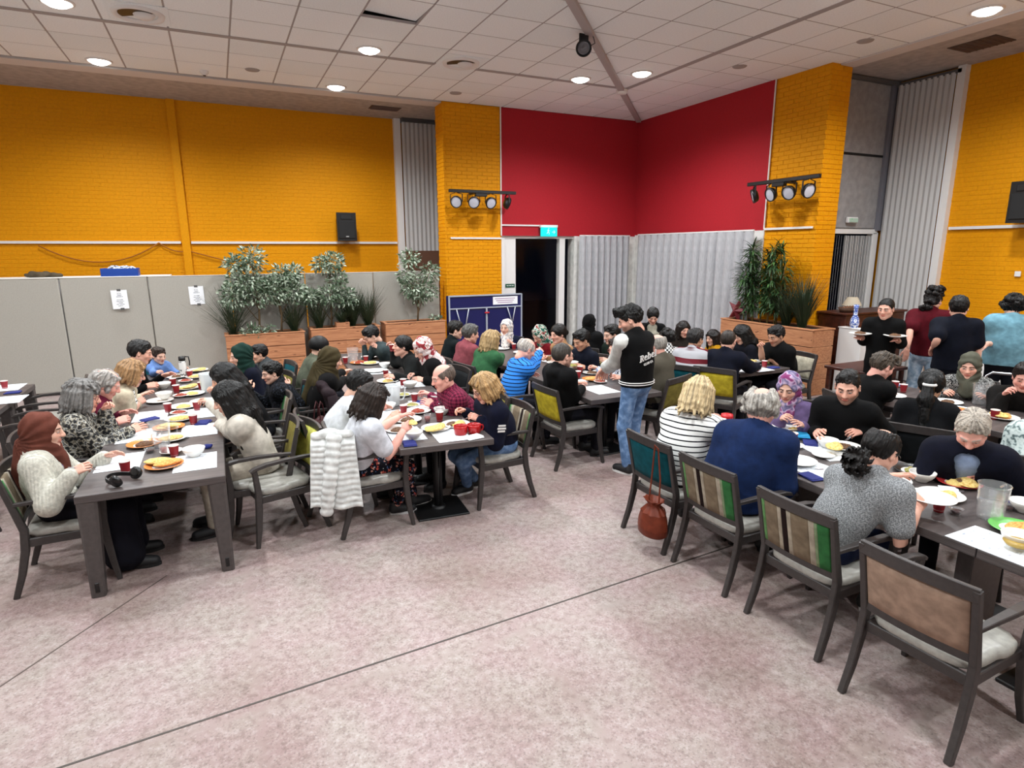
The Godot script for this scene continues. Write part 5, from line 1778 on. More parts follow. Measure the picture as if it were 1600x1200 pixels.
	# the dark window at night
	var w := struct("window_1", boxm(Vector3(0, 2.575, 0), Vector3(1.8, 0.06, 0.16), 0.004), M.white, Transform3D(Basis(), Vector3(6.29, 0, -12.0)))
	part("white_panel", boxm(Vector3(-0.665, 1.28, 0.02), Vector3(0.27, 2.54, 0.08), 0.004), M.white, w)
	part("window_post", boxm(Vector3(-0.86, 1.28, 0.06), Vector3(0.09, 2.54, 0.12), 0.004), M.white, w)
	part("window_post", boxm(Vector3(0.61, 1.28, 0.0), Vector3(0.14, 2.54, 0.14), 0.004), M.white, w)
	part("pane", boxm(Vector3(0.0, 1.28, -0.02), Vector3(1.1, 2.54, 0.012), 0.0), M.pane, w)
	part("pane", boxm(Vector3(0.78, 1.28, -0.02), Vector3(0.24, 2.54, 0.012), 0.0), M.pane, w)
	part("window_sill", boxm(Vector3(0.1, 0.03, 0), Vector3(1.7, 0.06, 0.2), 0.004), M.white, w)
	# ceiling
	var ce := block("ceiling", Vector3(-7.2, CH + 0.14, -14.2), Vector3(11.3, CH + 0.3, 3.8), plain(Color(0.28, 0.27, 0.27), 0.9))
	block("soffit_back", Vector3(-7, CH, -13.87), Vector3(4.95, CH + 0.14, -12.3), M.soffit)
	block("soffit_right", Vector3(9.28, CH, -7.4), Vector3(10.92, CH + 0.14, 3.6), M.soffit)
	block("trim_6", Vector3(-7, CH - 0.02, -12.3), Vector3(4.17, CH + 0.14, -11.93), plain(Color(0.82, 0.8, 0.79), 0.8))
	block("trim_7", Vector3(9.0, CH - 0.02, -7.05), Vector3(9.3, CH + 0.14, 3.6), plain(Color(0.82, 0.8, 0.79), 0.8))
	var xs := []
	var zs := []
	for i in range(-10, 14): xs.append(0.425 + 0.715 * i)
	for i in range(-6, 15): zs.append(-7.47 + 0.733 * i)
	var tiles := [boxm(Vector3.ZERO, Vector3(0.693, 0.02, 0.711), 0.004)]
	for i in xs.size() - 1:
		for j in zs.size() - 1:
			var cx: float = (xs[i] + xs[i + 1]) * 0.5
			var cz: float = (zs[j] + zs[j + 1]) * 0.5
			if cx > 9.2 or cx < -7.0 or cz > 3.5: continue
			if cx < -3.4 or cz > -3.2: continue
			if cx > 8.95 and cz < -7.05: continue
			var t := Transform3D(Basis(), Vector3(cx, CH + 0.01, cz))
			if i == 12 and j == 5: t = Transform3D(Basis(Vector3.RIGHT, 0.06) * Basis(Vector3.BACK, -0.05), Vector3(cx, CH + 0.045, cz))
			part("ceiling_tile", tiles[0], M.tile if (i * 7 + j * 3) % 4 else M.tile2, ce, Transform3D(t.basis, t.origin - ce.position))
	# beyond the frame the tiles go on as larger fields
	for e in [[-7.0, -3.15, -11.9, 3.5], [-3.15, 9.0, -3.07, 3.5]]:
		block("tile_field", Vector3(e[0], CH, e[2]), Vector3(e[1], CH + 0.02, e[3]), M.tile, ce)
	for x in xs:
		var wide: bool = absf(x - 6.86) < 0.2
		block("grid_bar", Vector3(x - (0.05 if wide else 0.012), CH + (-0.006 if wide else 0.004), -9.7 if wide else -11.87), Vector3(x + (0.05 if wide else 0.012), CH + 0.03, -3.1), M.grid, ce)
	for z in zs:
		var wide: bool = absf(z + 9.67) < 0.2
		if z > -3.0: continue
		block("grid_bar", Vector3(-3.1, CH + (-0.006 if wide else 0.004), z - (0.05 if wide else 0.012)), Vector3(6.86 if wide else 9.0, CH + 0.03, z + (0.05 if wide else 0.012)), M.grid, ce)
	var d := Vector3(8.72, 0, -11.78) - Vector3(2.4, 0, -5.03)
	part("diagonal_strip", boxm(Vector3.ZERO, Vector3(0.11, 0.06, d.length()), 0.006), plain(Color(0.66, 0.63, 0.63), 0.7), ce, Transform3D(Basis(Vector3.UP, atan2(d.x, d.z)), Vector3(2.4, CH - 0.015, -5.03) + d * 0.5 - ce.position))
	var st := tool()
	lathe(st, [Vector2(0.0001, -0.05), Vector2(0.08, -0.045), Vector2(0.1, -0.01), Vector2(0.1, 0.03)], 24)
	part("strip_joint", done(st), M.white, ce, Transform3D(Basis(), Vector3(6.82, CH - 0.03, -9.74) - ce.position))
	# vents
	for v in [[-0.58, -9.2, "round ceiling air outlet with a dark half above the left long table"], [3.63, -9.42, "round ceiling air outlet with a dark half near the middle of the ceiling"]]:
		var t := thing("air_outlet", v[2], "vent", Vector3(v[0], CH, v[1]))
		part("plate", boxm(Vector3(0, -0.004, 0), Vector3(0.66, 0.012, 0.66), 0.004), M.tile2, t)
		st = tool()
		lathe(st, [Vector2(0.21, -0.014), Vector2(0.24, -0.04), Vector2(0.275, -0.04), Vector2(0.285, -0.01)], 36)
		part("ring", done(st), M.white, t)
		part("dark_opening", half_disc(0.215, -0.022, 0.6), M.black, t)
		st = tool()
		lathe(st, [Vector2(0.0001, -0.075), Vector2(0.06, -0.07), Vector2(0.1, -0.05), Vector2(0.12, -0.02)], 28, Vector3(0.06, 0, 0.02))
		part("deflector", done(st), M.white, t)
	for v in [[9.95, -5.6, 0.5, 0.62, "brown ceiling grille above the serving corner on the right"], [3.32, -12.9, 0.6, 0.3, "brown ceiling grille near the left pleated divider"]]:
		var t := thing("ceiling_grille", v[4], "vent", Vector3(v[0], CH, v[1]))
		part("frame", boxm(Vector3(0, -0.004, 0), Vector3(v[2], 0.012, v[3]), 0.003), plain(Color(0.3, 0.24, 0.21), 0.7), t)
		for i in 7: part("louvre", boxm(Vector3(0, -0.014, -v[3] * 0.42 + v[3] * 0.14 * i), Vector3(v[2] * 0.9, 0.012, 0.02), 0.0, Basis(Vector3.RIGHT, 0.4)), plain(Color(0.38, 0.3, 0.27), 0.7), t)
	for v in [[0.09, -11.55, "small white smoke detector on the ceiling at the back left"]]:
		var t := thing("smoke_detector", v[2], "detector", Vector3(v[0], CH - 0.006, v[1]))
		st = tool()
		lathe(st, [Vector2(0.0001, -0.06), Vector2(0.04, -0.058), Vector2(0.05, -0.03), Vector2(0.065, -0.025), Vector2(0.065, 0.01)], 24)
		part("housing", done(st), M.white, t)
		part("sensor", boxm(Vector3(0, -0.062, 0), Vector3(0.04, 0.015, 0.04), 0.004), M.blacksteel, t)
	for v in [[0.78, -11.16, "flat grey ceiling speaker disc at the back left"], [4.2, -11.2, "flat grey ceiling speaker disc before the yellow pillar"], [7.68, -7.82, "flat grey ceiling speaker disc before the right red wall"], [8.35, -6.2, "flat grey ceiling speaker disc near the right pillar"]]:
		var t := thing("ceiling_disc", v[2], "ceiling speaker", Vector3(v[0], CH, v[1]))
		st = tool()
		lathe(st, [Vector2(0.0001, -0.012), Vector2(0.1, -0.01), Vector2(0.115, 0.004)], 28)
		part("cover", done(st), plain(Color(0.62, 0.6, 0.59), 0.8), t)

func half_disc(r: float, y: float, turn: float) -> ArrayMesh:
	var p := PackedVector2Array()
	for i in 17:
		var a := PI * i / 16.0 + turn
		p.append(Vector2(cos(a), sin(a)) * r)
	return slab(p, y - 0.004, y + 0.01)

func pleats(called: String, label: String, a: Vector3, b: Vector3, h: float, n: int, depth: float, mat: Material, out: Vector3) -> void:
	var t := thing(called, label, "room divider", a)
	var d := b - a
	var w := d.length() / n
	var al := d.normalized()
	for i in n:
		var c := al * (w * (i + 0.5)) + Vector3(0, h * 0.5, 0)
		var zig := 0.4 if i % 2 else -0.4
		part("pleat", boxm(c, Vector3(w * 1.09, h, 0.006), 0.0, Basis(Vector3.UP, atan2(-al.z, al.x) + zig)), mat, t)

func curtain(label: String, a: Vector3, b: Vector3, h: float, folds: int, seed_: int) -> void:
	var t := thing("curtain", label, "curtain", a)
	var d := b - a
	var al := d.normalized()
	var out := al.cross(Vector3.UP)
	var r := RandomNumberGenerator.new()
	r.seed = seed_
	var n := folds * 12
	var rows := 10
	var st := tool()
	st.set_smooth_group(0)
	var ph := []
	for i in folds + 2: ph.append([r.randf_range(0.6, 1.2), r.randf_range(-0.3, 0.3)])
	var pt := func(i: int, j: int, back: float) -> Vector3:
		var u := float(i) / n * folds
		var k := int(u)
		var y := float(j) / rows
		var amp: float = lerpf(ph[k][0], ph[k + 1][0], u - k) * lerpf(0.075, 0.05, y)
		var o := amp * (2.0 * pow(absf(sin(u * PI)), 0.8) - 1.0)
		if y > 0.96: o *= 0.55
		return al * (d.length() * float(i) / n + 0.012 * sin(u * 2.3 + y * 2.0) * (1.0 - y)) + out * (o - back) + Vector3(0, h * y, 0)
	for i in n:
		for j in rows:
			quad(st, pt.call(i, j, 0.0), pt.call(i + 1, j, 0.0), pt.call(i + 1, j + 1, 0.0), pt.call(i, j + 1, 0.0))
			quad(st, pt.call(i + 1, j, 0.004), pt.call(i, j, 0.004), pt.call(i, j + 1, 0.004), pt.call(i + 1, j + 1, 0.004))
	part("pleated_fabric", done(st), M.curtain, t)
	part("header_tape", boxm(d * 0.5 + Vector3(0, h - 0.03, 0) - out * 0.03, Vector3(d.length(), 0.06, 0.008), 0.0, Basis(Vector3.UP, atan2(-al.z, al.x))), M.curtain, t)
	part("curtain_rail", boxm(d * 0.5 + Vector3(0, h + 0.01, 0) - out * 0.02, Vector3(d.length(), 0.025, 0.03), 0.0, Basis(Vector3.UP, atan2(-al.z, al.x))), M.white, t)

func downlight(label: String, x: float, z: float, seen := true) -> void:
	var t := thing("downlight", label, "ceiling light", Vector3(x, CH, z), 0.0, "" if seen else "downlights behind the viewer")
	var st := tool()
	lathe(st, [Vector2(0.145, -0.014), Vector2(0.155, -0.02), Vector2(0.175, -0.012), Vector2(0.178, 0.0)], 32)
	part("trim_ring", done(st), M.white, t)
	st = tool()
	lathe(st, [Vector2(0.0001, -0.065), Vector2(0.05, -0.06), Vector2(0.1, -0.045), Vector2(0.148, -0.012)], 32, Vector3.ZERO, Basis(Vector3.RIGHT, 0.0))
	part("lamp_disc", done(st), M.glow, t)
	var l := SpotLight3D.new()
	l.name = "lamp_light"
	l.position = Vector3(0, -0.09, 0)
	l.rotation.x = -PI / 2
	l.spot_angle = 80.0
	l.spot_angle_attenuation = 0.7
	l.spot_range = 20.0
	l.spot_attenuation = 2.0
	l.light_energy = LAMP
	l.light_color = Color(0.97, 0.99, 1.0)
	l.light_size = 0.11
	l.shadow_enabled = true
	t.add_child(l)

# ---------------------------------------------------------------- things along the walls
func leaf_mesh(l: float, w: float, bend: float) -> ArrayMesh:
	var st := tool()
	st.set_smooth_group(0)
	var pts := []
	for i in 5:
		var t := i / 4.0
		pts.append([Vector3(0, -bend * t * t * l, t * l), w * 0.5 * sin(PI * pow(t, 0.8)) + 0.0004])
	for i in 4:
		var a: Array = pts[i]
		var b: Array = pts[i + 1]
		var k := Vector3(0, 0.12 * w, 0)
		for s in [-1.0, 1.0]:
			var p := [a[0], a[0] + Vector3(s * a[1], 0, 0) + k, b[0] + Vector3(s * b[1], 0, 0) + k, b[0]]
			if s < 0: p.reverse()
			tri(st, p[0], p[2], p[1]); tri(st, p[0], p[3], p[2])
	return done(st)

func scatter(called: String, mesh: Mesh, list: Array, mat: Material, parent: Node3D) -> void:
	var mm := MultiMesh.new()
	mm.transform_format = MultiMesh.TRANSFORM_3D
	mm.mesh = mesh
	mm.instance_count = list.size()
	for i in list.size(): mm.set_instance_transform(i, list[i])
	var n := MultiMeshInstance3D.new()
	n.name = called
	n.multimesh = mm
	n.material_override = mat
	n.set_meta("kind", "stuff")
	parent.add_child(n, true)

func rand_dir() -> Vector3:
	var z := rng.randf_range(-1, 1)
	var a := rng.randf() * TAU
	var r := sqrt(1.0 - z * z)
	return Vector3(r * cos(a), z, r * sin(a))

func tree(label: String, at: Vector3, blobs: Array, count: int) -> void:   # a slim trunk with clouds of small leaves; blobs: [centre, radius]
	var t := thing("leafy_tree", label, "plant", at, 0.0)
	var st := tool()
	var la := []
	var lb := []
	var total := 0.0
	for b in blobs: total += b[1] * b[1]
	var top: Vector3 = blobs[0][0]
	tube(st, [Vector3.ZERO, Vector3(0.03, top.y * 0.35, 0.01), Vector3(-0.01, top.y * 0.7, 0.0), top], [0.02, 0.016, 0.012, 0.006], 8)
	for b in blobs:
		var c: Vector3 = b[0]
		var from := Vector3(0.01, clampf(c.y - 0.45, 0.15, top.y), 0)
		tube(st, [from, from.lerp(c, 0.5) + Vector3(0, 0.05, 0), c], [0.009, 0.006, 0.004], 6)
		for i in int(count * b[1] * b[1] / total):
			var d := rand_dir()
			var p: Vector3 = c + d * b[1] * pow(rng.randf(), 0.45) * Vector3(1, 0.9, 0.85)
			var dir := (d + Vector3(rng.randf_range(-0.6, 0.6), rng.randf_range(-0.9, 0.2), rng.randf_range(-0.6, 0.6))).normalized()
			var x := Transform3D(look(dir, rand_dir()).scaled(Vector3.ONE * rng.randf_range(0.75, 1.25)), p)
			if rng.randf() < 0.5: la.append(x)
			else: lb.append(x)
	part("trunk", done(st), M.bark, t)
	scatter("leaves", leaf_mesh(0.075, 0.032, 0.25), la, M.leaf, t)
	scatter("leaves", leaf_mesh(0.07, 0.03, 0.3), lb, M.leaf2, t)

func grass(label: String, at: Vector3, h: float, spread: float, n: int) -> void:
	var t := thing("grass_tuft", label, "plant", at)
	var list := []
	for i in n:
		var a := rng.randf() * TAU
		var lean := rng.randf() * spread
		list.append(Transform3D(Basis(Vector3.UP, a) * Basis(Vector3.RIGHT, -PI / 2 + lean) * Basis.from_scale(Vector3(1, 1, rng.randf_range(0.55, 1.0) * h)), Vector3(cos(a), 0, -sin(a)) * rng.randf() * 0.06))
	scatter("blades", leaf_mesh(1.0, 0.009, 0.16), list, M.grass, t)
	var st := tool()
	lathe(st, [Vector2(0.0001, -0.04), Vector2(0.06, -0.04), Vector2(0.055, 0.015), Vector2(0.0001, 0.02)], 16)
	part("root_clump", done(st), M.soil, t)

func planter(label: String, at: Vector3, size: Vector3, turn: float) -> void:   # front face towards +z
	var t := thing("planter", label, "planter box", at, turn)
	var rows := 4
	var h := size.y / rows
	for i in rows:
		var y := h * (i + 0.5)
		part("plank", boxm(Vector3(0, y, size.z * 0.5 - 0.014), Vector3(size.x - 0.001, h - 0.012, 0.028), 0.004), M.plank[i % 4], t)
		part("plank", boxm(Vector3(0, y, -size.z * 0.5 + 0.014), Vector3(size.x - 0.001, h - 0.012, 0.028), 0.004), M.plank[(i + 1) % 4], t)
		for s in [-1.0, 1.0]: part("plank", boxm(Vector3(s * (size.x * 0.5 - 0.014), y, 0), Vector3(0.028, h - 0.005, size.z - 0.06), 0.004), M.plank[(i + 2) % 4], t)
	for s in [-1.0, 1.0]:
		part("rim_board", boxm(Vector3(0, size.y + 0.012, s * (size.z * 0.5 - 0.025)), Vector3(size.x + 0.03, 0.024, 0.06), 0.004), M.plank[0], t)
		part("rim_board", boxm(Vector3(s * (size.x * 0.5 - 0.025), size.y + 0.012, 0), Vector3(0.06, 0.024, size.z - 0.1), 0.004), M.plank[1], t)
	part("soil", boxm(Vector3(0, size.y - 0.06, 0), Vector3(size.x - 0.06, 0.1, size.z - 0.06), 0.01), M.soil, t)

func light_bar(label: String, at: Vector3, turn: float) -> void:   # a black bar with four round spotlights, hung from the wall behind (-z)
	var t := thing("stage_light_bar", label, "stage lights", at, turn)
	part("crossbar", boxm(Vector3.ZERO, Vector3(1.42, 0.06, 0.06), 0.006), M.black, t)
	part("wall_bracket", boxm(Vector3(-0.1, 0.0, -0.22), Vector3(0.06, 0.05, 0.42), 0.004), M.black, t)
	part("control_box", boxm(Vector3(-0.05, -0.06, 0), Vector3(0.24, 0.06, 0.09), 0.006), M.black, t)
	var aims := [Vector3(-0.5, -0.25, 0.6), Vector3(-0.15, -0.3, 0.8), Vector3(0.1, -0.35, 0.8), Vector3(1.0, -0.35, 0.1)]
	for i in 4:
		var x := -0.56 + 0.36 * i
		var b := look(aims[i], Vector3.UP)
		var c := Vector3(x, -0.2, 0.0)
		var st := tool()
		lathe(st, [Vector2(0.0001, -0.07), Vector2(0.07, -0.065), Vector2(0.1, -0.045), Vector2(0.115, 0.0), Vector2(0.115, 0.035), Vector2(0.1, 0.035), Vector2(0.098, 0.02)], 28, c, b * Basis(Vector3.RIGHT, PI / 2))
		var l := part("spot_housing", done(st), M.black, t)
		st = tool()
		lathe(st, [Vector2(0.099, 0.022), Vector2(0.06, 0.027), Vector2(0.0001, 0.03)], 28, c, b * Basis(Vector3.RIGHT, PI / 2))
		part("lens", done(st), plain(Color(0.78, 0.79, 0.84), 0.3), l)
		st = tool()
		for s in [-1.0, 1.0]: bar(st, [Vector3(x, -0.03, 0) + b.x * 0.02 * s, Vector3(x, -0.06, 0) + b.x * 0.12 * s, c + b.x * 0.122 * s], [Vector2(0.012, 0.025)], b.z)
		part("yoke", done(st), M.black, l)

func speaker_box(label: String, at: Vector3, turn: float, brand: bool) -> void:
	var t := thing("wall_speaker", label, "loudspeaker", at, turn)
	var p := PackedVector2Array([Vector2(-0.2, 0.15), Vector2(0.2, 0.15), Vector2(0.16, -0.14), Vector2(-0.16, -0.14)])
	part("cabinet", slab(p, -0.29, 0.29), M.black, t)
	part("grille", boxm(Vector3(0, -0.06, 0.155), Vector3(0.34, 0.36, 0.02), 0.008), plain(Color(0.06, 0.06, 0.065), 0.7), t)
	part("horn", boxm(Vector3(0, 0.2, 0.152), Vector3(0.24, 0.1, 0.02), 0.008), plain(Color(0.1, 0.1, 0.105), 0.4), t)
	if brand: part("badge", boxm(Vector3(0, -0.2, 0.167), Vector3(0.06, 0.02, 0.004), 0.001), plain(Color(0.7, 0.7, 0.7), 0.4), t)
	part("wall_mount", boxm(Vector3(0, 0, -0.17), Vector3(0.08, 0.2, 0.08), 0.004), M.blacksteel, t)

func text_mesh(s: String, size: float, depth := 0.004, font := "Droid Sans", bold := false) -> TextMesh:
	var m := TextMesh.new()
	var f := SystemFont.new()
	f.font_names = PackedStringArray([font])
	if bold: f.font_weight = 700
	m.font = f
	m.text = s
	m.font_size = 32
	m.pixel_size = size / 32.0
	m.depth = depth
	return m

func build_decor() -> void:
	# felt partition screens behind the left tables
	var edges := [-3.6, -2.33, -1.1, 0.165, 1.43, 2.69, 4.05]
	var names := ["leftmost grey felt partition panel at the photo's left edge", "grey felt partition panel with the left paper notice", "grey felt partition panel with the right paper notice", "grey felt partition panel behind the left planter", "grey felt partition panel behind the middle planter", "grey felt partition panel behind the right of the three planters"]
	for i in 6:
		var t := thing("partition_panel", names[i], "partition", Vector3((edges[i] + edges[i + 1]) * 0.5, 0, -11.98 - (0.03 if i % 2 else 0.0)), 0.02 if i % 2 else -0.015)
		var w: float = edges[i + 1] - edges[i] - 0.012
		part("felt_board", boxm(Vector3(0, 0.97, 0), Vector3(w, 1.84, 0.05), 0.012), M.partition, t)
		part("top_rail", boxm(Vector3(0, 1.895, 0), Vector3(w, 0.014, 0.052), 0.003), plain(Color(0.75, 0.73, 0.7), 0.5), t)
		for s in [-1.0, 1.0]: part("foot", boxm(Vector3(s * (w * 0.5 - 0.1), 0.025, 0), Vector3(0.06, 0.05, 0.4), 0.006), M.blacksteel, t)
	for e in [[-1.53, 1.53, "white paper notice taped to the partition below the blue crate"], [-0.39, 1.56, "white paper notice taped to the partition beside the left planter"]]:
		var t := thing("paper_notice", e[2], "notice", Vector3(e[0], e[1], -11.945), 0.0)
		part("sheet", boxm(Vector3.ZERO, Vector3(0.23, 0.31, 0.002), 0.0), M.note, t, Transform3D(Basis(Vector3.BACK, 0.02), Vector3.ZERO))
		for y in [0.155, -0.155]: part("tape", boxm(Vector3(0.02 if y < 0 else 0.0, y, 0.002), Vector3(0.055, 0.035, 0.002), 0.0), plain(Color(0.33, 0.33, 0.33), 0.6), t)
	# on a cabinet behind the screens
	var cab := thing("storage_cabinet", "low grey storage cabinet standing hidden behind the partition panels", "cabinet", Vector3(-2.1, 0, -12.5))
	part("cabinet_body", boxm(Vector3(0, 0.94, 0), Vector3(2.6, 1.88, 0.5), 0.01), M.grey, cab)
	part("cabinet_top", boxm(Vector3(0, 1.89, 0), Vector3(2.64, 0.02, 0.54), 0.004), M.wall, cab)
	var t := thing("plastic_crate", "blue plastic crate of odds and ends seen above the partition", "crate", Vector3(-1.52, 1.9, -12.4))
	for s in [-1.0, 1.0]:
		part("crate_side", boxm(Vector3(0, 0.065, s * 0.15), Vector3(0.54, 0.13, 0.014), 0.003), plain(Color(0.05, 0.25, 0.6), 0.5), t)
		part("crate_end", boxm(Vector3(s * 0.265, 0.065, 0), Vector3(0.014, 0.13, 0.3), 0.003), plain(Color(0.05, 0.25, 0.6), 0.5), t)
	var f := Field.new(Vector3(-0.25, 0.0, -0.14), Vector3(0.25, 0.24, 0.14), 0.014)
	for i in 9: f.ell(Vector3(rng.randf_range(-0.18, 0.18), 0.1, rng.randf_range(-0.08, 0.08)), Vector3.ONE * rng.randf_range(0.05, 0.075), 0.01)
	var a := f.arrays()
	wrinkle(a, 0.03, 500.0)
	part("wrapped_bundle", from_arrays(a), cloth({"pat": "whiteprint", "rough": 0.6}), t)
	t = thing("plastic_bag", "pale bundle of bags lying above the leftmost partition panel", "bag", Vector3(-2.6, 1.9, -12.4))
	f = Field.new(Vector3(-0.3, -0.02, -0.16), Vector3(0.3, 0.16, 0.16), 0.014)
	for i in 8: f.ell(Vector3(-0.2 + 0.055 * i, 0.035, rng.randf_range(-0.05, 0.05)), Vector3(0.07, rng.randf_range(0.03, 0.06), 0.07), 0.02)
	a = f.arrays()
	wrinkle(a, 0.03, 500.0, Vector3.ONE, 4)
	part("bundle", from_arrays(a), cloth({"pat": "tweed", "c": Color(1, 0.95, 0.9), "rough": 0.7}), t)
	# planters and their plants
	planter("left of three pine planter boxes along the partition", Vector3(0.64, 0, -11.7 + 0.02), Vector3(1.3, 0.87, 0.42), 0.0)
	planter("middle of three pine planter boxes along the partition", Vector3(2.03, 0, -11.66), Vector3(1.25, 0.9, 0.42), 0.0)
	planter("right of three pine planter boxes along the partition", Vector3(3.37, 0, -11.66), Vector3(1.2, 0.93, 0.42), 0.0)
	planter("tall pine planter box before the right yellow pillar", Vector3(8.5, 0, -7.45), Vector3(1.95, 1.05, 0.5), -PI / 2)
	tree("tall silvery green tree in the left planter, reaching highest up the wall", Vector3(0.55, 0.85, -11.7), [[Vector3(-0.02, 1.32, 0), 0.24], [Vector3(-0.3, 1.22, 0), 0.2], [Vector3(-0.18, 0.92, 0.05), 0.3], [Vector3(-0.36, 0.68, 0), 0.24], [Vector3(0.05, 0.75, 0.05), 0.28]], 1900)
	tree("bushy silvery tree in the right half of the left planter", Vector3(0.92, 0.85, -11.7), [[Vector3(0.1, 1.0, 0), 0.25], [Vector3(0.28, 1.08, 0), 0.17], [Vector3(-0.05, 0.78, 0.03), 0.28], [Vector3(0.26, 0.72, 0.02), 0.24], [Vector3(0.55, 0.62, 0), 0.18]], 1700)
	tree("slender silvery tree with a rounded crown in the middle planter", Vector3(1.8, 0.88, -11.68), [[Vector3(0.1, 1.22, 0), 0.2], [Vector3(-0.08, 1.18, 0), 0.18], [Vector3(0.16, 0.92, 0), 0.19], [Vector3(0.0, 0.62, 0.02), 0.24], [Vector3(0.3, 0.55, 0), 0.22], [Vector3(-0.35, 0.6, 0), 0.17]], 1500)
	tree("sparse silvery tree in the right planter beside the yellow pillar", Vector3(3.47, 0.9, -11.68), [[Vector3(-0.12, 1.25, 0), 0.2], [Vector3(-0.22, 0.95, 0), 0.17], [Vector3(0.28, 0.98, 0), 0.2], [Vector3(-0.1, 0.7, 0.02), 0.24], [Vector3(0.2, 0.62, 0.02), 0.22], [Vector3(0.05, 0.5, 0), 0.16]], 1250)
	tree("low green trailing plant at the rim of the left planter", Vector3(0.42, 0.84, -11.6), [[Vector3(0, 0.1, 0.02), 0.12], [Vector3(0.14, 0.06, 0.05), 0.1], [Vector3(-0.12, 0.05, 0.04), 0.09], [Vector3(0.32, 0.08, 0.0), 0.1]], 300)
	tree("tiny dark plant at the rim of the right planter beside the table tennis table", Vector3(3.78, 0.88, -11.62), [[Vector3(0, 0.07, 0), 0.08], [Vector3(0.13, 0.06, 0), 0.06]], 120)
	grass("arching dark grass tuft at the left end of the left planter", Vector3(0.12, 0.84, -11.68), 0.95, 0.75, 170)
	grass("upright dark grass tuft at the right end of the left planter", Vector3(1.14, 0.84, -11.66), 0.72, 0.45, 190)
	grass("dark grass tuft at the left end of the middle planter", Vector3(1.58, 0.87, -11.66), 0.7, 0.4, 150)
	grass("dense dark grass tuft behind the small wooden box in the middle planter", Vector3(2.2, 0.87, -11.72), 0.85, 0.42, 230)
	grass("dense dark grass tuft at the right end of the middle planter", Vector3(2.48, 0.87, -11.66), 0.85, 0.5, 230)
	t = thing("wooden_pot", "small square wooden box of dark grass in the middle planter", "pot", Vector3(1.98, 0.85, -11.56))
	for i in 2:
		part("plank", boxm(Vector3(0, 0.05 + i * 0.075, 0.1), Vector3(0.24, 0.072, 0.018), 0.003), M.plank[i], t)
		part("plank", boxm(Vector3(0, 0.05 + i * 0.075, -0.1), Vector3(0.24, 0.072, 0.018), 0.003), M.plank[i], t)
		for s in [-1.0, 1.0]: part("plank", boxm(Vector3(s * 0.112, 0.05 + i * 0.075, 0), Vector3(0.018, 0.072, 0.18), 0.003), M.plank[i + 1], t)
	grass("short dark grass growing from the small wooden box", Vector3(1.98, 0.98, -11.56), 0.35, 0.5, 140)
	# bamboo on the right
	t = thing("bamboo_plant", "tall bamboo with long dark leaves before the right yellow pillar", "plant", Vector3(8.5, 1.0, -7.75))
	var st := tool()
	var list := []
	var l2 := []
	for i in 11:
		var p := Vector3(rng.randf_range(-0.08, 0.08), 0, rng.randf_range(-0.36, 0.34))
		var top := p + Vector3(rng.randf_range(-0.12, 0.05), rng.randf_range(0.9, 1.42), rng.randf_range(-0.12, 0.12))
		tube(st, [p, p.lerp(top, 0.5) + Vector3(0.02, 0, 0), top], [0.013, 0.011, 0.005], 7)
		for k in 22:
			var c := p.lerp(top, rng.randf_range(0.25, 1.0))
			var n := rng.randi_range(6, 9)
			var d0 := rand_dir() * Vector3(1, 0.3, 1)
			for q in n:
				var d := (d0 + rand_dir() * 0.8 + Vector3(0, 0.1, 0)).normalized()
				var x := Transform3D(look(d, Vector3.UP).scaled(Vector3.ONE * rng.randf_range(0.7, 1.15)), c + d * 0.05)
				if rng.randf() < 0.6: list.append(x)
				else: l2.append(x)
	part("canes", done(st), plain(Color(0.5, 0.4, 0.22), 0.6), t)
	scatter("leaves", leaf_mesh(0.2, 0.03, 0.35), list, M.bamboo, t)
	scatter("leaves", leaf_mesh(0.19, 0.028, 0.3), l2, plain(Color(0.28, 0.42, 0.22), 0.5), t)
	grass("tall dark grass tuft at the near end of the tall planter", Vector3(8.45, 1.0, -6.85), 1.0, 0.4, 330)
	grass("tall dark grass tuft behind the bamboo stems in the tall planter", Vector3(8.5, 1.0, -7.2), 0.85, 0.4, 220)
	t = thing("red_decoration", "dark red star lantern standing in the tall planter beside the curtain", "decoration", Vector3(8.5, 1.0, -8.3))
	st = tool()
	for i in 5:
		var an := TAU * i / 5.0 + 0.3
		var tip := Vector3(0, 0.2 + cos(an) * 0.27, sin(an) * 0.25)
		for s in [-1.0, 1.0]:
			var l := Vector3(0, 0.2 + cos(an - 0.63) * 0.11, sin(an - 0.63) * 0.1)
			var r := Vector3(0, 0.2 + cos(an + 0.63) * 0.11, sin(an + 0.63) * 0.1)
			var c := Vector3(s * 0.07, 0.2, 0)
			st.set_smooth_group(-1)
			if s < 0: tri(st, c, l, tip); tri(st, c, tip, r)
			else: tri(st, c, tip, l); tri(st, c, r, tip)
	part("star", done(st), plain(Color(0.42, 0.03, 0.1), 0.6), t)
	part("stand", boxm(Vector3(0, -0.02, 0), Vector3(0.06, 0.06, 0.2), 0.01), plain(Color(0.42, 0.03, 0.1), 0.6), t)
	# stage lights, speakers, signs
	light_bar("black bar of four round stage spotlights on the left yellow pillar", Vector3(4.82, 3.42, -11.45), 0.0)
	light_bar("black bar of four round stage spotlights on the right yellow pillar", Vector3(8.4, 3.39, -7.45), -PI / 2)
	speaker_box("black loudspeaker mounted on the left orange wall", Vector3(2.53, 2.8, -13.6), 0.0, true)
	speaker_box("black loudspeaker cut off at the photo's right edge on the orange wall", Vector3(10.66, 2.95, -5.02), -PI / 2, false)
	t = thing("exit_sign", "glowing turquoise exit sign above the dark window", "sign", Vector3(6.47, 2.7, -11.8))
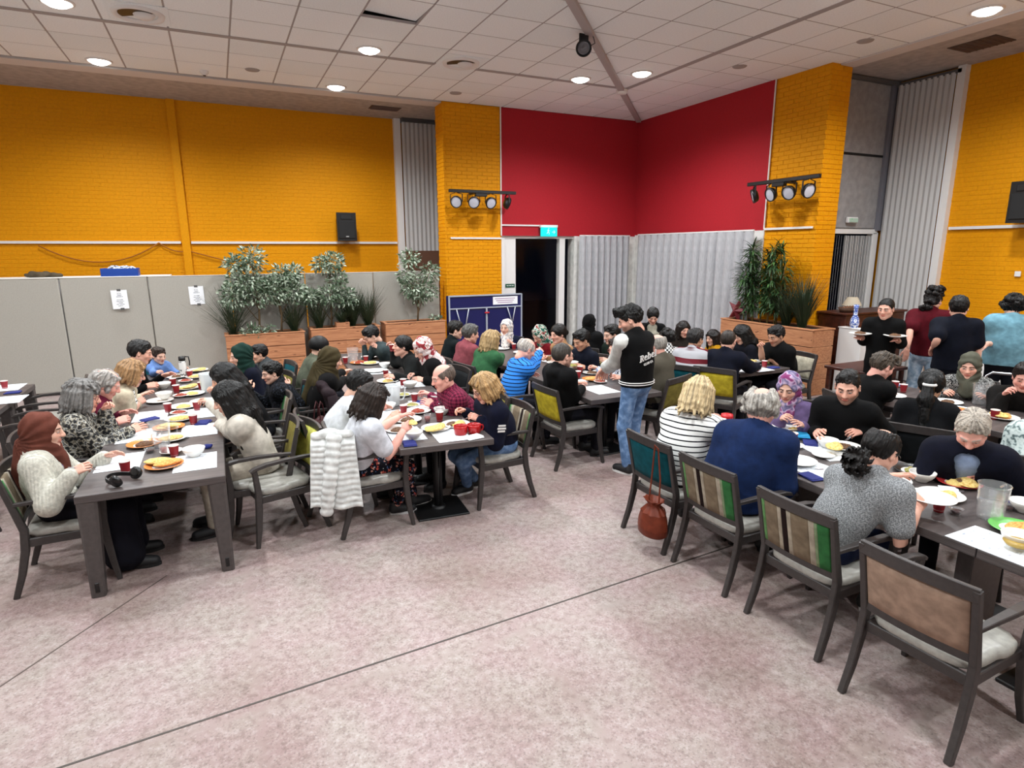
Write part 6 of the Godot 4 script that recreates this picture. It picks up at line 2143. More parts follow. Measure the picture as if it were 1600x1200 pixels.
	part("sign_lamp_face", boxm(Vector3(0, -0.02, 0.03), Vector3(0.4, 0.19, 0.03), 0.006), M.exitglow, t)
	part("lid", boxm(Vector3(0, 0.1, 0.02), Vector3(0.42, 0.05, 0.07), 0.006), M.white, t)
	st = tool()   # running figure and arrow
	tube(st, [Vector3(-0.02, 0.03, 0.048), Vector3(-0.03, -0.02, 0.048), Vector3(-0.06, -0.06, 0.048)], [0.01], 6)
	tube(st, [Vector3(-0.03, -0.02, 0.048), Vector3(0.0, -0.04, 0.048), Vector3(-0.005, -0.08, 0.048)], [0.008], 6)
	tube(st, [Vector3(-0.055, 0.01, 0.048), Vector3(-0.02, 0.025, 0.048), Vector3(0.015, 0.0, 0.048)], [0.006], 6)
	tube(st, [Vector3(0.07, -0.02, 0.048), Vector3(0.14, -0.02, 0.048)], [0.007], 6)
	tube(st, [Vector3(0.11, 0.015, 0.048), Vector3(0.145, -0.02, 0.048), Vector3(0.11, -0.055, 0.048)], [0.007], 6)
	lathe(st, [Vector2(0.0001, -0.004), Vector2(0.014, 0.0), Vector2(0.0001, 0.004)], 12, Vector3(-0.012, 0.052, 0.048), Basis(Vector3.RIGHT, PI / 2))
	part("pictogram", done(st), plain(Color(0.85, 0.98, 0.95), 0.6), t)
	var gl := OmniLight3D.new()
	gl.name = "exit_sign_light"
	gl.position = Vector3(0, -0.02, 0.12)
	gl.light_energy = 0.03
	gl.light_color = Color(0.2, 1.0, 0.95)
	gl.light_size = 0.06
	gl.omni_range = 12.0
	gl.omni_attenuation = 2.0
	gl.shadow_enabled = true
	t.add_child(gl)
	t = thing("door_sign", "small green emergency exit plate on the white window panel", "sign", Vector3(5.62, 1.56, -11.93))
	part("plate", boxm(Vector3.ZERO, Vector3(0.22, 0.075, 0.006), 0.001), plain(Color(0.03, 0.3, 0.2), 0.6), t)
	for i in 3: part("lettering", boxm(Vector3(-0.06 + i * 0.06, 0, 0.004), Vector3(0.045, 0.014, 0.003), 0.0), M.white, t)
	t = thing("emergency_lamp", "small white emergency lamp with a green light above the niche door", "lamp", Vector3(10.05, 2.79, -7.34))
	part("housing", boxm(Vector3.ZERO, Vector3(0.26, 0.1, 0.06), 0.012), M.white, t)
	part("diffuser", boxm(Vector3(0.0, -0.005, 0.034), Vector3(0.22, 0.07, 0.015), 0.004), plain(Color(0.68, 0.78, 0.72), 0.4), t)
	part("green_indicator", boxm(Vector3(-0.06, 0.015, 0.045), Vector3(0.016, 0.016, 0.006), 0.002), plain(Color(0.2, 0.8, 0.4), 0.4), t)
	t = thing("ceiling_spotlight", "black swivelling spotlight hanging under the diagonal ceiling strip", "spotlight", Vector3(4.62, CH, -7.5))
	part("bracket", boxm(Vector3(0, -0.09, 0), Vector3(0.14, 0.12, 0.02), 0.004), M.blacksteel, t)
	st = tool()
	var lb := look(Vector3(-0.45, -0.35, 0.8), Vector3.UP) * Basis(Vector3.RIGHT, PI / 2)
	lathe(st, [Vector2(0.0001, -0.12), Vector2(0.08, -0.11), Vector2(0.1, -0.03), Vector2(0.105, 0.04), Vector2(0.09, 0.045), Vector2(0.085, 0.02)], 28, Vector3(0, -0.2, 0), lb)
	part("housing", done(st), M.black, t)
	st = tool()
	lathe(st, [Vector2(0.086, 0.022), Vector2(0.06, 0.034), Vector2(0.045, 0.026), Vector2(0.02, 0.04), Vector2(0.0001, 0.042)], 28, Vector3(0, -0.2, 0), lb)
	part("lens", done(st), plain(Color(0.4, 0.4, 0.42), 0.15, 0.6), t)
	st = tool()
	tube(st, [Vector3(0.09, -0.17, 0), Vector3(0.16, -0.13, 0.02), Vector3(0.15, -0.05, 0), Vector3(0.08, -0.01, 0)], [0.006], 6)
	part("cable", done(st), M.black, t)
	# yellow cable slung along the left wall
	st = tool()
	var pts := []
	for k in 3:
		var x0: float = [-2.9, -1.0, -0.45][k]
		var x1: float = [-1.0, -0.62, 0.9][k]
		var sag: float = [0.33, 0.04, 0.02][k]
		var y0: float = [2.42, 2.47, 2.3][k]
		var y1: float = [2.47, 2.3, 1.95][k]
		for i in 13:
			var u := i / 12.0
			pts.append(Vector3(lerpf(x0, x1, u), lerpf(y0, y1, u) - sag * 4.0 * u * (1.0 - u), -13.81))
	tube(st, pts, [0.011], 6)
	tag(solo("wall_cable", done(st), plain(Color(0.62, 0.37, 0.06), 0.7)), "orange painted cable slung in a long sag along the left wall", "cable")
	# folded table tennis table
	t = thing("tennis_table", "folded blue table tennis table standing before the dark window", "table tennis table", Vector3(4.87, 0, -11.5))
	var blue := plain(Color(0.02, 0.05, 0.3), 0.45)
	for s in [0.0, -1.0]: part("table_half", boxm(Vector3(0, 0.77, s * 0.16), Vector3(1.6, 1.28, 0.022), 0.004), blue, t)
	var rim := tool()
	for x in [-0.8, 0.8]: bx(rim, Vector3(x, 0.77, 0.018), Vector3(0.03, 1.3, 0.03), 0.004)
	for y in [0.13, 1.41]: bx(rim, Vector3(0, y, 0.018), Vector3(1.6, 0.03, 0.03), 0.004)
	bx(rim, Vector3(0, 1.16, 0.025), Vector3(1.6, 0.025, 0.02), 0.004)
	bx(rim, Vector3(0.0, 0.7, 0.03), Vector3(0.035, 0.9, 0.025), 0.004)
	part("steel_frame", done(rim), plain(Color(0.62, 0.65, 0.7), 0.4), t)
	rim = tool()
	for q in [[-0.66, -0.58], [-0.4, -0.46], [0.46, 0.56], [0.64, 0.58]]: tube(rim, [Vector3(q[0], 1.15, 0.05), Vector3(q[1], 0.85, 0.05)], [0.011], 6)
	part("folding_struts", done(rim), plain(Color(0.75, 0.77, 0.8), 0.4), t)
	part("red_catch", boxm(Vector3(0, 1.06, 0.055), Vector3(0.1, 0.03, 0.03), 0.006), plain(Color(0.7, 0.1, 0.15), 0.5), t)
	part("white_label", boxm(Vector3(0.43, 1.29, 0.016), Vector3(0.56, 0.16, 0.003), 0.0), M.paper, t)
	for i in 3: part("label_print", boxm(Vector3(0.42, 1.33 - i * 0.04, 0.0195), Vector3(0.46 - 0.06 * i, 0.012, 0.002), 0.0), plain(Color(0.6, 0.45, 0.6), 0.8), t)
	for x in [-0.6, 0.6]:
		for z in [-0.25, 0.12]:
			st = tool()
			lathe(st, [Vector2(0.0001, -0.015), Vector2(0.05, -0.015), Vector2(0.055, -0.008), Vector2(0.055, 0.008), Vector2(0.05, 0.015), Vector2(0.0001, 0.015)], 20, Vector3(x, 0.056, z), Basis(Vector3.BACK, PI / 2))
			part("caster", done(st), M.black, t)
			part("caster_arm", boxm(Vector3(x + 0.03, 0.11, z), Vector3(0.02, 0.12, 0.03), 0.003), M.blacksteel, t)
	# mahogany cabinet, basket, lamp shade, white box and bag in the right corner
	t = thing("wooden_sideboard", "tall mahogany sideboard in the right corner behind the server", "cabinet", Vector3(9.78, 0, -6.76))
	part("body", boxm(Vector3(0, 0.64, 0), Vector3(1.5, 1.22, 0.5), 0.008), M.mahogany, t)
	part("top_board", boxm(Vector3(0, 1.27, 0), Vector3(1.56, 0.035, 0.55), 0.006), M.mahogany, t)
	for s in [-1.0, 1.0]: part("door", boxm(Vector3(s * 0.37, 0.62, 0.255), Vector3(0.7, 1.02, 0.02), 0.006), M.mahogany, t)
	part("plinth", boxm(Vector3(0, 0.02, 0.0), Vector3(1.44, 0.04, 0.44), 0.0), M.black, t)
	t = thing("lamp_shade", "cream cone lamp standing on the mahogany sideboard", "lamp", Vector3(9.52, 1.288, -6.78))
	st = tool()
	lathe(st, [Vector2(0.15, 0.09), Vector2(0.08, 0.22), Vector2(0.07, 0.225), Vector2(0.0001, 0.225)], 28)
	part("shade", done(st), plain(Color(0.72, 0.68, 0.6), 0.8), t)
	st = tool()
	lathe(st, [Vector2(0.0001, 0.0), Vector2(0.08, 0.0), Vector2(0.07, 0.02), Vector2(0.02, 0.03), Vector2(0.02, 0.12)], 20)
	part("base", done(st), M.white, t)
	t = thing("wicker_basket", "dark shallow basket on the mahogany sideboard beside the lamp", "basket", Vector3(9.25, 1.288, -6.65))
	st = tool()
	lathe(st, [Vector2(0.0001, 0.0), Vector2(0.11, 0.0), Vector2(0.15, 0.08), Vector2(0.14, 0.08), Vector2(0.1, 0.01), Vector2(0.0001, 0.01)], 24, Vector3.ZERO, Basis.from_scale(Vector3(1.3, 1, 0.8)))
	part("weave", done(st), plain(Color(0.3, 0.2, 0.14), 0.85), t)
	st = tool()
	for i in 4: tube(st, [Vector3(-0.12 + 0.07 * i, 0.05, 0), Vector3(-0.1 + 0.07 * i, 0.09, 0.03)], [0.03], 8)
	part("contents", done(st), plain(Color(0.4, 0.25, 0.15), 0.8), t)
	t = thing("white_pedestal", "narrow white box pedestal between the tall planter and the sideboard", "pedestal", Vector3(8.93, 0, -6.28))
	part("box_body", boxm(Vector3(0, 0.54, 0), Vector3(0.16, 1.08, 0.4), 0.006), M.white, t)
	part("box_lid", boxm(Vector3(0, 1.085, 0), Vector3(0.18, 0.012, 0.42), 0.003), M.white, t)
	t = thing("blue_vase", "small blue and white vase on the white pedestal", "vase", Vector3(8.93, 1.091, -6.28))
	st = tool()
	lathe(st, [Vector2(0.0001, 0.0), Vector2(0.05, 0.0), Vector2(0.07, 0.06), Vector2(0.06, 0.14), Vector2(0.03, 0.2), Vector2(0.032, 0.3), Vector2(0.042, 0.36), Vector2(0.0001, 0.35)], 22)
	part("vase_body", done(st), tri_mat(Vector3.ONE * 6.0, tex(ramp_image(noise_image(64, 0.08, 2, 91), [[0.0, Color(0.12, 0.25, 0.6)], [0.48, Color(0.2, 0.35, 0.7)], [0.52, Color(0.85, 0.87, 0.9)], [1.0, Color(0.9, 0.9, 0.92)]])), Color.WHITE, 0.3), t)
	t = thing("paper_bag", "white printed carrier bag on the floor before the sideboard", "bag", Vector3(9.1, 0, -6.15), -0.5)
	part("bag_body", boxm(Vector3(0, 0.25, 0), Vector3(0.3, 0.5, 0.16), 0.01), plain(Color(0.75, 0.74, 0.72), 0.7), t)
	part("bag_lettering", text_mesh("BOM", 0.13, 0.006, "Droid Sans", true), M.black, t, Transform3D(Basis(), Vector3(0, 0.2, 0.082)))
	st = tool()
	tube(st, [Vector3(-0.07, 0.49, 0.07), Vector3(-0.05, 0.6, 0.06), Vector3(0.05, 0.6, 0.06), Vector3(0.07, 0.49, 0.07)], [0.006], 6)
	part("handle", done(st), plain(Color(0.6, 0.58, 0.55), 0.7), t)
	# serving counter at the right wall
	t = thing("serving_counter", "white serving counter along the right orange wall", "counter", Vector3(10.4, 0, -4.4))
	part("counter_top", boxm(Vector3(0, 0.92, 0), Vector3(0.75, 0.04, 2.8), 0.006), plain(Color(0.3, 0.29, 0.3), 0.5), t)
	for i in 3: part("counter_front", boxm(Vector3(-0.32, 0.46, -0.92 + 0.92 * i), Vector3(0.03, 0.86, 0.9), 0.006), M.white, t)
	part("counter_shelf", boxm(Vector3(0.02, 0.2, 0), Vector3(0.64, 0.03, 2.7), 0.004), M.white, t)
	for z in [-1.36, 1.36]: part("counter_side", boxm(Vector3(0, 0.45, z), Vector3(0.68, 0.9, 0.03), 0.004), M.white, t)
	t = thing("blue_bag", "crumpled blue plastic bag on the serving counter", "bag", Vector3(10.3, 0.94, -4.95))
	f = Field.new(Vector3(-0.3, -0.02, -0.4), Vector3(0.3, 0.3, 0.4), 0.016)
	f.ell(Vector3(0, 0.1, 0), Vector3(0.16, 0.1, 0.28), 0.02)
	f.ell(Vector3(0.02, 0.14, 0.1), Vector3(0.12, 0.09, 0.12), 0.03)
	f.plane(Vector3.ZERO, Vector3(0, -1, 0))
	a = f.arrays()
	wrinkle(a, 0.05, 350.0)
	part("film", from_arrays(a), plain(Color(0.1, 0.38, 0.68), 0.35), t)
	t = thing("side_table", "dark low side table behind the grey haired man", "table", Vector3(7.95, 0, -5.35))
	part("tabletop", boxm(Vector3(0, 0.7, 0), Vector3(0.9, 0.04, 0.6), 0.005), M.mahogany, t)
	for sx in [-1.0, 1.0]:
		for sz in [-1.0, 1.0]: part("leg", boxm(Vector3(sx * 0.4, 0.34, sz * 0.25), Vector3(0.05, 0.68, 0.05), 0.006), M.mahogany, t)
	t = thing("floor_mat", "dark grey floor mat beside the tall planter", "mat", Vector3(8.2, 0.0, -5.8))
	part("mat_pile", boxm(Vector3(0, 0.006, 0), Vector3(1.7, 0.012, 1.1), 0.003), plain(Color(0.3, 0.31, 0.33), 0.95), t)
	part("mat_edge", boxm(Vector3(0, 0.003, 0), Vector3(1.76, 0.006, 1.16), 0.001), M.blacksteel, t)
	# curtains
	curtain("light grey pleated curtain on the left side of the red corner", Vector3(7.2, 0.02, -11.67), Vector3(8.52, 0.02, -11.67), 2.58, 8, 3)
	curtain("light grey pleated curtain on the right side of the red corner", Vector3(8.6, 0.02, -11.5), Vector3(8.6, 0.02, -8.16), 2.6, 15, 5)
	# night outside
	t = thing("street_lamp", "distant street lamp glowing in the dark beyond the window", "lamp", Vector3(9.1, 0, -19.5))
	st = tool()
	lathe(st, [Vector2(0.0001, -0.09), Vector2(0.065, -0.065), Vector2(0.09, 0.0), Vector2(0.065, 0.065), Vector2(0.0001, 0.09)], 16, Vector3(0, 1.95, 0))
	part("lamp_globe", done(st), M.streetglow, t)
	st = tool()
	tube(st, [Vector3(0, -0.0, 0), Vector3(0, 1.88, 0)], [0.03, 0.025], 8)
	part("post", done(st), M.blacksteel, t)
	block("ground_outside", Vector3(4.8, -0.3, -26), Vector3(20, -0.05, -12.2), plain(Color(0.1, 0.1, 0.1), 0.9))

# ---------------------------------------------------------------- coats and bags
func bag(called: String, label: String, at: Vector3, turn: float, c: Color, size: Vector3, strap: float, rough := 0.5) -> Node3D:
	var t := thing(called, label, "bag", at, turn)
	var f := Field.new(Vector3(-0.26, -0.02, -0.2), Vector3(0.26, 0.5, 0.2), 0.012)
	f.ell(Vector3(0, size.y * 0.36, 0), Vector3(size.x * 0.5, size.y * 0.42, size.z * 0.5), 0.03)
	f.cap(Vector3(-size.x * 0.24, size.y * 0.2, 0), Vector3(size.x * 0.24, size.y * 0.2, 0), size.z * 0.48, size.z * 0.48, 0.05)
	f.cap(Vector3(-size.x * 0.2, size.y * 0.85, 0), Vector3(size.x * 0.2, size.y * 0.85, 0), size.z * 0.28, size.z * 0.28, 0.06)
	f.plane(Vector3.ZERO, Vector3(0, -1, 0))
	var a := f.arrays()
	wrinkle(a, 0.016, 260.0, Vector3(1, 0.4, 1), int(size.x * 1000))
	part("bag_body", from_arrays(a), cloth({"c": c, "rough": rough}), t)
	var st := tool()
	for s in [-1.0, 1.0]:
		bar(st, [Vector3(-size.x * 0.25, size.y * 0.85, s * size.z * 0.2), Vector3(-size.x * 0.18, size.y * 0.85 + strap * 0.8, s * size.z * 0.12), Vector3(0, size.y * 0.85 + strap, s * 0.02), Vector3(size.x * 0.18, size.y * 0.85 + strap * 0.8, s * size.z * 0.12), Vector3(size.x * 0.25, size.y * 0.85, s * size.z * 0.2)], [Vector2(0.014, 0.008)], Vector3.BACK)
	part("strap", done(st), cloth({"c": c, "rough": rough}), t)
	return t

func bucket_bag(label: String, at: Vector3, turn: float, c: Color) -> void:   # drawstring bag with a gathered neck
	var t := thing("bucket_bag", label, "bag", at, turn)
	var leather := cloth({"c": c, "rough": 0.45})
	var st := tool()
	lathe(st, [Vector2(0.0001, 0.0), Vector2(0.115, 0.0), Vector2(0.132, 0.015), Vector2(0.135, 0.06)], 54, Vector3.ZERO, Basis.from_scale(Vector3(1, 1, 0.72)))
	lathe(st, [Vector2(0.135, 0.06), Vector2(0.13, 0.12), Vector2(0.112, 0.18)], 54, Vector3.ZERO, Basis.from_scale(Vector3(1, 1, 0.72)), 0.015, 9)
	lathe(st, [Vector2(0.112, 0.18), Vector2(0.07, 0.225), Vector2(0.05, 0.24), Vector2(0.068, 0.265), Vector2(0.092, 0.285), Vector2(0.085, 0.285), Vector2(0.045, 0.25), Vector2(0.0001, 0.24)], 54, Vector3.ZERO, Basis.from_scale(Vector3(1, 1, 0.72)), 0.07, 9)
	part("bag_body", done(st), leather, t)
	st = tool()
	lathe(st, [Vector2(0.049, 0.234), Vector2(0.056, 0.24), Vector2(0.049, 0.246)], 24, Vector3.ZERO, Basis.from_scale(Vector3(1, 1, 0.72)))
	tube(st, [Vector3(0.0, 0.24, 0.038), Vector3(0.02, 0.19, 0.085), Vector3(0.015, 0.15, 0.095)], [0.005], 6)
	tube(st, [Vector3(0.0, 0.24, 0.038), Vector3(-0.03, 0.2, 0.08), Vector3(-0.03, 0.165, 0.092)], [0.005], 6)
	part("drawstring", done(st), leather, t)
	st = tool()
	bar(st, [Vector3(-0.06, 0.24, 0), Vector3(-0.05, 0.45, 0.01), Vector3(-0.02, 0.69, 0.0), Vector3(0.0, 0.715, -0.02), Vector3(0.02, 0.69, 0.0), Vector3(0.05, 0.45, 0.01), Vector3(0.06, 0.24, 0)], [Vector2(0.014, 0.006)], Vector3.BACK)
	part("strap", done(st), leather, t)

func puffer(label: String, at: Vector3, turn: float) -> void:   # quilted white jacket hung over a chair back; -z is the outside of the chair
	var t := thing("puffer_jacket", label, "jacket", at, turn)
	var mat := cloth({"c": Color(0.93, 0.94, 0.93), "rough": 0.6})
	for panel in 2:
		var st := tool()
		st.set_smooth_group(0)
		var nx := 14
		var ny := 66
		var x0: float = [-0.17, -0.01][panel]
		var x1: float = [0.02, 0.16][panel]
		var lo: float = [0.3, 0.33][panel]
		var pt := func(i: int, j: int, s: float) -> Vector3:
			var u := float(i) / nx
			var v := float(j) / ny
			var y := lerpf(0.9, lo, v)
			var q := absf(sin(v * PI * 13.0))
			var flare := 1.0 + 0.22 * v
			var x := lerpf(x0, x1, u) * flare
			var fold := 0.022 * sin(u * 7.0 + panel * 2.0) * v
			var edge := 1.0 - pow(absf(2.0 * u - 1.0), 6)
			var z := -0.36 - 0.05 * v + fold - (x * x) * 0.2
			if y > 0.82: z = lerpf(z, -0.29, (y - 0.82) / 0.08)
			return Vector3(x, y, z + s * (0.006 + 0.015 * pow(q, 0.6) * edge))
		for i in nx:
			for j in ny:
				for s in [-1.0, 1.0]:
					var p := [pt.call(i, j, s), pt.call(i, j + 1, s), pt.call(i + 1, j + 1, s), pt.call(i + 1, j, s)]
					if s < 0: p.reverse()
					tri(st, p[0], p[1], p[2]); tri(st, p[0], p[2], p[3])
		part("quilted_panel", done(st), mat, t)
	# the hanging sleeve
	var st := tool()
	var pts := []
	var rad := []
	for i in 60:
		var v := i / 59.0
		pts.append(Vector3(-0.02 + 0.1 * v, lerpf(0.9, 0.26, v), -0.36 - 0.07 * sin(v * 2.4)))
		rad.append((0.045 + 0.012 * absf(sin(v * PI * 11.0))) * (1.0 - 0.18 * v))
	tube(st, pts, rad, 16, Vector2(1.15, 0.75), Vector3.BACK)
	part("sleeve", done(st), mat, t)
	var f := Field.new(Vector3(-0.26, 0.78, -0.46), Vector3(0.26, 1.0, -0.16), 0.012)
	f.cap(Vector3(-0.13, 0.885, -0.32), Vector3(0.13, 0.885, -0.32), 0.034, 0.034, 0.02)
	f.cap(Vector3(-0.1, 0.88, -0.26), Vector3(0.12, 0.86, -0.25), 0.03, 0.035, 0.03)
	f.ell(Vector3(0.02, 0.91, -0.32), Vector3(0.07, 0.035, 0.04), 0.03)
	var a := f.arrays()
	wrinkle(a, 0.012, 300.0)
	part("collar", from_arrays(a), mat, t)

func coat(label: String, at: Vector3, turn: float, c: Color, low: float, pat := "cloth") -> void:   # a coat hung over a chair back
	var t := thing("coat", label, "coat", at, turn)
	var f := Field.new(Vector3(-0.36, low - 0.05, -0.5), Vector3(0.36, 1.02, -0.16), 0.016)
	f.cap(Vector3(-0.2, 0.875, -0.32), Vector3(0.2, 0.875, -0.32), 0.05, 0.05, 0.05)
	for i in 6:
		var x := -0.22 + 0.088 * i
		f.cap(Vector3(x, 0.86, -0.34), Vector3(x * 1.2, low + 0.05 * (i % 2), -0.385 - 0.02 * (i % 3)), 0.05, 0.045, 0.05)
	f.ell(Vector3(0, 0.93, -0.3), Vector3(0.11, 0.05, 0.06), 0.03)
	var a := f.arrays()
	wrinkle(a, 0.022, 180.0, Vector3(1.3, 0.35, 1.3), int(low * 100))
	part("fabric", from_arrays(a), cloth({"c": c, "pat": pat, "rough": 0.8}), t)
	var st := tool()
	tube(st, [Vector3(0.24, 0.86, -0.34), Vector3(0.27, 0.6, -0.38), Vector3(0.25, low + 0.04, -0.38)], [0.055, 0.05, 0.042], 12)
	part("sleeve", done(st), cloth({"c": c, "pat": pat, "rough": 0.8}), t)

func headphones(label: String, at: Vector3, turn: float) -> void:
	var t := thing("headphones", label, "headphones", at, turn)
	var st := tool()
	var pts := []
	for i in 15:
		var a := PI * i / 14.0
		pts.append(Vector3(cos(a) * 0.085, 0.03 + 0.012 * sin(a), -sin(a) * 0.12))
	bar(st, pts, [Vector2(0.01, 0.028)], Vector3.UP)
	part("headband", done(st), M.black, t)
	for s in [-1.0, 1.0]:
		st = tool()
		lathe(st, [Vector2(0.0001, -0.02), Vector2(0.036, -0.018), Vector2(0.044, -0.004), Vector2(0.044, 0.012), Vector2(0.03, 0.02), Vector2(0.0001, 0.016)], 24, Vector3(s * 0.085, 0.045, 0.02), Basis(Vector3.BACK, s * PI / 2.6))
		part("ear_cup", done(st), plain(Color(0.03, 0.03, 0.035), 0.25), t)

func thermos(label: String, at: Vector3) -> void:
	var t := thing("thermos", label, "thermos", at)
	var st := tool()
	lathe(st, [Vector2(0.0001, 0.0), Vector2(0.04, 0.0), Vector2(0.042, 0.01), Vector2(0.042, 0.2), Vector2(0.036, 0.215), Vector2(0.0001, 0.215)], 24)
	part("flask", done(st), tri_mat(Vector3.ONE * 5.0, tex(spots_image(64, Color(0.85, 0.85, 0.84), [[14, 2, 4, Color(0.25, 0.25, 0.25)]], 6)), Color.WHITE, 0.4), t)
	st = tool()
	lathe(st, [Vector2(0.034, 0.215), Vector2(0.04, 0.22), Vector2(0.038, 0.27), Vector2(0.0001, 0.275)], 24)
	part("black_lid", done(st), M.black, t)
	st = tool()
	tube(st, [Vector3(0.036, 0.265, 0), Vector3(0.075, 0.262, 0), Vector3(0.082, 0.2, 0), Vector3(0.078, 0.15, 0)], [0.008], 8)
	part("handle", done(st), M.black, t)

# ---------------------------------------------------------------- what stands where
func build_tables() -> void:
	table("leg", "nearest dark wood table of the left long row", Vector3(-0.550, 0, -5.015), Vector2(0.900, 0.886), 0.000, "tables of the left table")
	table("leg", "second dark wood table of the left long row", Vector3(-0.550, 0, -5.905), Vector2(0.900, 0.886), 0.000, "tables of the left table")
	table("leg", "third dark wood table of the left long row", Vector3(-0.550, 0, -6.795), Vector2(0.900, 0.886), 0.000, "tables of the left table")
	table("leg", "fourth dark wood table of the left long row", Vector3(-0.550, 0, -7.685), Vector2(0.900, 0.886), 0.000, "tables of the left table")
	table("leg", "farthest dark wood table of the left long row", Vector3(-0.550, 0, -8.575), Vector2(0.900, 0.886), 0.000, "tables of the left table")
	table("ped", "nearest pedestal table of the middle long row", Vector3(1.607, 0, -4.969), Vector2(0.800, 0.832), -0.076, "tables of the middle table")
	table("ped", "second pedestal table of the middle long row", Vector3(1.670, 0, -5.801), Vector2(0.800, 0.832), -0.076, "tables of the middle table")
	table("ped", "third pedestal table of the middle long row", Vector3(1.734, 0, -6.634), Vector2(0.800, 0.832), -0.076, "tables of the middle table")
	table("ped", "fourth pedestal table of the middle long row", Vector3(1.797, 0, -7.466), Vector2(0.800, 0.832), -0.076, "tables of the middle table")
	table("ped", "fifth pedestal table of the middle long row", Vector3(1.861, 0, -8.299), Vector2(0.800, 0.832), -0.076, "tables of the middle table")
	table("ped", "farthest pedestal table of the middle long row", Vector3(1.924, 0, -9.131), Vector2(0.800, 0.832), -0.076, "tables of the middle table")
	table("ped", "nearest pedestal table of the centre row behind the varsity jacket", Vector3(3.910, 0, -5.740), Vector2(0.940, 0.896), 0.000, "tables of the centre table")
	table("ped", "second pedestal table of the centre row behind the varsity jacket", Vector3(3.910, 0, -6.640), Vector2(0.940, 0.896), 0.000, "tables of the centre table")
	table("ped", "third pedestal table of the centre row behind the varsity jacket", Vector3(3.910, 0, -7.540), Vector2(0.940, 0.896), 0.000, "tables of the centre table")
	table("ped", "farthest pedestal table of the centre row behind the varsity jacket", Vector3(3.910, 0, -8.440), Vector2(0.940, 0.896), 0.000, "tables of the centre table")
	table("ped", "nearer pedestal table of the back group before the tall planter", Vector3(6.380, 0, -6.050), Vector2(0.900, 0.796), 0.000, "tables of the back table")
	table("ped", "farther pedestal table of the back group before the tall planter", Vector3(6.380, 0, -6.850), Vector2(0.900, 0.796), 0.000, "tables of the back table")
	table("slab", "farthest dark slab legged table of the right row", Vector3(4.000, 0, -3.420), Vector2(1.000, 1.196), 0.000, "tables of the right table")
	table("slab", "middle dark slab legged table of the right row", Vector3(4.000, 0, -2.220), Vector2(1.000, 1.196), 0.000, "tables of the right table")
	table("slab", "nearest dark slab legged table of the right row", Vector3(4.000, 0, -1.020), Vector2(1.000, 1.196), 0.000, "tables of the right table")
	table("slab", "farther dark table of the far right group around the ponytail woman", Vector3(6.540, 0, -3.850), Vector2(1.080, 1.096), 0.000, "tables of the far right table")
	table("slab", "nearer dark table of the far right group around the ponytail woman", Vector3(6.540, 0, -2.750), Vector2(1.080, 1.096), 0.000, "tables of the far right table")
	table("leg", "farther dark wood table by the partition at the left edge", Vector3(-2.600, 0, -8.550), Vector2(0.900, 0.876), 0.000, "tables of the table by the partition")
	table("leg", "nearer dark wood table by the partition at the left edge", Vector3(-2.600, 0, -7.670), Vector2(0.900, 0.876), 0.000, "tables of the table by the partition")

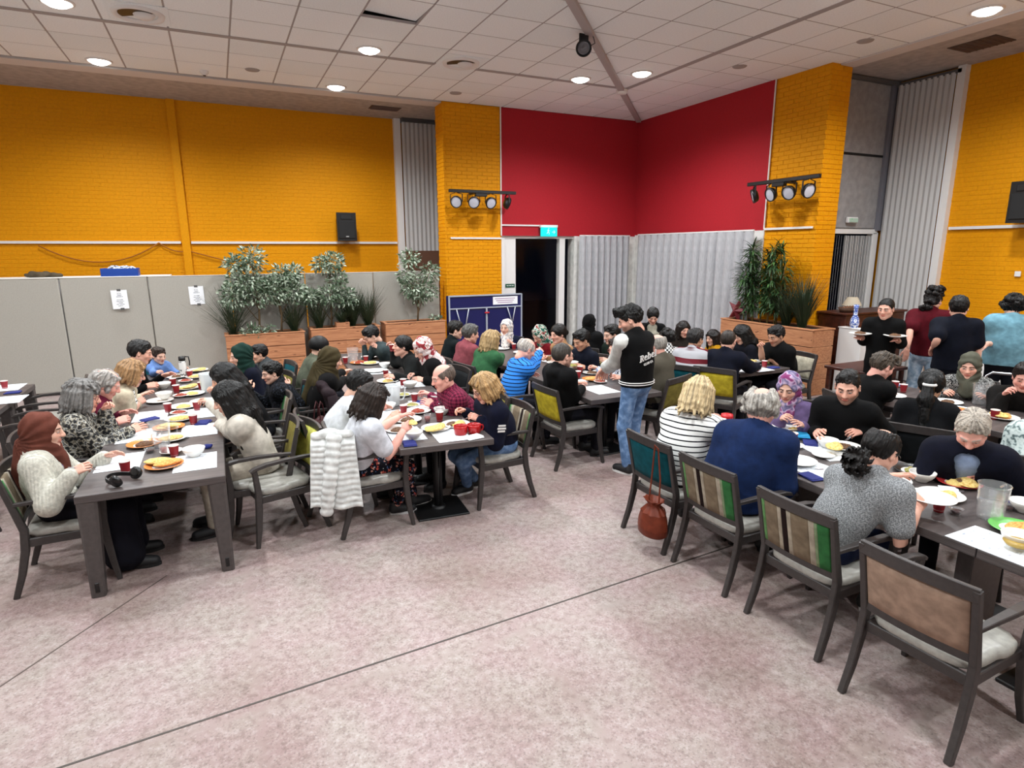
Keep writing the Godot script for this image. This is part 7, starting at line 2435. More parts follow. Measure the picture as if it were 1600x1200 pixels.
func build_chairs() -> void:
	var words := {"stripe": "green and beige striped", "yellow": "mustard yellow", "lime": "lime yellow", "teal": "dark teal", "tan": "plain tan", "cream": "cream", "dark": "black", "olive": "olive"}
	for c in [
		["stripe", "L1", -1.150, -5.080, 2.0],
		["dark", "L2", -1.286, -5.939, 0.0],
		["teal", "L3", -1.253, -6.443, 0.0],
		["olive", "L4", -1.053, -6.987, 0.0],
		["dark", "L5", -1.131, -8.050, 0.0],
		["teal", "L6", -0.826, -9.076, -50.0],
		["olive", "L7", 0.155, -5.374, 180.0],
		["stripe", "L8", 0.209, -6.440, 180.0],
		["olive", "L9", 0.338, -7.584, 190.0],
		["teal", "L10", 0.444, -8.327, 190.0],
		["teal", "L11", 0.471, -6.851, 185.0],
		["lime", "M1", 1.000, -5.000, 4.0],
		["stripe", "M2", 0.825, -5.559, 0.0],
		["olive", "M3", 0.854, -6.702, 0.0],
		["dark", "M4", 0.862, -7.836, 0.0],
		["stripe", "M5", 2.190, -5.060, 183.0],
		["olive", "M6", 2.164, -5.527, 180.0],
		["dark", "M7", 2.326, -6.991, 185.0],
		["teal", "M8", 2.325, -7.597, 180.0],
		["olive", "M9", 2.385, -8.785, 185.0],
		["yellow", "C1", 3.340, -5.600, 2.0],
		["stripe", "C2", 2.994, -6.308, 0.0],
		["olive", "C3", 3.032, -7.268, 10.0],
		["teal", "C4", 2.994, -7.918, 5.0],
		["teal", "C5", 3.056, -8.642, 0.0],
		["olive", "C6", 4.154, -8.967, 240.0],
		["stripe", "C7", 4.398, -7.920, 190.0],
		["teal", "C8", 4.400, -7.404, 190.0],
		["olive", "C9", 4.434, -6.839, 188.0],
		["stripe", "C10", 4.452, -6.056, 190.0],
		["olive", "C11", 5.021, -7.866, 40.0],
		["teal", "C12", 5.008, -7.038, 180.0],
		["olive", "D1", 4.568, -5.631, 110.0],
		["stripe", "D3", 5.460, -6.528, 60.0],
		["teal", "D4", 6.473, -7.398, 255.0],
		["teal", "D5", 5.418, -6.041, 25.0],
		["olive", "D6", 6.883, -7.090, 160.0],
		["yellow", "D7", 5.673, -5.694, 25.0],
		["olive", "D8", 7.006, -6.441, 170.0],
		["cream", "D9", 7.030, -5.908, 180.0],
		["teal", "R1", 3.200, -3.640, 0.0],
		["stripe", "R2", 3.200, -3.000, 0.0],
		["stripe", "R3", 3.190, -2.270, 0.0],
		["olive", "R4", 4.578, -3.756, 205.0],
		["stripe", "R5", 4.654, -3.256, 208.0],
		["dark", "R6", 4.615, -2.276, 205.0],
		["dark", "R7", 5.821, -3.865, -18.0],
		["dark", "R8", 5.351, -3.017, 25.0],
		["cream", "R9", 7.177, -3.666, 205.0],
		["olive", "R10", 7.117, -3.146, 205.0],
		["stripe", "R11", 5.301, -2.117, 20.0],
	]: chair(c[0], "armchair with a %s back under %s" % [words[c[0]], REF[c[1]]], c[2], c[3], c[4], "dark wood armchairs")
	chair("lime", "empty armchair with a lime yellow back and silver seat beside the left table", 0.280, -5.200, 194.0, "dark wood armchairs")
	chair("tan", "empty armchair with a plain tan back in the right foreground", 3.100, -1.530, 2.0, "dark wood armchairs")
	chair("teal", "empty teal backed armchair at the far side table by the partition", -1.850, -8.350, 180.0, "dark wood armchairs")
	chair("dark", "empty black armchair in the middle of the row by the partition", -1.800, -7.450, 180.0, "dark wood armchairs")
	chair("yellow", "empty yellow backed armchair cut off by the left edge of the photo", -2.200, -6.400, 180.0, "dark wood armchairs")

const REF := {"L1": "the woman in the brown hijab", "L2": "the curly grey-haired woman", "L3": "the pink-crowned elderly man", "L4": "the woman in the cream blazer", "L5": "the man in the black suit", "L6": "the boy in light blue", "L7": "the woman in the cream blouse", "L8": "the dark-haired woman with the phone", "L9": "the woman in the dark green hijab", "L10": "the boy in grey", "L11": "the boy in black velvet", "M1": "the woman in the white T-shirt", "M2": "the person in loose white", "M3": "the woman in the olive hijab", "M4": "the person in the black cap", "M5": "the woman in the navy jacket", "M6": "the bald man in plaid", "M7": "the woman in the red hijab", "M8": "the young woman drinking", "M9": "the man in grey teal", "C1": "the man in the black hoodie", "C2": "the man in blue stripes", "C3": "the woman in the green sweater", "C4": "the person in dusty pink", "C5": "the person in dark green", "C6": "the woman in white floral hijab", "C7": "the woman in green printed hijab", "C8": "the young woman in tan", "C9": "the black-haired man in navy", "C10": "the person in the white printed top", "C11": "the person in black by the curtain", "C12": "the hidden person in green", "V": "the young man in the varsity jacket", "D1": "the man in the brown grey suit", "D2": "the standing woman in the black jacket", "D3": "the child in the checked shirt", "D4": "the girl in brown", "D5": "the man in the striped sweater", "D6": "the girl in yellow", "D7": "the man in the navy blazer", "D8": "the long-haired woman at the back table", "D9": "the man in the black T-shirt", "R1": "the woman in the striped sweater", "R2": "the man in the blue blazer", "R3": "the man with the ponytail", "R4": "the woman in lilac", "R5": "the bearded young man in black", "R6": "the elderly man in the navy cardigan", "R7": "the grey-haired man in black", "R8": "the woman with the black ponytail", "R9": "the smiling woman in the sage hijab", "R10": "the person at the right edge", "R11": "the person in the pale print", "S1": "the server in black", "S2": "the young man in the maroon T-shirt", "S3": "the man in the navy polo", "S4": "the person in light blue"}
const TABLES := {"L": "left table", "M": "middle table", "C": "centre table", "D": "back table", "R": "right table", "Q": "far right table", "F": "table by the partition"}
const WORD := {"cup": "red paper cup", "plate": "white plate", "plate_orange": "orange rimmed plate", "plate_red": "red rimmed plate", "plate_green": "green rimmed plate", "plate_black": "dark rimmed plate", "plate_small": "small white plate", "bowl": "white soup bowl", "dip": "clear tub of dark sauce", "glass": "tumbler of red drink", "pitcher": "clear ribbed water jug", "pitcher_frost": "frosted white water jug", "placemat": "white printed placemat", "napkin": "folded navy napkin", "napkin_white": "folded white paper napkin", "napkin_aqua": "turquoise folded napkin", "napkin_ball": "crumpled navy napkin", "mug": "red mug", "bread": "piece of pale flatbread", "bread2": "piece of golden flatbread", "stew": "heap of red stew", "meat": "heap of browned meat", "rice": "heap of yellow rice", "salad": "heap of mixed salad", "soup": "yellow soup in a bowl", "fork": "steel fork", "spoon": "steel spoon"}
const GROUPS := {"cup": "red paper cups", "plate": "plates", "bowl": "soup bowls", "placemat": "paper placemats", "bread": "pieces of flatbread"}

func lay(tab: String, kind: String, who: String, rank: String, x: float, y: float, z: float, turn := 0.0) -> void:
	var label: String = rank % WORD[kind] + (" before " + REF[who] if who else " on the " + TABLES[tab])
	put(kind, x, y, z, turn, label, GROUPS[kind] + " on the " + TABLES[tab] if GROUPS.has(kind) else "")

func build_ware() -> void:
	lay("L", "placemat", "L1", "%s", -0.817, 0.741, -5.235, 90)
	lay("L", "placemat", "L2", "%s", -0.776, 0.741, -5.960, 90)
	lay("L", "placemat", "L7", "%s", -0.298, 0.741, -4.981, 90)
	lay("L", "placemat", "L8", "nearer %s of two", -0.293, 0.741, -5.915, 90)
	lay("L", "placemat", "L4", "%s", -0.733, 0.741, -6.659, 90)
	lay("L", "placemat", "L8", "farther %s of two", -0.273, 0.741, -6.565, 90)
	lay("L", "cup", "L1", "%s", -0.747, 0.741, -4.944)
	lay("L", "cup", "L7", "%s", -0.451, 0.741, -5.203)
	lay("L", "cup", "L8", "nearer %s of two", -0.346, 0.741, -6.146)
	lay("L", "cup", "L4", "%s", -0.591, 0.741, -6.749)
	lay("L", "cup", "L8", "farther %s of two", -0.333, 0.741, -6.705)
	lay("L", "cup", "L5", "nearest %s of 3", -0.565, 0.741, -7.666)
	lay("L", "cup", "L5", "second nearest %s of 3", -0.621, 0.741, -8.102)
	lay("L", "cup", "L9", "%s", -0.313, 0.741, -7.721)
	lay("L", "cup", "L6", "%s", -0.461, 0.741, -8.563)
	lay("L", "cup", "L5", "third nearest %s of 3", -0.316, 0.741, -8.233)
	lay("L", "plate_orange", "L7", "%s", -0.506, 0.741, -4.974)
	lay("L", "bread2", "L7", "%s", -0.481, 0.763, -4.956, 20)
	lay("L", "bread", "L7", "nearer %s of two", -0.548, 0.767, -5.023, -10)
	lay("L", "glass", "L7", "%s", -0.527, 0.741, -5.291)
	lay("L", "plate_small", "L7", "%s", -0.479, 0.741, -5.302)
	lay("L", "dip", "L7", "%s", -0.636, 0.741, -5.397)
	lay("L", "plate_orange", "L2", "nearer %s of two", -0.692, 0.741, -5.623)
	lay("L", "meat", "L2", "%s", -0.689, 0.753, -5.599)
	lay("L", "plate", "L7", "%s", -0.507, 0.741, -5.706)
	lay("L", "bread", "L7", "farther %s of two", -0.504, 0.753, -5.682, 10)
	lay("L", "pitcher", "L7", "%s", -0.561, 0.741, -5.521)
	lay("L", "plate_orange", "L2", "farther %s of two", -0.544, 0.741, -6.083)
	lay("L", "bread", "L2", "farther %s of two", -0.551, 0.761, -6.056, 30)
	lay("L", "bread", "L2", "nearer %s of two", -0.528, 0.775, -6.037, -30)
	lay("L", "plate", "L8", "%s", -0.472, 0.741, -6.377)
	lay("L", "bread", "L8", "%s", -0.469, 0.755, -6.346, 5)
	lay("L", "plate_small", "L8", "%s", -0.489, 0.741, -6.618)
	lay("L", "stew", "L8", "%s", -0.487, 0.751, -6.602)
	lay("L", "bowl", "L7", "%s", -0.311, 0.743, -5.128)
	lay("L", "napkin_ball", "L7", "%s", -0.219, 0.741, -5.317)
	lay("L", "napkin", "L3", "%s", -0.729, 0.744, -6.493, 25)
	lay("L", "napkin", "L8", "%s", -0.266, 0.744, -6.142, 70)
	lay("L", "plate", "L4", "nearest %s of 3", -0.461, 0.741, -6.881)
	lay("L", "rice", "L4", "%s", -0.459, 0.753, -6.858)
	lay("L", "plate_small", "L4", "%s", -0.509, 0.741, -7.433)
	lay("L", "stew", "L4", "%s", -0.508, 0.751, -7.420)
	lay("L", "plate", "L4", "third nearest %s of 3", -0.701, 0.741, -7.270)
	lay("L", "bowl", "L4", "%s", -0.660, 0.761, -7.318)
	lay("L", "plate", "L5", "%s", -0.462, 0.741, -7.832)
	lay("L", "bread", "L5", "second nearest %s of 3", -0.471, 0.759, -7.786, 10)
	lay("L", "bread", "L5", "nearest %s of 3", -0.431, 0.771, -7.782, 50)
	lay("L", "plate_small", "L5", "%s", -0.500, 0.741, -8.283)
	lay("L", "stew", "L5", "%s", -0.498, 0.751, -8.272)
	lay("L", "plate", "L4", "second nearest %s of 3", -0.281, 0.741, -7.031)
	lay("L", "bowl", "L8", "%s", -0.219, 0.741, -6.849)
	lay("L", "pitcher_frost", "L9", "%s", -0.245, 0.741, -7.579)
	lay("L", "plate", "L6", "second nearest %s of 3", -0.608, 0.741, -8.636)
	lay("L", "meat", "L6", "%s", -0.605, 0.753, -8.615)
	lay("L", "plate", "L6", "nearest %s of 3", -0.380, 0.741, -8.522)
	lay("L", "bread", "L5", "third nearest %s of 3", -0.377, 0.759, -8.469)
	lay("L", "plate", "L6", "third nearest %s of 3", -0.385, 0.741, -8.991)
	lay("L", "bread", "L6", "%s", -0.366, 0.759, -8.929, 40)
	lay("L", "bowl", "L5", "%s", -0.714, 0.741, -7.995)
	lay("L", "plate", "L9", "%s", -0.404, 0.741, -7.482)
	lay("L", "rice", "L9", "%s", -0.402, 0.753, -7.460)
	lay("M", "placemat", "M1", "%s", 1.330, 0.741, -4.966, 86)
	lay("M", "placemat", "M5", "%s", 1.675, 0.741, -4.797, 86)
	lay("M", "placemat", "M6", "%s", 1.806, 0.741, -5.907, 86)
	lay("M", "placemat", "M2", "%s", 1.363, 0.741, -5.625, 86)
	lay("M", "placemat", "M8", "%s", 1.775, 0.741, -7.910, 86)
	lay("M", "placemat", "M7", "%s", 1.935, 0.741, -6.947, 86)
	lay("M", "cup", "M6", "third nearest %s of 3", 1.736, 0.741, -6.063)
	lay("M", "cup", "M6", "second nearest %s of 3", 1.499, 0.741, -5.636)
	lay("M", "cup", "M6", "nearest %s of 3", 1.733, 0.741, -5.241)
	lay("M", "cup", "M8", "%s", 1.782, 0.741, -7.487)
	lay("M", "cup", "M9", "farther %s of two", 1.782, 0.741, -8.646)
	lay("M", "cup", "M9", "nearer %s of two", 1.498, 0.741, -8.675)
	lay("M", "cup", "M7", "%s", 1.828, 0.741, -6.844)
	lay("M", "glass", "M6", "%s", 1.617, 0.741, -5.250)
	lay("M", "pitcher_frost", "M6", "%s", 1.500, 0.741, -6.028)
	lay("M", "pitcher", "M9", "%s", 1.607, 0.741, -8.677)
	lay("M", "bowl", "M6", "farther %s of two", 1.958, 0.743, -6.007)
	lay("M", "bowl", "M2", "%s", 1.395, 0.741, -5.850)
	lay("M", "bowl", "M6", "nearer %s of two", 1.829, 0.741, -5.447)
	lay("M", "spoon", "M6", "%s", 1.844, 0.791, -5.446, 40)
	lay("M", "bowl", "M1", "%s", 1.352, 0.743, -4.806)
	lay("M", "bowl", "M7", "%s", 1.883, 0.741, -6.741)
	lay("M", "bowl", "M8", "%s", 1.922, 0.741, -8.087)
	lay("M", "plate", "M5", "nearer %s of two", 1.615, 0.741, -4.998)
	lay("M", "bread", "M5", "second nearest %s of 3", 1.590, 0.761, -4.958)
	lay("M", "bread", "M5", "nearest %s of 3", 1.607, 0.775, -4.919, 50)
	lay("M", "rice", "M5", "%s", 1.552, 0.771, -4.896)
	lay("M", "plate", "M5", "farther %s of two", 1.816, 0.741, -5.035)
	lay("M", "meat", "M5", "%s", 1.788, 0.753, -5.026)
	lay("M", "bread", "M5", "third nearest %s of 3", 1.826, 0.755, -4.977, 70)
	lay("M", "plate", "M1", "%s", 1.311, 0.741, -5.104)
	lay("M", "meat", "M1", "%s", 1.291, 0.753, -5.070)
	lay("M", "plate_small", "M6", "%s", 1.658, 0.741, -5.891)
	lay("M", "salad", "M6", "%s", 1.655, 0.751, -5.879)
	lay("M", "plate", "M6", "%s", 1.644, 0.741, -5.645)
	lay("M", "stew", "M6", "%s", 1.639, 0.753, -5.625)
	lay("M", "plate", "M2", "%s", 1.463, 0.741, -5.374)
	lay("M", "meat", "M2", "%s", 1.458, 0.753, -5.354)
	lay("M", "plate", "M7", "%s", 1.727, 0.741, -7.172)
	lay("M", "rice", "M7", "%s", 1.723, 0.753, -7.153)
	lay("M", "plate", "M8", "nearer %s of two", 1.925, 0.741, -7.284)
	lay("M", "meat", "M8", "%s", 1.921, 0.753, -7.266)
	lay("M", "plate_small", "M7", "%s", 1.703, 0.741, -6.369)
	lay("M", "salad", "M7", "%s", 1.700, 0.751, -6.357)
	lay("M", "plate", "M8", "farther %s of two", 1.735, 0.741, -7.881)
	lay("M", "plate", "M9", "nearer %s of two", 1.798, 0.741, -8.469)
	lay("M", "bread", "M9", "nearer %s of two", 1.793, 0.755, -8.443)
	lay("M", "plate_orange", "M9", "%s", 1.678, 0.741, -8.585)
	lay("M", "stew", "M9", "%s", 1.676, 0.753, -8.569)
	lay("M", "plate", "M9", "farther %s of two", 1.915, 0.741, -8.995)
	lay("M", "bread", "M9", "farther %s of two", 1.893, 0.755, -8.979)
	lay("M", "mug", "M5", "nearer %s of two", 1.760, 0.741, -4.755)
	lay("M", "mug", "M5", "farther %s of two", 1.879, 0.741, -4.738)
	lay("M", "napkin", "M1", "%s", 1.283, 0.744, -4.681, 80)
	lay("M", "napkin", "M6", "%s", 1.777, 0.744, -5.968, 60)
	lay("M", "napkin_white", "M2", "%s", 1.412, 0.744, -5.667, 60)
	lay("M", "napkin_white", "M5", "%s", 1.822, 0.744, -4.611, 10)
	lay("C", "placemat", "C10", "%s", 3.806, 0.741, -5.673, 90)
	lay("C", "bowl", "C9", "farther %s of two", 4.096, 0.741, -6.796)
	lay("C", "bowl", "C9", "nearer %s of two", 4.094, 0.796, -6.778)
	lay("C", "salad", "C9", "%s", 3.995, 0.841, -6.614)
	lay("C", "cup", "C9", "%s", 4.104, 0.741, -6.600)
	lay("C", "cup", "C10", "%s", 3.913, 0.741, -6.335)
	lay("C", "plate", "C9", "%s", 4.230, 0.741, -6.490)
	lay("C", "meat", "C9", "%s", 4.212, 0.753, -6.479)
	lay("C", "plate_orange", "C10", "%s", 4.014, 0.741, -6.156)
	lay("C", "bread2", "C10", "%s", 3.974, 0.759, -6.124, 20)
	lay("C", "plate_small", "C10", "%s", 4.016, 0.741, -5.990)
	lay("C", "stew", "C10", "%s", 4.011, 0.751, -5.982)
	lay("C", "napkin_white", "C10", "%s", 3.841, 0.744, -6.144)
	lay("C", "bowl", "C7", "%s", 4.219, 0.741, -7.712)
	lay("C", "plate", "C7", "nearer %s of two", 4.328, 0.741, -8.096)
	lay("C", "bread", "C7", "%s", 4.308, 0.755, -8.079)
	lay("C", "cup", "C7", "%s", 4.027, 0.741, -7.749)
	lay("C", "plate", "C6", "%s", 3.998, 0.741, -8.814)
	lay("C", "cup", "C6", "%s", 4.173, 0.741, -8.725)
	lay("C", "plate", "C7", "farther %s of two", 4.118, 0.741, -8.335)
	lay("C", "rice", "C7", "%s", 4.113, 0.753, -8.324)
	lay("C", "placemat", "C8", "%s", 4.225, 0.741, -7.417, 90)
	lay("C", "plate", "C8", "%s", 4.159, 0.741, -7.338)
	lay("C", "cup", "C8", "%s", 4.272, 0.741, -7.281)
	lay("D", "plate", "D9", "farther %s of two", 6.697, 0.741, -6.174)
	lay("D", "rice", "D9", "%s", 6.684, 0.753, -6.163)
	lay("D", "cup", "D9", "%s", 6.538, 0.741, -5.823)
	lay("D", "cup", "D7", "%s", 6.245, 0.741, -5.671)
	lay("D", "napkin", "D9", "%s", 6.596, 0.744, -5.726)
	lay("D", "napkin_white", "D7", "%s", 6.052, 0.744, -5.703, 30)
	lay("D", "plate", "D9", "nearer %s of two", 6.533, 0.741, -6.145)
	lay("D", "placemat", "D9", "%s", 6.360, 0.741, -5.811, 90)
	lay("R", "placemat", "R2", "%s", 3.762, 0.741, -2.857, 90)
	lay("R", "plate", "R2", "%s", 3.768, 0.744, -2.967)
	lay("R", "fork", "R2", "%s", 3.736, 0.746, -2.826, 60)
	lay("R", "napkin", "R2", "%s", 3.601, 0.743, -2.717, 80)
	lay("R", "plate_small", "R5", "farther %s of two", 4.047, 0.741, -3.243)
	lay("R", "cup", "R5", "%s", 4.121, 0.741, -3.318)
	lay("R", "plate", "R4", "fourth nearest %s of 4", 4.435, 0.741, -3.632)
	lay("R", "plate", "R4", "second nearest %s of 4", 4.400, 0.759, -3.604)
	lay("R", "plate", "R4", "nearest %s of 4", 4.431, 0.741, -3.547)
	lay("R", "rice", "R4", "%s", 4.408, 0.753, -3.536)
	lay("R", "napkin_aqua", "R5", "farther %s of two", 4.322, 0.747, -3.392, 30)
	lay("R", "napkin_aqua", "R5", "nearer %s of two", 4.313, 0.763, -3.380, 45)
	lay("R", "napkin", "R5", "%s", 4.244, 0.744, -3.247, 40)
	lay("R", "placemat", "R5", "%s", 4.202, 0.741, -3.043, 75)
	lay("R", "bowl", "R5", "%s", 4.281, 0.743, -3.122)
	lay("R", "plate", "R5", "%s", 4.383, 0.744, -3.050)
	lay("R", "meat", "R5", "%s", 4.363, 0.756, -3.038)
	lay("R", "bread", "R5", "%s", 4.184, 0.791, -2.991, 40)
	lay("R", "plate_small", "R5", "nearer %s of two", 4.055, 0.741, -2.980)
	lay("R", "plate", "R6", "farther %s of two", 4.011, 0.741, -2.429)
	lay("R", "stew", "R6", "%s", 3.992, 0.753, -2.418)
	lay("R", "plate", "R3", "%s", 3.822, 0.741, -2.250)
	lay("R", "meat", "R3", "%s", 3.799, 0.753, -2.241)
	lay("R", "napkin_white", "R3", "%s", 3.656, 0.744, -2.155, 20)
	lay("R", "bowl", "R6", "farther %s of two", 4.219, 0.741, -2.341)
	lay("R", "plate_black", "R6", "%s", 4.345, 0.741, -2.471)
	lay("R", "salad", "R6", "%s", 4.325, 0.753, -2.459)
	lay("R", "plate_red", "R6", "%s", 4.384, 0.741, -2.195)
	lay("R", "rice", "R6", "%s", 4.329, 0.755, -2.183)
	lay("R", "meat", "R6", "%s", 4.365, 0.759, -2.167)
	lay("R", "bread", "R6", "farther %s of two", 4.373, 0.761, -2.145, 40)
	lay("R", "napkin_white", "R6", "%s", 4.184, 0.744, -2.136, 40)
	lay("R", "fork", "R6", "%s", 4.183, 0.753, -2.148, 50)
	lay("R", "plate", "R6", "nearer %s of two", 4.048, 0.741, -2.117)
	lay("R", "bread", "R6", "nearer %s of two", 4.031, 0.753, -2.093, 10)
	lay("R", "cup", "R3", "%s", 3.809, 0.741, -1.993)
	lay("R", "dip", "R3", "%s", 3.863, 0.741, -1.926)
	lay("R", "pitcher", "R6", "%s", 3.973, 0.741, -1.803)
	lay("R", "dip", "R6", "%s", 4.205, 0.741, -1.821)
	lay("R", "bowl", "R6", "nearer %s of two", 4.263, 0.741, -1.762)
	lay("R", "plate_green", "R6", "%s", 3.934, 0.741, -1.645)
	lay("R", "bread2", "R6", "%s", 3.916, 0.763, -1.621)
	lay("R", "placemat", "R3", "%s", 3.646, 0.741, -1.581, 90)
	lay("R", "bowl", "R3", "%s", 3.722, 0.744, -1.538)
	lay("R", "soup", "R3", "%s", 3.666, 0.771, -1.516)
	lay("R", "napkin", "R6", "%s", 4.396, 0.744, -1.838)
	lay("R", "plate", "R4", "third nearest %s of 4", 4.047, 0.741, -4.006)
	lay("R", "salad", "R4", "%s", 4.031, 0.753, -3.991)
	lay("Q", "cup", "R9", "farther %s of two", 6.817, 0.741, -4.212)
	lay("Q", "cup", "R9", "nearer %s of two", 6.743, 0.741, -4.071)
	lay("Q", "plate", "R7", "%s", 6.431, 0.741, -3.990)
	lay("Q", "plate_small", "R9", "%s", 6.979, 0.741, -4.280)
	lay("Q", "napkin", "R9", "%s", 6.953, 0.744, -4.316)
	lay("Q", "plate", "R9", "%s", 6.668, 0.741, -3.559)
	lay("Q", "meat", "R9", "%s", 6.645, 0.753, -3.548)
	lay("Q", "plate_orange", "R10", "%s", 6.381, 0.741, -3.332)
	lay("Q", "stew", "R10", "%s", 6.357, 0.753, -3.320)
	lay("Q", "cup", "R10", "%s", 6.411, 0.741, -3.008)
	lay("Q", "plate", "R10", "%s", 6.505, 0.741, -2.987)
	lay("Q", "bread2", "R10", "%s", 6.485, 0.759, -2.974, 20)
	lay("Q", "bread", "R10", "%s", 6.448, 0.771, -2.994, 60)
	lay("Q", "pitcher", "R9", "%s", 6.896, 0.741, -3.387)
	lay("Q", "placemat", "R9", "%s", 6.499, 0.741, -3.439, 90)
	lay("F", "placemat", "", "farther %s of two", -2.384, 0.741, -8.864, 90)
	lay("F", "placemat", "", "nearer %s of two", -2.200, 0.741, -8.108, 90)
	lay("F", "cup", "", "%s", -2.401, 0.741, -8.834)
	lay("F", "napkin", "", "%s", -2.246, 0.744, -8.487)

var folk := {}

func build_people() -> void:
	var p: Dictionary
	p = {"label": "woman in a rust brown hijab and cream knitted cardigan nearest on the left", "f": 0, "at": Vector2(-1.200, -5.060), "head": Vector3(-1.223, 1.070, -5.117), "hands": [Vector3(-0.972, 0.820, -4.846), null], "near": true, "kind": "woman", "hp": 8, "fork": 0, "pose": ["grip", "rest"], "hijab": {"c": Color(0.420, 0.235, 0.190)}, "hijab_long": true, "top": {"n": "cardigan", "c": Color(0.830, 0.820, 0.770), "knit": "1", "inner": {"pat": "print_navy"}, "fit": 0.02, "wrinkle": 0.006}, "legs": {"c": Color(0.050, 0.050, 0.090), "skirt": true}, "skin": Color(0.850, 0.680, 0.600)}
	person(p)
	folk.L1 = p
	p = {"label": "woman with curly grey hair and glasses in a dark mottled blouse at the left table", "f": 0, "at": Vector2(-1.316, -5.939), "head": Vector3(-1.116, 1.130, -5.939), "hands": [Vector3(-0.763, 0.790, -5.982), Vector3(-0.937, 0.990, -6.027)], "near": true, "kind": "woman", "hair": "mop", "hair_c": Color(0.470, 0.460, 0.450), "brow": Color(0.500, 0.490, 0.470), "glasses": true, "frame": Color(0.450, 0.100, 0.120), "pose": ["rest", "grip"], "top": {"n": "blouse", "pat": "leopard", "fit": 0.02}, "skin": Color(0.870, 0.670, 0.590), "wide": 1.12, "hy": -5}
	person(p)
	folk.L2 = p
	p = {"label": "elderly man with a pink bald crown, grey fringe and maroon sweater", "f": 0, "at": Vector2(-1.283, -6.443), "head": Vector3(-1.023, 1.130, -6.443), "kind": "man", "hair": "fringe", "hair_c": Color(0.620, 0.600, 0.580), "brow": Color(0.720, 0.710, 0.690), "top": {"n": "sweater", "c": Color(0.400, 0.100, 0.200)}, "skin": Color(0.890, 0.660, 0.600), "hp": 30}
	person(p)
	folk.L3 = p
	p = {"label": "woman with short blond hair and a cream blazer over a striped top", "f": 0, "at": Vector2(-1.083, -6.987), "head": Vector3(-0.883, 1.120, -6.987), "hands": [Vector3(-0.833, 0.790, -7.114), Vector3(-0.839, 0.790, -7.432)], "kind": "woman", "hair": "bobshort", "hair_c": Color(0.620, 0.480, 0.330), "brow": Color(0.500, 0.380, 0.280), "glasses": true, "top": {"n": "blazer", "c": Color(0.840, 0.790, 0.690), "inner": {"pat": "stripe_tee"}, "collar": true}, "skin": Color(0.870, 0.670, 0.590), "hp": 22}
	person(p)
	folk.L4 = p
	p = {"label": "dark haired man in a black suit leaning over the far left table", "f": 0, "at": Vector2(-1.161, -8.050), "head": Vector3(-0.901, 1.170, -8.050), "hands": [Vector3(-0.800, 0.800, -7.854), Vector3(-0.664, 0.840, -8.214)], "kind": "man", "hair": "short", "hair_c": Color(0.130, 0.120, 0.120), "top": {"n": "suit_jacket", "c": Color(0.030, 0.030, 0.040), "inner": {"c": Color(0.850, 0.860, 0.880)}, "collar": true}, "skin": Color(0.870, 0.670, 0.590), "hp": 18}
	person(p)
	folk.L5 = p
	p = {"label": "small boy in a light blue shirt at the far corner of the left table", "f": -50, "at": Vector2(-0.845, -9.099), "head": Vector3(-0.819, 0.970, -9.068), "hands": [Vector3(-0.678, 0.840, -8.221), null], "kind": "child", "size": 0.72, "hair": "short", "hair_c": Color(0.200, 0.150, 0.120), "top": {"n": "shirt", "c": Color(0.420, 0.550, 0.780), "collar": true}, "skin": Color(0.850, 0.680, 0.600)}
	person(p)
	folk.L6 = p
	p = {"label": "young woman with long dark hair and a cream blouse holding up a piece of bread", "f": 180, "at": Vector2(0.185, -5.374), "head": Vector3(-0.035, 1.120, -5.374), "hands": [Vector3(-0.268, 0.980, -6.153), Vector3(-0.195, 0.790, -5.949)], "near": true, "kind": "woman", "hair": "longfront", "hair_c": Color(0.045, 0.035, 0.030), "top": {"n": "blouse", "c": Color(0.840, 0.810, 0.760), "fit": 0.015}, "legs": {"c": Color(0.720, 0.680, 0.620)}, "hp": 22, "skin": Color(0.850, 0.680, 0.600)}
	person(p)
	folk.L7 = p
	p = {"label": "dark haired woman in black looking at a phone beside the woman in the cream blouse", "f": 180, "at": Vector2(0.239, -6.440), "head": Vector3(-0.061, 1.100, -6.440), "hands": [Vector3(-0.198, 0.850, -7.200), Vector3(0.167, 0.950, -6.561)], "kind": "woman", "hair": "longfront", "hair_c": Color(0.040, 0.035, 0.035), "top": {"n": "sweater", "c": Color(0.050, 0.050, 0.060)}, "hp": 25}
	person(p)
	folk.L8 = p
	p = {"label": "woman in a dark green hijab and navy coat at the left table", "f": 190, "at": Vector2(0.368, -7.589), "head": Vector3(0.131, 1.130, -7.547), "kind": "woman", "hijab": {"c": Color(0.100, 0.210, 0.180)}, "top": {"n": "coat", "c": Color(0.045, 0.060, 0.130)}, "skin": Color(0.850, 0.680, 0.600)}
	person(p)
	folk.L9 = p
	p = {"label": "dark haired boy in grey half hidden behind the dark green hijab", "f": 190, "at": Vector2(0.474, -8.333), "head": Vector3(0.356, 1.020, -8.312), "kind": "child", "size": 0.85, "hair": "short", "hair_c": Color(0.045, 0.035, 0.030), "top": {"n": "hoodie", "c": Color(0.280, 0.300, 0.310), "hood": true}}
	person(p)
	folk.L10 = p
	p = {"label": "dark haired boy in a black patterned velvet top, seen from behind at the left table", "f": 185, "at": Vector2(0.500, -6.853), "head": Vector3(0.401, 1.030, -6.844), "hands": [null, Vector3(0.531, 0.900, -6.835)], "near": true, "kind": "man", "size": 0.86, "hair": "short", "hair_c": Color(0.040, 0.035, 0.035), "top": {"n": "top", "pat": "velvet", "fit": 0.01}, "skin": Color(0.850, 0.680, 0.600), "hy": 10}
	person(p)
	folk.L11 = p
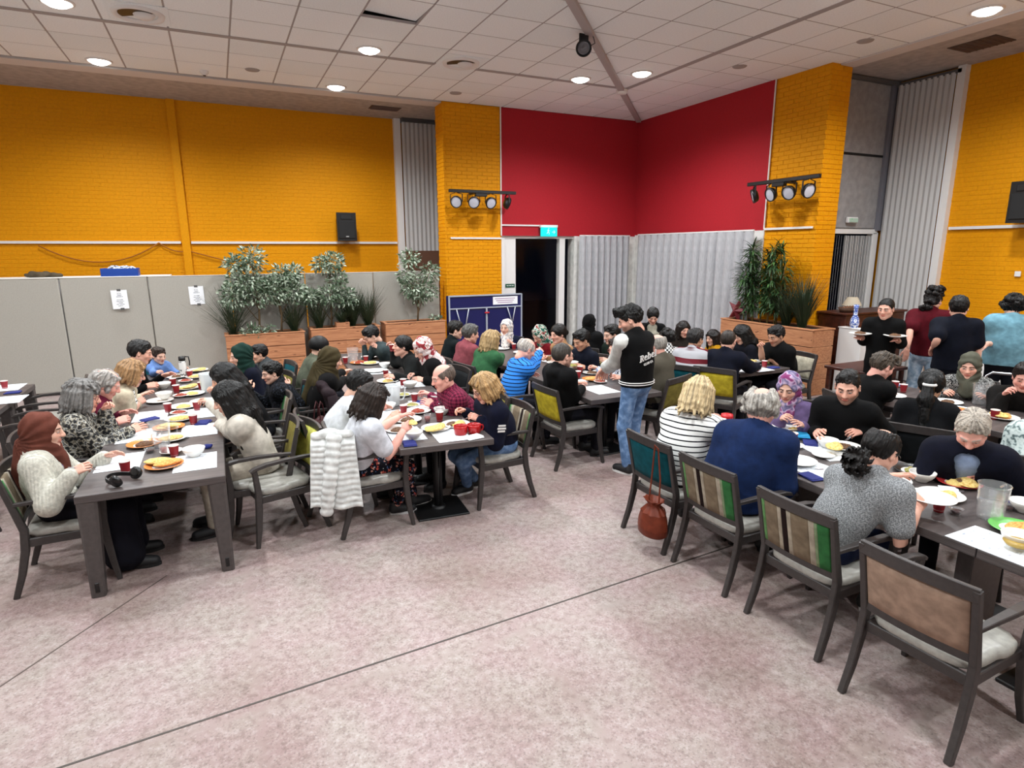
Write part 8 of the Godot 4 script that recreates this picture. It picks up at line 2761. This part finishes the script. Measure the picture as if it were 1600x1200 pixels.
	p = {"label": "woman with a brown bob, white T-shirt and floral trousers beside the puffer jacket", "f": 2, "at": Vector2(0.900, -4.980), "head": Vector3(1.023, 1.120, -4.777), "hands": [Vector3(1.315, 0.850, -4.779), Vector3(1.411, 0.830, -5.238)], "near": true, "kind": "woman", "hair": "bob", "hair_c": Color(0.170, 0.130, 0.110), "feet": [Vector2(1.23, -5.02), Vector2(1.42, -5.12)], "top": {"n": "t_shirt", "c": Color(0.880, 0.890, 0.920), "sleeve": "short", "fit": 0.012}, "legs": {"pat": "floral"}, "cuff": 0.84, "shoes": [Color(0.100, 0.100, 0.110), Color(0.800, 0.800, 0.800)], "skin": Color(0.890, 0.660, 0.600), "hp": 24, "wide": 1.1, "roll": [60, 40]}
	person(p)
	folk.M1 = p
	p = {"label": "dark haired person in loose white between the floral trousers and olive hijab", "f": 0, "at": Vector2(0.795, -5.559), "head": Vector3(1.075, 1.080, -5.559), "hands": [Vector3(1.375, 0.800, -5.377), Vector3(1.272, 0.860, -5.408)], "kind": "woman", "hair": "short", "hair_c": Color(0.050, 0.045, 0.045), "top": {"n": "tunic", "c": Color(0.870, 0.880, 0.900), "fit": 0.03, "sleeve": "half"}, "skin": Color(0.850, 0.680, 0.600), "hp": 30}
	person(p)
	folk.M2 = p
	p = {"label": "woman in an olive hijab and black coat eating at the middle table", "f": 0, "at": Vector2(0.824, -6.702), "head": Vector3(1.004, 1.150, -6.702), "hands": [Vector3(1.256, 0.850, -7.118), Vector3(1.289, 0.880, -7.364)], "near": true, "kind": "woman", "hijab": {"c": Color(0.270, 0.235, 0.150)}, "hijab_long": true, "top": {"n": "coat", "c": Color(0.050, 0.045, 0.050), "fit": 0.01}, "skin": Color(0.850, 0.680, 0.600), "hp": 18}
	person(p)
	folk.M3 = p
	p = {"label": "person with a black cap and grey green jacket behind the olive hijab", "f": 0, "at": Vector2(0.832, -7.836), "head": Vector3(1.052, 1.120, -7.836), "kind": "man", "hair": "cap", "hair_c": Color(0.030, 0.030, 0.040), "top": {"n": "jacket", "c": Color(0.360, 0.380, 0.320), "hood": true, "fit": 0.02}, "skin": Color(0.850, 0.680, 0.600)}
	person(p)
	folk.M4 = p
	p = {"label": "woman with short blond hair, navy jacket with white sleeve print and jeans", "f": 183, "at": Vector2(2.260, -5.000), "head": Vector3(2.045, 1.100, -4.888), "hands": [Vector3(1.892, 0.820, -5.166), Vector3(1.920, 0.820, -4.883)], "near": true, "kind": "woman", "hair": "bobshort", "hair_c": Color(0.700, 0.560, 0.380), "brow": Color(0.500, 0.400, 0.300), "glasses": true, "feet": [Vector2(2.1, -5.3), Vector2(1.98, -5.2)], "fork": 1, "pose": ["grip", "grip"], "top": {"n": "jacket", "c": Color(0.050, 0.065, 0.150), "fit": 0.015, "collar": true}, "legs": {"pat": "denim"}, "shoes": [Color(0.060, 0.060, 0.070), Color(0.850, 0.850, 0.850)], "skin": Color(0.870, 0.670, 0.590), "hp": 26, "wide": 1.08}
	person(p)
	folk.M5 = p
	p = {"label": "bald man in a maroon plaid shirt at the middle table", "f": 180, "at": Vector2(2.194, -5.527), "head": Vector3(1.874, 1.090, -5.527), "hands": [Vector3(1.856, 0.800, -6.080), Vector3(1.757, 0.790, -5.684)], "near": true, "kind": "man", "hair": "bald", "hair_c": Color(0.420, 0.370, 0.340), "brow": Color(0.450, 0.380, 0.340), "top": {"n": "shirt", "pat": "plaid", "collar": true, "fit": 0.012}, "skin": Color(0.890, 0.660, 0.600), "hp": 16}
	person(p)
	folk.M6 = p
	p = {"label": "woman in a white and red patterned hijab and black coat, face turned away", "f": 185, "at": Vector2(2.356, -6.993), "head": Vector3(2.117, 1.150, -6.973), "kind": "woman", "hijab": {"pat": "scarf_red"}, "top": {"n": "coat", "c": Color(0.035, 0.035, 0.040), "fit": 0.02}, "skin": Color(0.850, 0.680, 0.600), "hp": 34}
	person(p)
	folk.M7 = p
	p = {"label": "young woman with tied dark hair drinking from a red cup", "f": 180, "at": Vector2(2.355, -7.597), "head": Vector3(2.035, 1.100, -7.597), "hands": [Vector3(1.948, 1.070, -7.919), Vector3(1.753, 0.800, -7.137)], "kind": "woman", "hair": "bun", "hair_c": Color(0.060, 0.050, 0.050), "pose": ["cup", "rest"], "top": {"n": "coat", "c": Color(0.090, 0.100, 0.100), "fit": 0.02}, "skin": Color(0.870, 0.670, 0.590), "hp": -4}
	person(p)
	folk.M8 = p
	p = {"label": "dark haired man in a grey teal sweater bending over his food at the far end", "f": 185, "at": Vector2(2.414, -8.787), "head": Vector3(1.896, 1.100, -8.742), "hands": [Vector3(1.734, 1.000, -8.736), Vector3(1.944, 0.920, -8.669)], "kind": "man", "hair": "short", "hair_c": Color(0.060, 0.050, 0.050), "top": {"n": "sweater", "c": Color(0.230, 0.280, 0.290)}, "skin": Color(0.850, 0.680, 0.600), "hp": 36}
	person(p)
	folk.M9 = p
	p = {"label": "man with cropped grey hair and glasses in a black hoodie on the yellow backed chair", "f": 3, "at": Vector2(3.260, -5.660), "head": Vector3(3.227, 1.200, -5.529), "hands": [Vector3(3.571, 0.790, -5.655), Vector3(3.631, 0.790, -5.849)], "near": true, "kind": "man", "hair": "crop", "hair_c": Color(0.270, 0.250, 0.230), "beard": 0.35, "brow": Color(0.200, 0.160, 0.130), "glasses": true, "frame": Color(0.030, 0.030, 0.040), "top": {"n": "hoodie", "c": Color(0.025, 0.025, 0.030), "hood": true, "fit": 0.02}, "skin": Color(0.870, 0.670, 0.590), "hp": 6, "wide": 1.12}
	person(p)
	folk.C1 = p
	p = {"label": "elderly bald man in a blue striped sweater with a hand at his face", "f": 0, "at": Vector2(2.964, -6.308), "head": Vector3(3.184, 1.160, -6.308), "hands": [Vector3(3.552, 1.100, -6.595), null], "near": true, "kind": "man", "hair": "bald", "hair_c": Color(0.750, 0.720, 0.690), "brow": Color(0.720, 0.710, 0.690), "top": {"n": "sweater", "pat": "stripe_blue", "fit": 0.015}, "skin": Color(0.890, 0.660, 0.600), "hp": 30, "wide": 1.05}
	person(p)
	folk.C2 = p
	p = {"label": "woman with a blond bob in a green sweater, back to the viewer", "f": 10, "at": Vector2(3.002, -7.262), "head": Vector3(3.160, 1.140, -7.290), "hands": [Vector3(3.789, 0.800, -8.100), null], "kind": "woman", "hair": "bob", "hair_c": Color(0.680, 0.570, 0.400), "top": {"n": "sweater", "c": Color(0.200, 0.390, 0.250), "fit": 0.02}, "skin": Color(0.870, 0.670, 0.590), "wide": 1.15, "hy": -10}
	person(p)
	folk.C3 = p
	p = {"label": "person with short grey hair in a dusty pink hooded sweater", "f": 5, "at": Vector2(2.964, -7.916), "head": Vector3(3.124, 1.150, -7.930), "kind": "man", "hair": "short", "hair_c": Color(0.350, 0.340, 0.330), "top": {"n": "hoodie", "c": Color(0.550, 0.280, 0.310), "hood": true, "fit": 0.015}, "skin": Color(0.870, 0.670, 0.590)}
	person(p)
	folk.C4 = p
	p = {"label": "dark haired person in dark green at the far left of the centre table", "f": 0, "at": Vector2(3.026, -8.642), "head": Vector3(3.166, 1.120, -8.642), "kind": "man", "hair": "short", "hair_c": Color(0.090, 0.070, 0.060), "top": {"n": "sweater", "c": Color(0.040, 0.080, 0.090)}, "skin": Color(0.850, 0.680, 0.600), "hy": -20}
	person(p)
	folk.C5 = p
	p = {"label": "smiling woman in a white floral hijab before the table tennis table", "f": 240, "at": Vector2(4.169, -8.993), "head": Vector3(4.139, 1.070, -8.941), "hands": [Vector3(4.112, 0.820, -8.936), Vector3(4.137, 0.820, -8.768)], "kind": "woman", "hijab": {"pat": "scarf_floral"}, "top": {"n": "coat", "c": Color(0.070, 0.100, 0.200)}, "skin": Color(0.850, 0.680, 0.600), "hp": 4, "hy": -20}
	person(p)
	folk.C6 = p
	p = {"label": "woman bowed down in a white and green printed hijab with a red top", "f": 190, "at": Vector2(4.428, -7.925), "head": Vector3(4.191, 1.080, -7.883), "kind": "woman", "hijab": {"pat": "scarf_green"}, "top": {"n": "sweater", "c": Color(0.450, 0.050, 0.100)}, "skin": Color(0.850, 0.680, 0.600), "hp": 38}
	person(p)
	folk.C7 = p
	p = {"label": "young woman with dark tied hair in a tan sweater", "f": 190, "at": Vector2(4.430, -7.409), "head": Vector3(4.213, 1.150, -7.371), "kind": "woman", "hair": "bun", "hair_c": Color(0.100, 0.075, 0.060), "top": {"n": "sweater", "c": Color(0.720, 0.550, 0.400)}, "skin": Color(0.870, 0.670, 0.590), "hp": 10}
	person(p)
	folk.C8 = p
	p = {"label": "black haired man in a dark navy shirt looking down", "f": 188, "at": Vector2(4.464, -6.843), "head": Vector3(4.246, 1.130, -6.813), "kind": "man", "hair": "short", "hair_c": Color(0.020, 0.020, 0.025), "brow": Color(0.030, 0.030, 0.040), "beard": 0.25, "top": {"n": "shirt", "c": Color(0.050, 0.070, 0.130), "collar": true}, "skin": Color(0.760, 0.580, 0.480), "hp": 24}
	person(p)
	folk.C9 = p
	p = {"label": "person with short brown hair and glasses in a white and blue printed top", "f": 190, "at": Vector2(4.482, -6.062), "head": Vector3(4.265, 1.130, -6.023), "hands": [Vector3(4.249, 0.800, -6.523), null], "near": true, "kind": "woman", "hair": "short", "hair_c": Color(0.200, 0.130, 0.100), "glasses": true, "frame": Color(0.500, 0.150, 0.200), "top": {"n": "blouse", "pat": "whiteprint"}, "skin": Color(0.870, 0.670, 0.590), "hp": 14}
	person(p)
	folk.C10 = p
	p = {"label": "person in a black hijab and black coat standing out against the curtain", "f": 40, "at": Vector2(4.998, -7.847), "head": Vector3(5.074, 1.200, -7.911), "kind": "woman", "hijab": {"c": Color(0.025, 0.025, 0.030)}, "top": {"n": "coat", "c": Color(0.030, 0.030, 0.035), "fit": 0.02}, "skin": Color(0.850, 0.680, 0.600)}
	person(p)
	folk.C11 = p
	p = {"label": "person in dark green partly hidden behind the young man in the varsity jacket", "f": 180, "at": Vector2(5.038, -7.038), "head": Vector3(4.878, 1.140, -7.038), "kind": "man", "hair": "short", "hair_c": Color(0.045, 0.035, 0.030), "top": {"n": "sweater", "c": Color(0.060, 0.130, 0.100)}, "skin": Color(0.850, 0.680, 0.600)}
	person(p)
	folk.C12 = p
	p = {"label": "standing young man with dark quiffed hair in a black and white varsity jacket", "f": 100, "at": Vector2(3.800, -5.000), "head": Vector3(3.717, 1.605, -5.045), "hands": [Vector3(3.545, 0.860, -5.537), Vector3(3.734, 0.840, -5.544)], "near": true, "kind": "beard", "stand": true, "hair": "quiff", "hair_c": Color(0.045, 0.035, 0.030), "brow": Color(0.060, 0.040, 0.035), "beard": 0.55, "pose": ["rest", "flat"], "roll": [20, 5], "top": {"n": "varsity_jacket", "c": Color(0.030, 0.030, 0.035), "sleeve_c": Color(0.870, 0.870, 0.850), "fit": 0.025, "wrinkle": 0.012}, "legs": {"pat": "denim"}, "feet": [Vector2(3.86, -5.08), Vector2(3.67, -4.93)], "shoes": [Color(0.080, 0.080, 0.090), Color(0.880, 0.880, 0.870)], "skin": Color(0.870, 0.670, 0.590), "hp": 26, "hy": 42, "size": 1.04}
	person(p)
	folk.V = p
	p = {"label": "bald elderly man in a brown grey suit behind the varsity jacket", "f": 110, "at": Vector2(4.579, -5.602), "head": Vector3(4.561, 1.200, -5.649), "kind": "man", "hair": "bald", "hair_c": Color(0.600, 0.580, 0.550), "top": {"n": "suit_jacket", "pat": "tweed", "fit": 0.02, "collar": true}, "skin": Color(0.890, 0.660, 0.600), "wide": 1.1}
	person(p)
	folk.D1 = p
	p = {"label": "dark haired woman in a black jacket standing before the curtain", "f": 230, "at": Vector2(5.518, -6.948), "head": Vector3(5.499, 1.380, -6.925), "hands": [Vector3(5.962, 1.030, -7.552), Vector3(6.020, 1.030, -7.439)], "kind": "woman", "stand": true, "size": 0.86, "hair": "bun", "hair_c": Color(0.050, 0.040, 0.040), "top": {"n": "jacket", "c": Color(0.030, 0.030, 0.035), "inner": {"c": Color(0.600, 0.580, 0.520)}}, "skin": Color(0.870, 0.670, 0.590), "hp": 30, "hy": 10}
	person(p)
	folk.D2 = p
	p = {"label": "child with dark curly hair and a black and white checked shirt, back to the viewer", "f": 60, "at": Vector2(5.445, -6.502), "head": Vector3(5.505, 1.100, -6.606), "kind": "child", "size": 0.88, "hair": "curly", "hair_c": Color(0.060, 0.045, 0.040), "top": {"n": "shirt", "pat": "check"}, "skin": Color(0.850, 0.680, 0.600)}
	person(p)
	folk.D3 = p
	p = {"label": "girl with brown hair and a brown top facing the viewer at the back table", "f": 255, "at": Vector2(6.481, -7.427), "head": Vector3(6.468, 1.080, -7.378), "kind": "woman", "size": 0.92, "hair": "long", "hair_c": Color(0.100, 0.070, 0.060), "top": {"n": "top", "c": Color(0.150, 0.120, 0.100)}, "skin": Color(0.870, 0.670, 0.590), "hp": 12}
	person(p)
	folk.D4 = p
	p = {"label": "man with greying dark hair in a grey, maroon and navy striped sweater", "f": 25, "at": Vector2(5.391, -6.029), "head": Vector3(5.572, 1.150, -6.113), "kind": "man", "hair": "short", "hair_c": Color(0.160, 0.150, 0.150), "top": {"n": "sweater", "pat": "stripe_knit", "fit": 0.02}, "skin": Color(0.760, 0.580, 0.480), "hy": -15, "hp": 10, "wide": 1.05}
	person(p)
	folk.D5 = p
	p = {"label": "small girl in a yellow top at the back table", "f": 160, "at": Vector2(6.911, -7.079), "head": Vector3(6.817, 0.960, -7.114), "kind": "child", "size": 0.8, "hair": "long", "hair_c": Color(0.100, 0.065, 0.050), "top": {"n": "top", "c": Color(0.800, 0.580, 0.100)}, "skin": Color(0.850, 0.680, 0.600), "hy": 20}
	person(p)
	folk.D6 = p
	p = {"label": "man with short grey brown hair in a navy blazer, back to the viewer", "f": 25, "at": Vector2(5.646, -5.682), "head": Vector3(5.773, 1.160, -5.741), "hands": [Vector3(6.339, 0.790, -5.732), null], "near": true, "kind": "man", "hair": "crop", "hair_c": Color(0.200, 0.170, 0.150), "top": {"n": "blazer", "c": Color(0.040, 0.055, 0.120), "fit": 0.02, "collar": true}, "skin": Color(0.870, 0.670, 0.590), "wide": 1.08, "pose": ["cup", "rest"]}
	person(p)
	folk.D7 = p
	p = {"label": "woman with long dark hair leaning over the back table", "f": 170, "at": Vector2(7.036, -6.436), "head": Vector3(6.760, 1.090, -6.485), "kind": "woman", "hair": "long", "hair_c": Color(0.050, 0.040, 0.040), "top": {"n": "top", "c": Color(0.080, 0.090, 0.130)}, "skin": Color(0.850, 0.680, 0.600), "hp": 30}
	person(p)
	folk.D8 = p
	p = {"label": "man in a black T-shirt lifting a fork to his mouth", "f": 180, "at": Vector2(7.060, -5.908), "head": Vector3(6.800, 1.140, -5.908), "hands": [Vector3(6.441, 1.040, -5.853), Vector3(6.762, 0.790, -6.001)], "near": true, "kind": "beard", "hair": "short", "hair_c": Color(0.090, 0.080, 0.080), "brow": Color(0.045, 0.035, 0.030), "beard": 0.3, "fork": 0, "top": {"n": "t_shirt", "c": Color(0.025, 0.025, 0.028), "sleeve": "short", "fit": 0.015}, "skin": Color(0.760, 0.580, 0.480), "hp": 22, "wide": 1.12}
	person(p)
	folk.D9 = p
	p = {"label": "woman with a blond bob in a white striped sweater on the teal backed chair", "f": 22, "at": Vector2(3.170, -3.620), "head": Vector3(3.312, 1.180, -3.560), "hands": [Vector3(3.846, 0.840, -3.809), Vector3(3.906, 0.850, -3.926)], "near": true, "kind": "woman", "hair": "bob", "hair_c": Color(0.780, 0.690, 0.530), "brow": Color(0.500, 0.400, 0.300), "pose": ["grip", "cup"], "top": {"n": "sweater", "pat": "stripe_tee", "fit": 0.02}, "skin": Color(0.870, 0.670, 0.590), "hp": 25, "hy": 5, "wide": 1.08, "size": 1.07}
	person(p)
	folk.R1 = p
	p = {"label": "white haired man with a pink crown in a bright blue blazer", "f": 28, "at": Vector2(3.220, -3.020), "head": Vector3(3.407, 1.200, -3.027), "near": true, "kind": "man", "hair": "fringe", "hair_c": Color(0.680, 0.660, 0.630), "top": {"n": "blazer", "c": Color(0.085, 0.160, 0.320), "fit": 0.025, "collar": true}, "legs": {"c": Color(0.060, 0.080, 0.140)}, "skin": Color(0.890, 0.660, 0.600), "hp": 16, "wide": 1.12, "size": 1.08}
	person(p)
	folk.R2 = p
	p = {"label": "balding man with a dark ponytail in a heather grey T-shirt reaching over his plates", "f": 12, "at": Vector2(3.180, -2.260), "head": Vector3(3.406, 1.140, -2.138), "hands": [Vector3(3.613, 0.820, -1.992), Vector3(3.943, 0.840, -2.294)], "near": true, "kind": "man", "hair": "knot", "hair_c": Color(0.060, 0.045, 0.040), "glasses": true, "frame": Color(0.030, 0.030, 0.040), "pose": ["grip", "rest"], "top": {"n": "t_shirt", "pat": "heather", "sleeve": "short", "fit": 0.008}, "legs": {"c": Color(0.100, 0.140, 0.260)}, "shoes": [Color(0.100, 0.100, 0.100), Color(0.750, 0.750, 0.740)], "skin": Color(0.870, 0.670, 0.590), "hp": 26, "hy": -16, "pole": 0.15}
	person(p)
	folk.R3 = p
	p = {"label": "woman in a lilac patterned hijab and lilac coat facing the viewer", "f": 205, "at": Vector2(4.606, -3.768), "head": Vector3(4.497, 1.090, -3.718), "hands": [Vector3(4.305, 0.850, -3.566), Vector3(4.308, 0.830, -3.422)], "near": true, "kind": "woman", "hijab": {"pat": "scarf_lilac"}, "top": {"n": "coat", "c": Color(0.430, 0.360, 0.520), "fit": 0.015}, "skin": Color(0.850, 0.680, 0.600), "hp": 18, "brow": Color(0.120, 0.080, 0.070)}
	person(p)
	folk.R4 = p
	p = {"label": "short bearded young man in a black sweatshirt eating at the right table", "f": 208, "at": Vector2(4.681, -3.270), "head": Vector3(4.575, 1.190, -3.213), "hands": [Vector3(4.330, 0.800, -3.256), Vector3(4.599, 0.820, -3.111)], "near": true, "kind": "beard", "hair": "fade", "hair_c": Color(0.060, 0.045, 0.040), "brow": Color(0.080, 0.055, 0.045), "beard": 0.6, "fork": 1, "pose": ["rest", "grip"], "top": {"n": "sweatshirt", "c": Color(0.028, 0.028, 0.032), "fit": 0.015, "collar": true}, "skin": Color(0.870, 0.670, 0.590), "hp": 20, "hy": 0}
	person(p)
	folk.R5 = p
	p = {"label": "elderly man in a navy cardigan over a light blue shirt at a red rimmed plate", "f": 205, "at": Vector2(4.642, -2.288), "head": Vector3(4.370, 1.130, -2.162), "hands": [Vector3(4.413, 0.810, -2.415), Vector3(4.448, 0.800, -2.124)], "near": true, "kind": "man", "hair": "thin", "hair_c": Color(0.720, 0.680, 0.630), "brow": Color(0.720, 0.710, 0.690), "fork": 0, "pose": ["grip", "grip"], "top": {"n": "cardigan", "c": Color(0.045, 0.055, 0.120), "inner": {"c": Color(0.600, 0.680, 0.820)}, "fit": 0.025, "collar": true}, "skin": Color(0.890, 0.660, 0.600), "hp": 44, "wide": 1.12}
	person(p)
	folk.R6 = p
	p = {"label": "man with swept grey brown hair in a black sweater, in profile", "f": -18, "at": Vector2(5.793, -3.874), "head": Vector3(5.945, 1.140, -3.825), "hands": [Vector3(6.585, 0.800, -4.106), null], "near": true, "kind": "man", "hair": "quiff", "hair_c": Color(0.330, 0.290, 0.250), "brow": Color(0.350, 0.300, 0.260), "top": {"n": "sweater", "c": Color(0.030, 0.030, 0.033), "fit": 0.015}, "skin": Color(0.890, 0.660, 0.600), "hp": 28}
	person(p)
	folk.R7 = p
	p = {"label": "woman with a black ponytail tied in white, seen from behind", "f": 25, "at": Vector2(5.324, -3.004), "head": Vector3(5.469, 1.140, -3.072), "near": true, "kind": "woman", "hair": "ponytail", "hair_c": Color(0.025, 0.022, 0.022), "top": {"n": "top", "c": Color(0.040, 0.045, 0.060), "fit": 0.015}, "skin": Color(0.760, 0.580, 0.480), "hp": 18}
	person(p)
	folk.R8 = p
	p = {"label": "smiling woman in a sage green hijab and a black and white printed dress", "f": 205, "at": Vector2(7.204, -3.678), "head": Vector3(6.986, 1.100, -3.577), "near": true, "kind": "woman", "hijab": {"c": Color(0.360, 0.360, 0.310)}, "top": {"n": "dress", "pat": "monoprint", "fit": 0.015}, "skin": Color(0.870, 0.670, 0.590), "hp": 14, "hy": -4}
	person(p)
	folk.R9 = p
	p = {"label": "person in a dark brown sweater cut off at the right edge", "f": 205, "at": Vector2(7.144, -3.158), "head": Vector3(6.927, 1.080, -3.057), "hands": [Vector3(6.733, 0.920, -3.099), null], "kind": "man", "hair": "short", "hair_c": Color(0.100, 0.070, 0.060), "top": {"n": "sweater", "c": Color(0.090, 0.080, 0.075), "fit": 0.02}, "skin": Color(0.890, 0.660, 0.600), "hp": 18, "wide": 1.1}
	person(p)
	folk.R10 = p
	p = {"label": "person in a pale green grey printed top whose head is outside the right edge", "f": 20, "at": Vector2(5.273, -2.106), "head": Vector3(5.423, 1.150, -2.161), "kind": "woman", "hair": "bob", "hair_c": Color(0.500, 0.450, 0.400), "top": {"n": "blouse", "pat": "paleprint", "fit": 0.03}, "skin": Color(0.870, 0.670, 0.590), "wide": 1.2}
	person(p)
	folk.R11 = p
	p = {"label": "young man with cropped dark hair in a black sweater carrying two plates", "f": 212, "at": Vector2(7.646, -4.973), "head": Vector3(7.620, 1.550, -4.957), "hands": [Vector3(7.392, 1.150, -5.119), Vector3(7.596, 1.150, -4.764)], "near": true, "kind": "man", "stand": true, "size": 0.97, "hair": "crop", "hair_c": Color(0.050, 0.040, 0.035), "brow": Color(0.100, 0.070, 0.060), "pose": ["flat", "flat"], "roll": [160, 160], "top": {"n": "sweater", "c": Color(0.028, 0.028, 0.030), "sleeve": "half", "fit": 0.015}, "legs": {"c": Color(0.030, 0.030, 0.035)}, "skin": Color(0.870, 0.670, 0.590), "hp": 10, "hy": -15}
	person(p)
	folk.S1 = p
	p = {"label": "standing young man with dark curls, maroon T-shirt and pale jeans", "f": 30, "at": Vector2(8.439, -4.871), "head": Vector3(8.439, 1.630, -4.871), "hands": [null, Vector3(7.926, 0.860, -4.821)], "near": true, "kind": "man", "stand": true, "size": 1.02, "hair": "topknot", "hair_c": Color(0.070, 0.045, 0.040), "top": {"n": "t_shirt", "c": Color(0.330, 0.035, 0.090), "sleeve": "short", "fit": 0.02}, "legs": {"pat": "denim_pale"}, "skin": Color(0.870, 0.670, 0.590), "hy": -25, "hp": 8}
	person(p)
	folk.S2 = p
	p = {"label": "standing dark haired man in a navy polo shirt seen from behind", "f": 42, "at": Vector2(7.797, -4.204), "head": Vector3(7.797, 1.620, -4.204), "hands": [null, Vector3(7.648, 1.100, -4.355)], "near": true, "kind": "man", "stand": true, "hair": "short", "hair_c": Color(0.070, 0.050, 0.045), "top": {"n": "polo_shirt", "c": Color(0.040, 0.055, 0.110), "sleeve": "short", "fit": 0.02, "collar": true}, "legs": {"c": Color(0.050, 0.060, 0.100)}, "skin": Color(0.870, 0.670, 0.590), "hy": -12, "wide": 1.08, "hp": 10}
	person(p)
	folk.S3 = p
	p = {"label": "standing person in a loose light blue sweater seen from behind", "f": 35, "at": Vector2(8.680, -4.075), "head": Vector3(8.680, 1.600, -4.075), "hands": [null, Vector3(8.367, 1.100, -4.154)], "near": true, "kind": "woman", "stand": true, "hair": "curly", "hair_c": Color(0.050, 0.040, 0.035), "top": {"n": "sweater", "c": Color(0.480, 0.670, 0.740), "fit": 0.05, "sleeve": "half"}, "legs": {"c": Color(0.050, 0.060, 0.100)}, "skin": Color(0.850, 0.680, 0.600), "hp": 18, "hy": -15, "wide": 1.12}
	person(p)
	folk.S4 = p
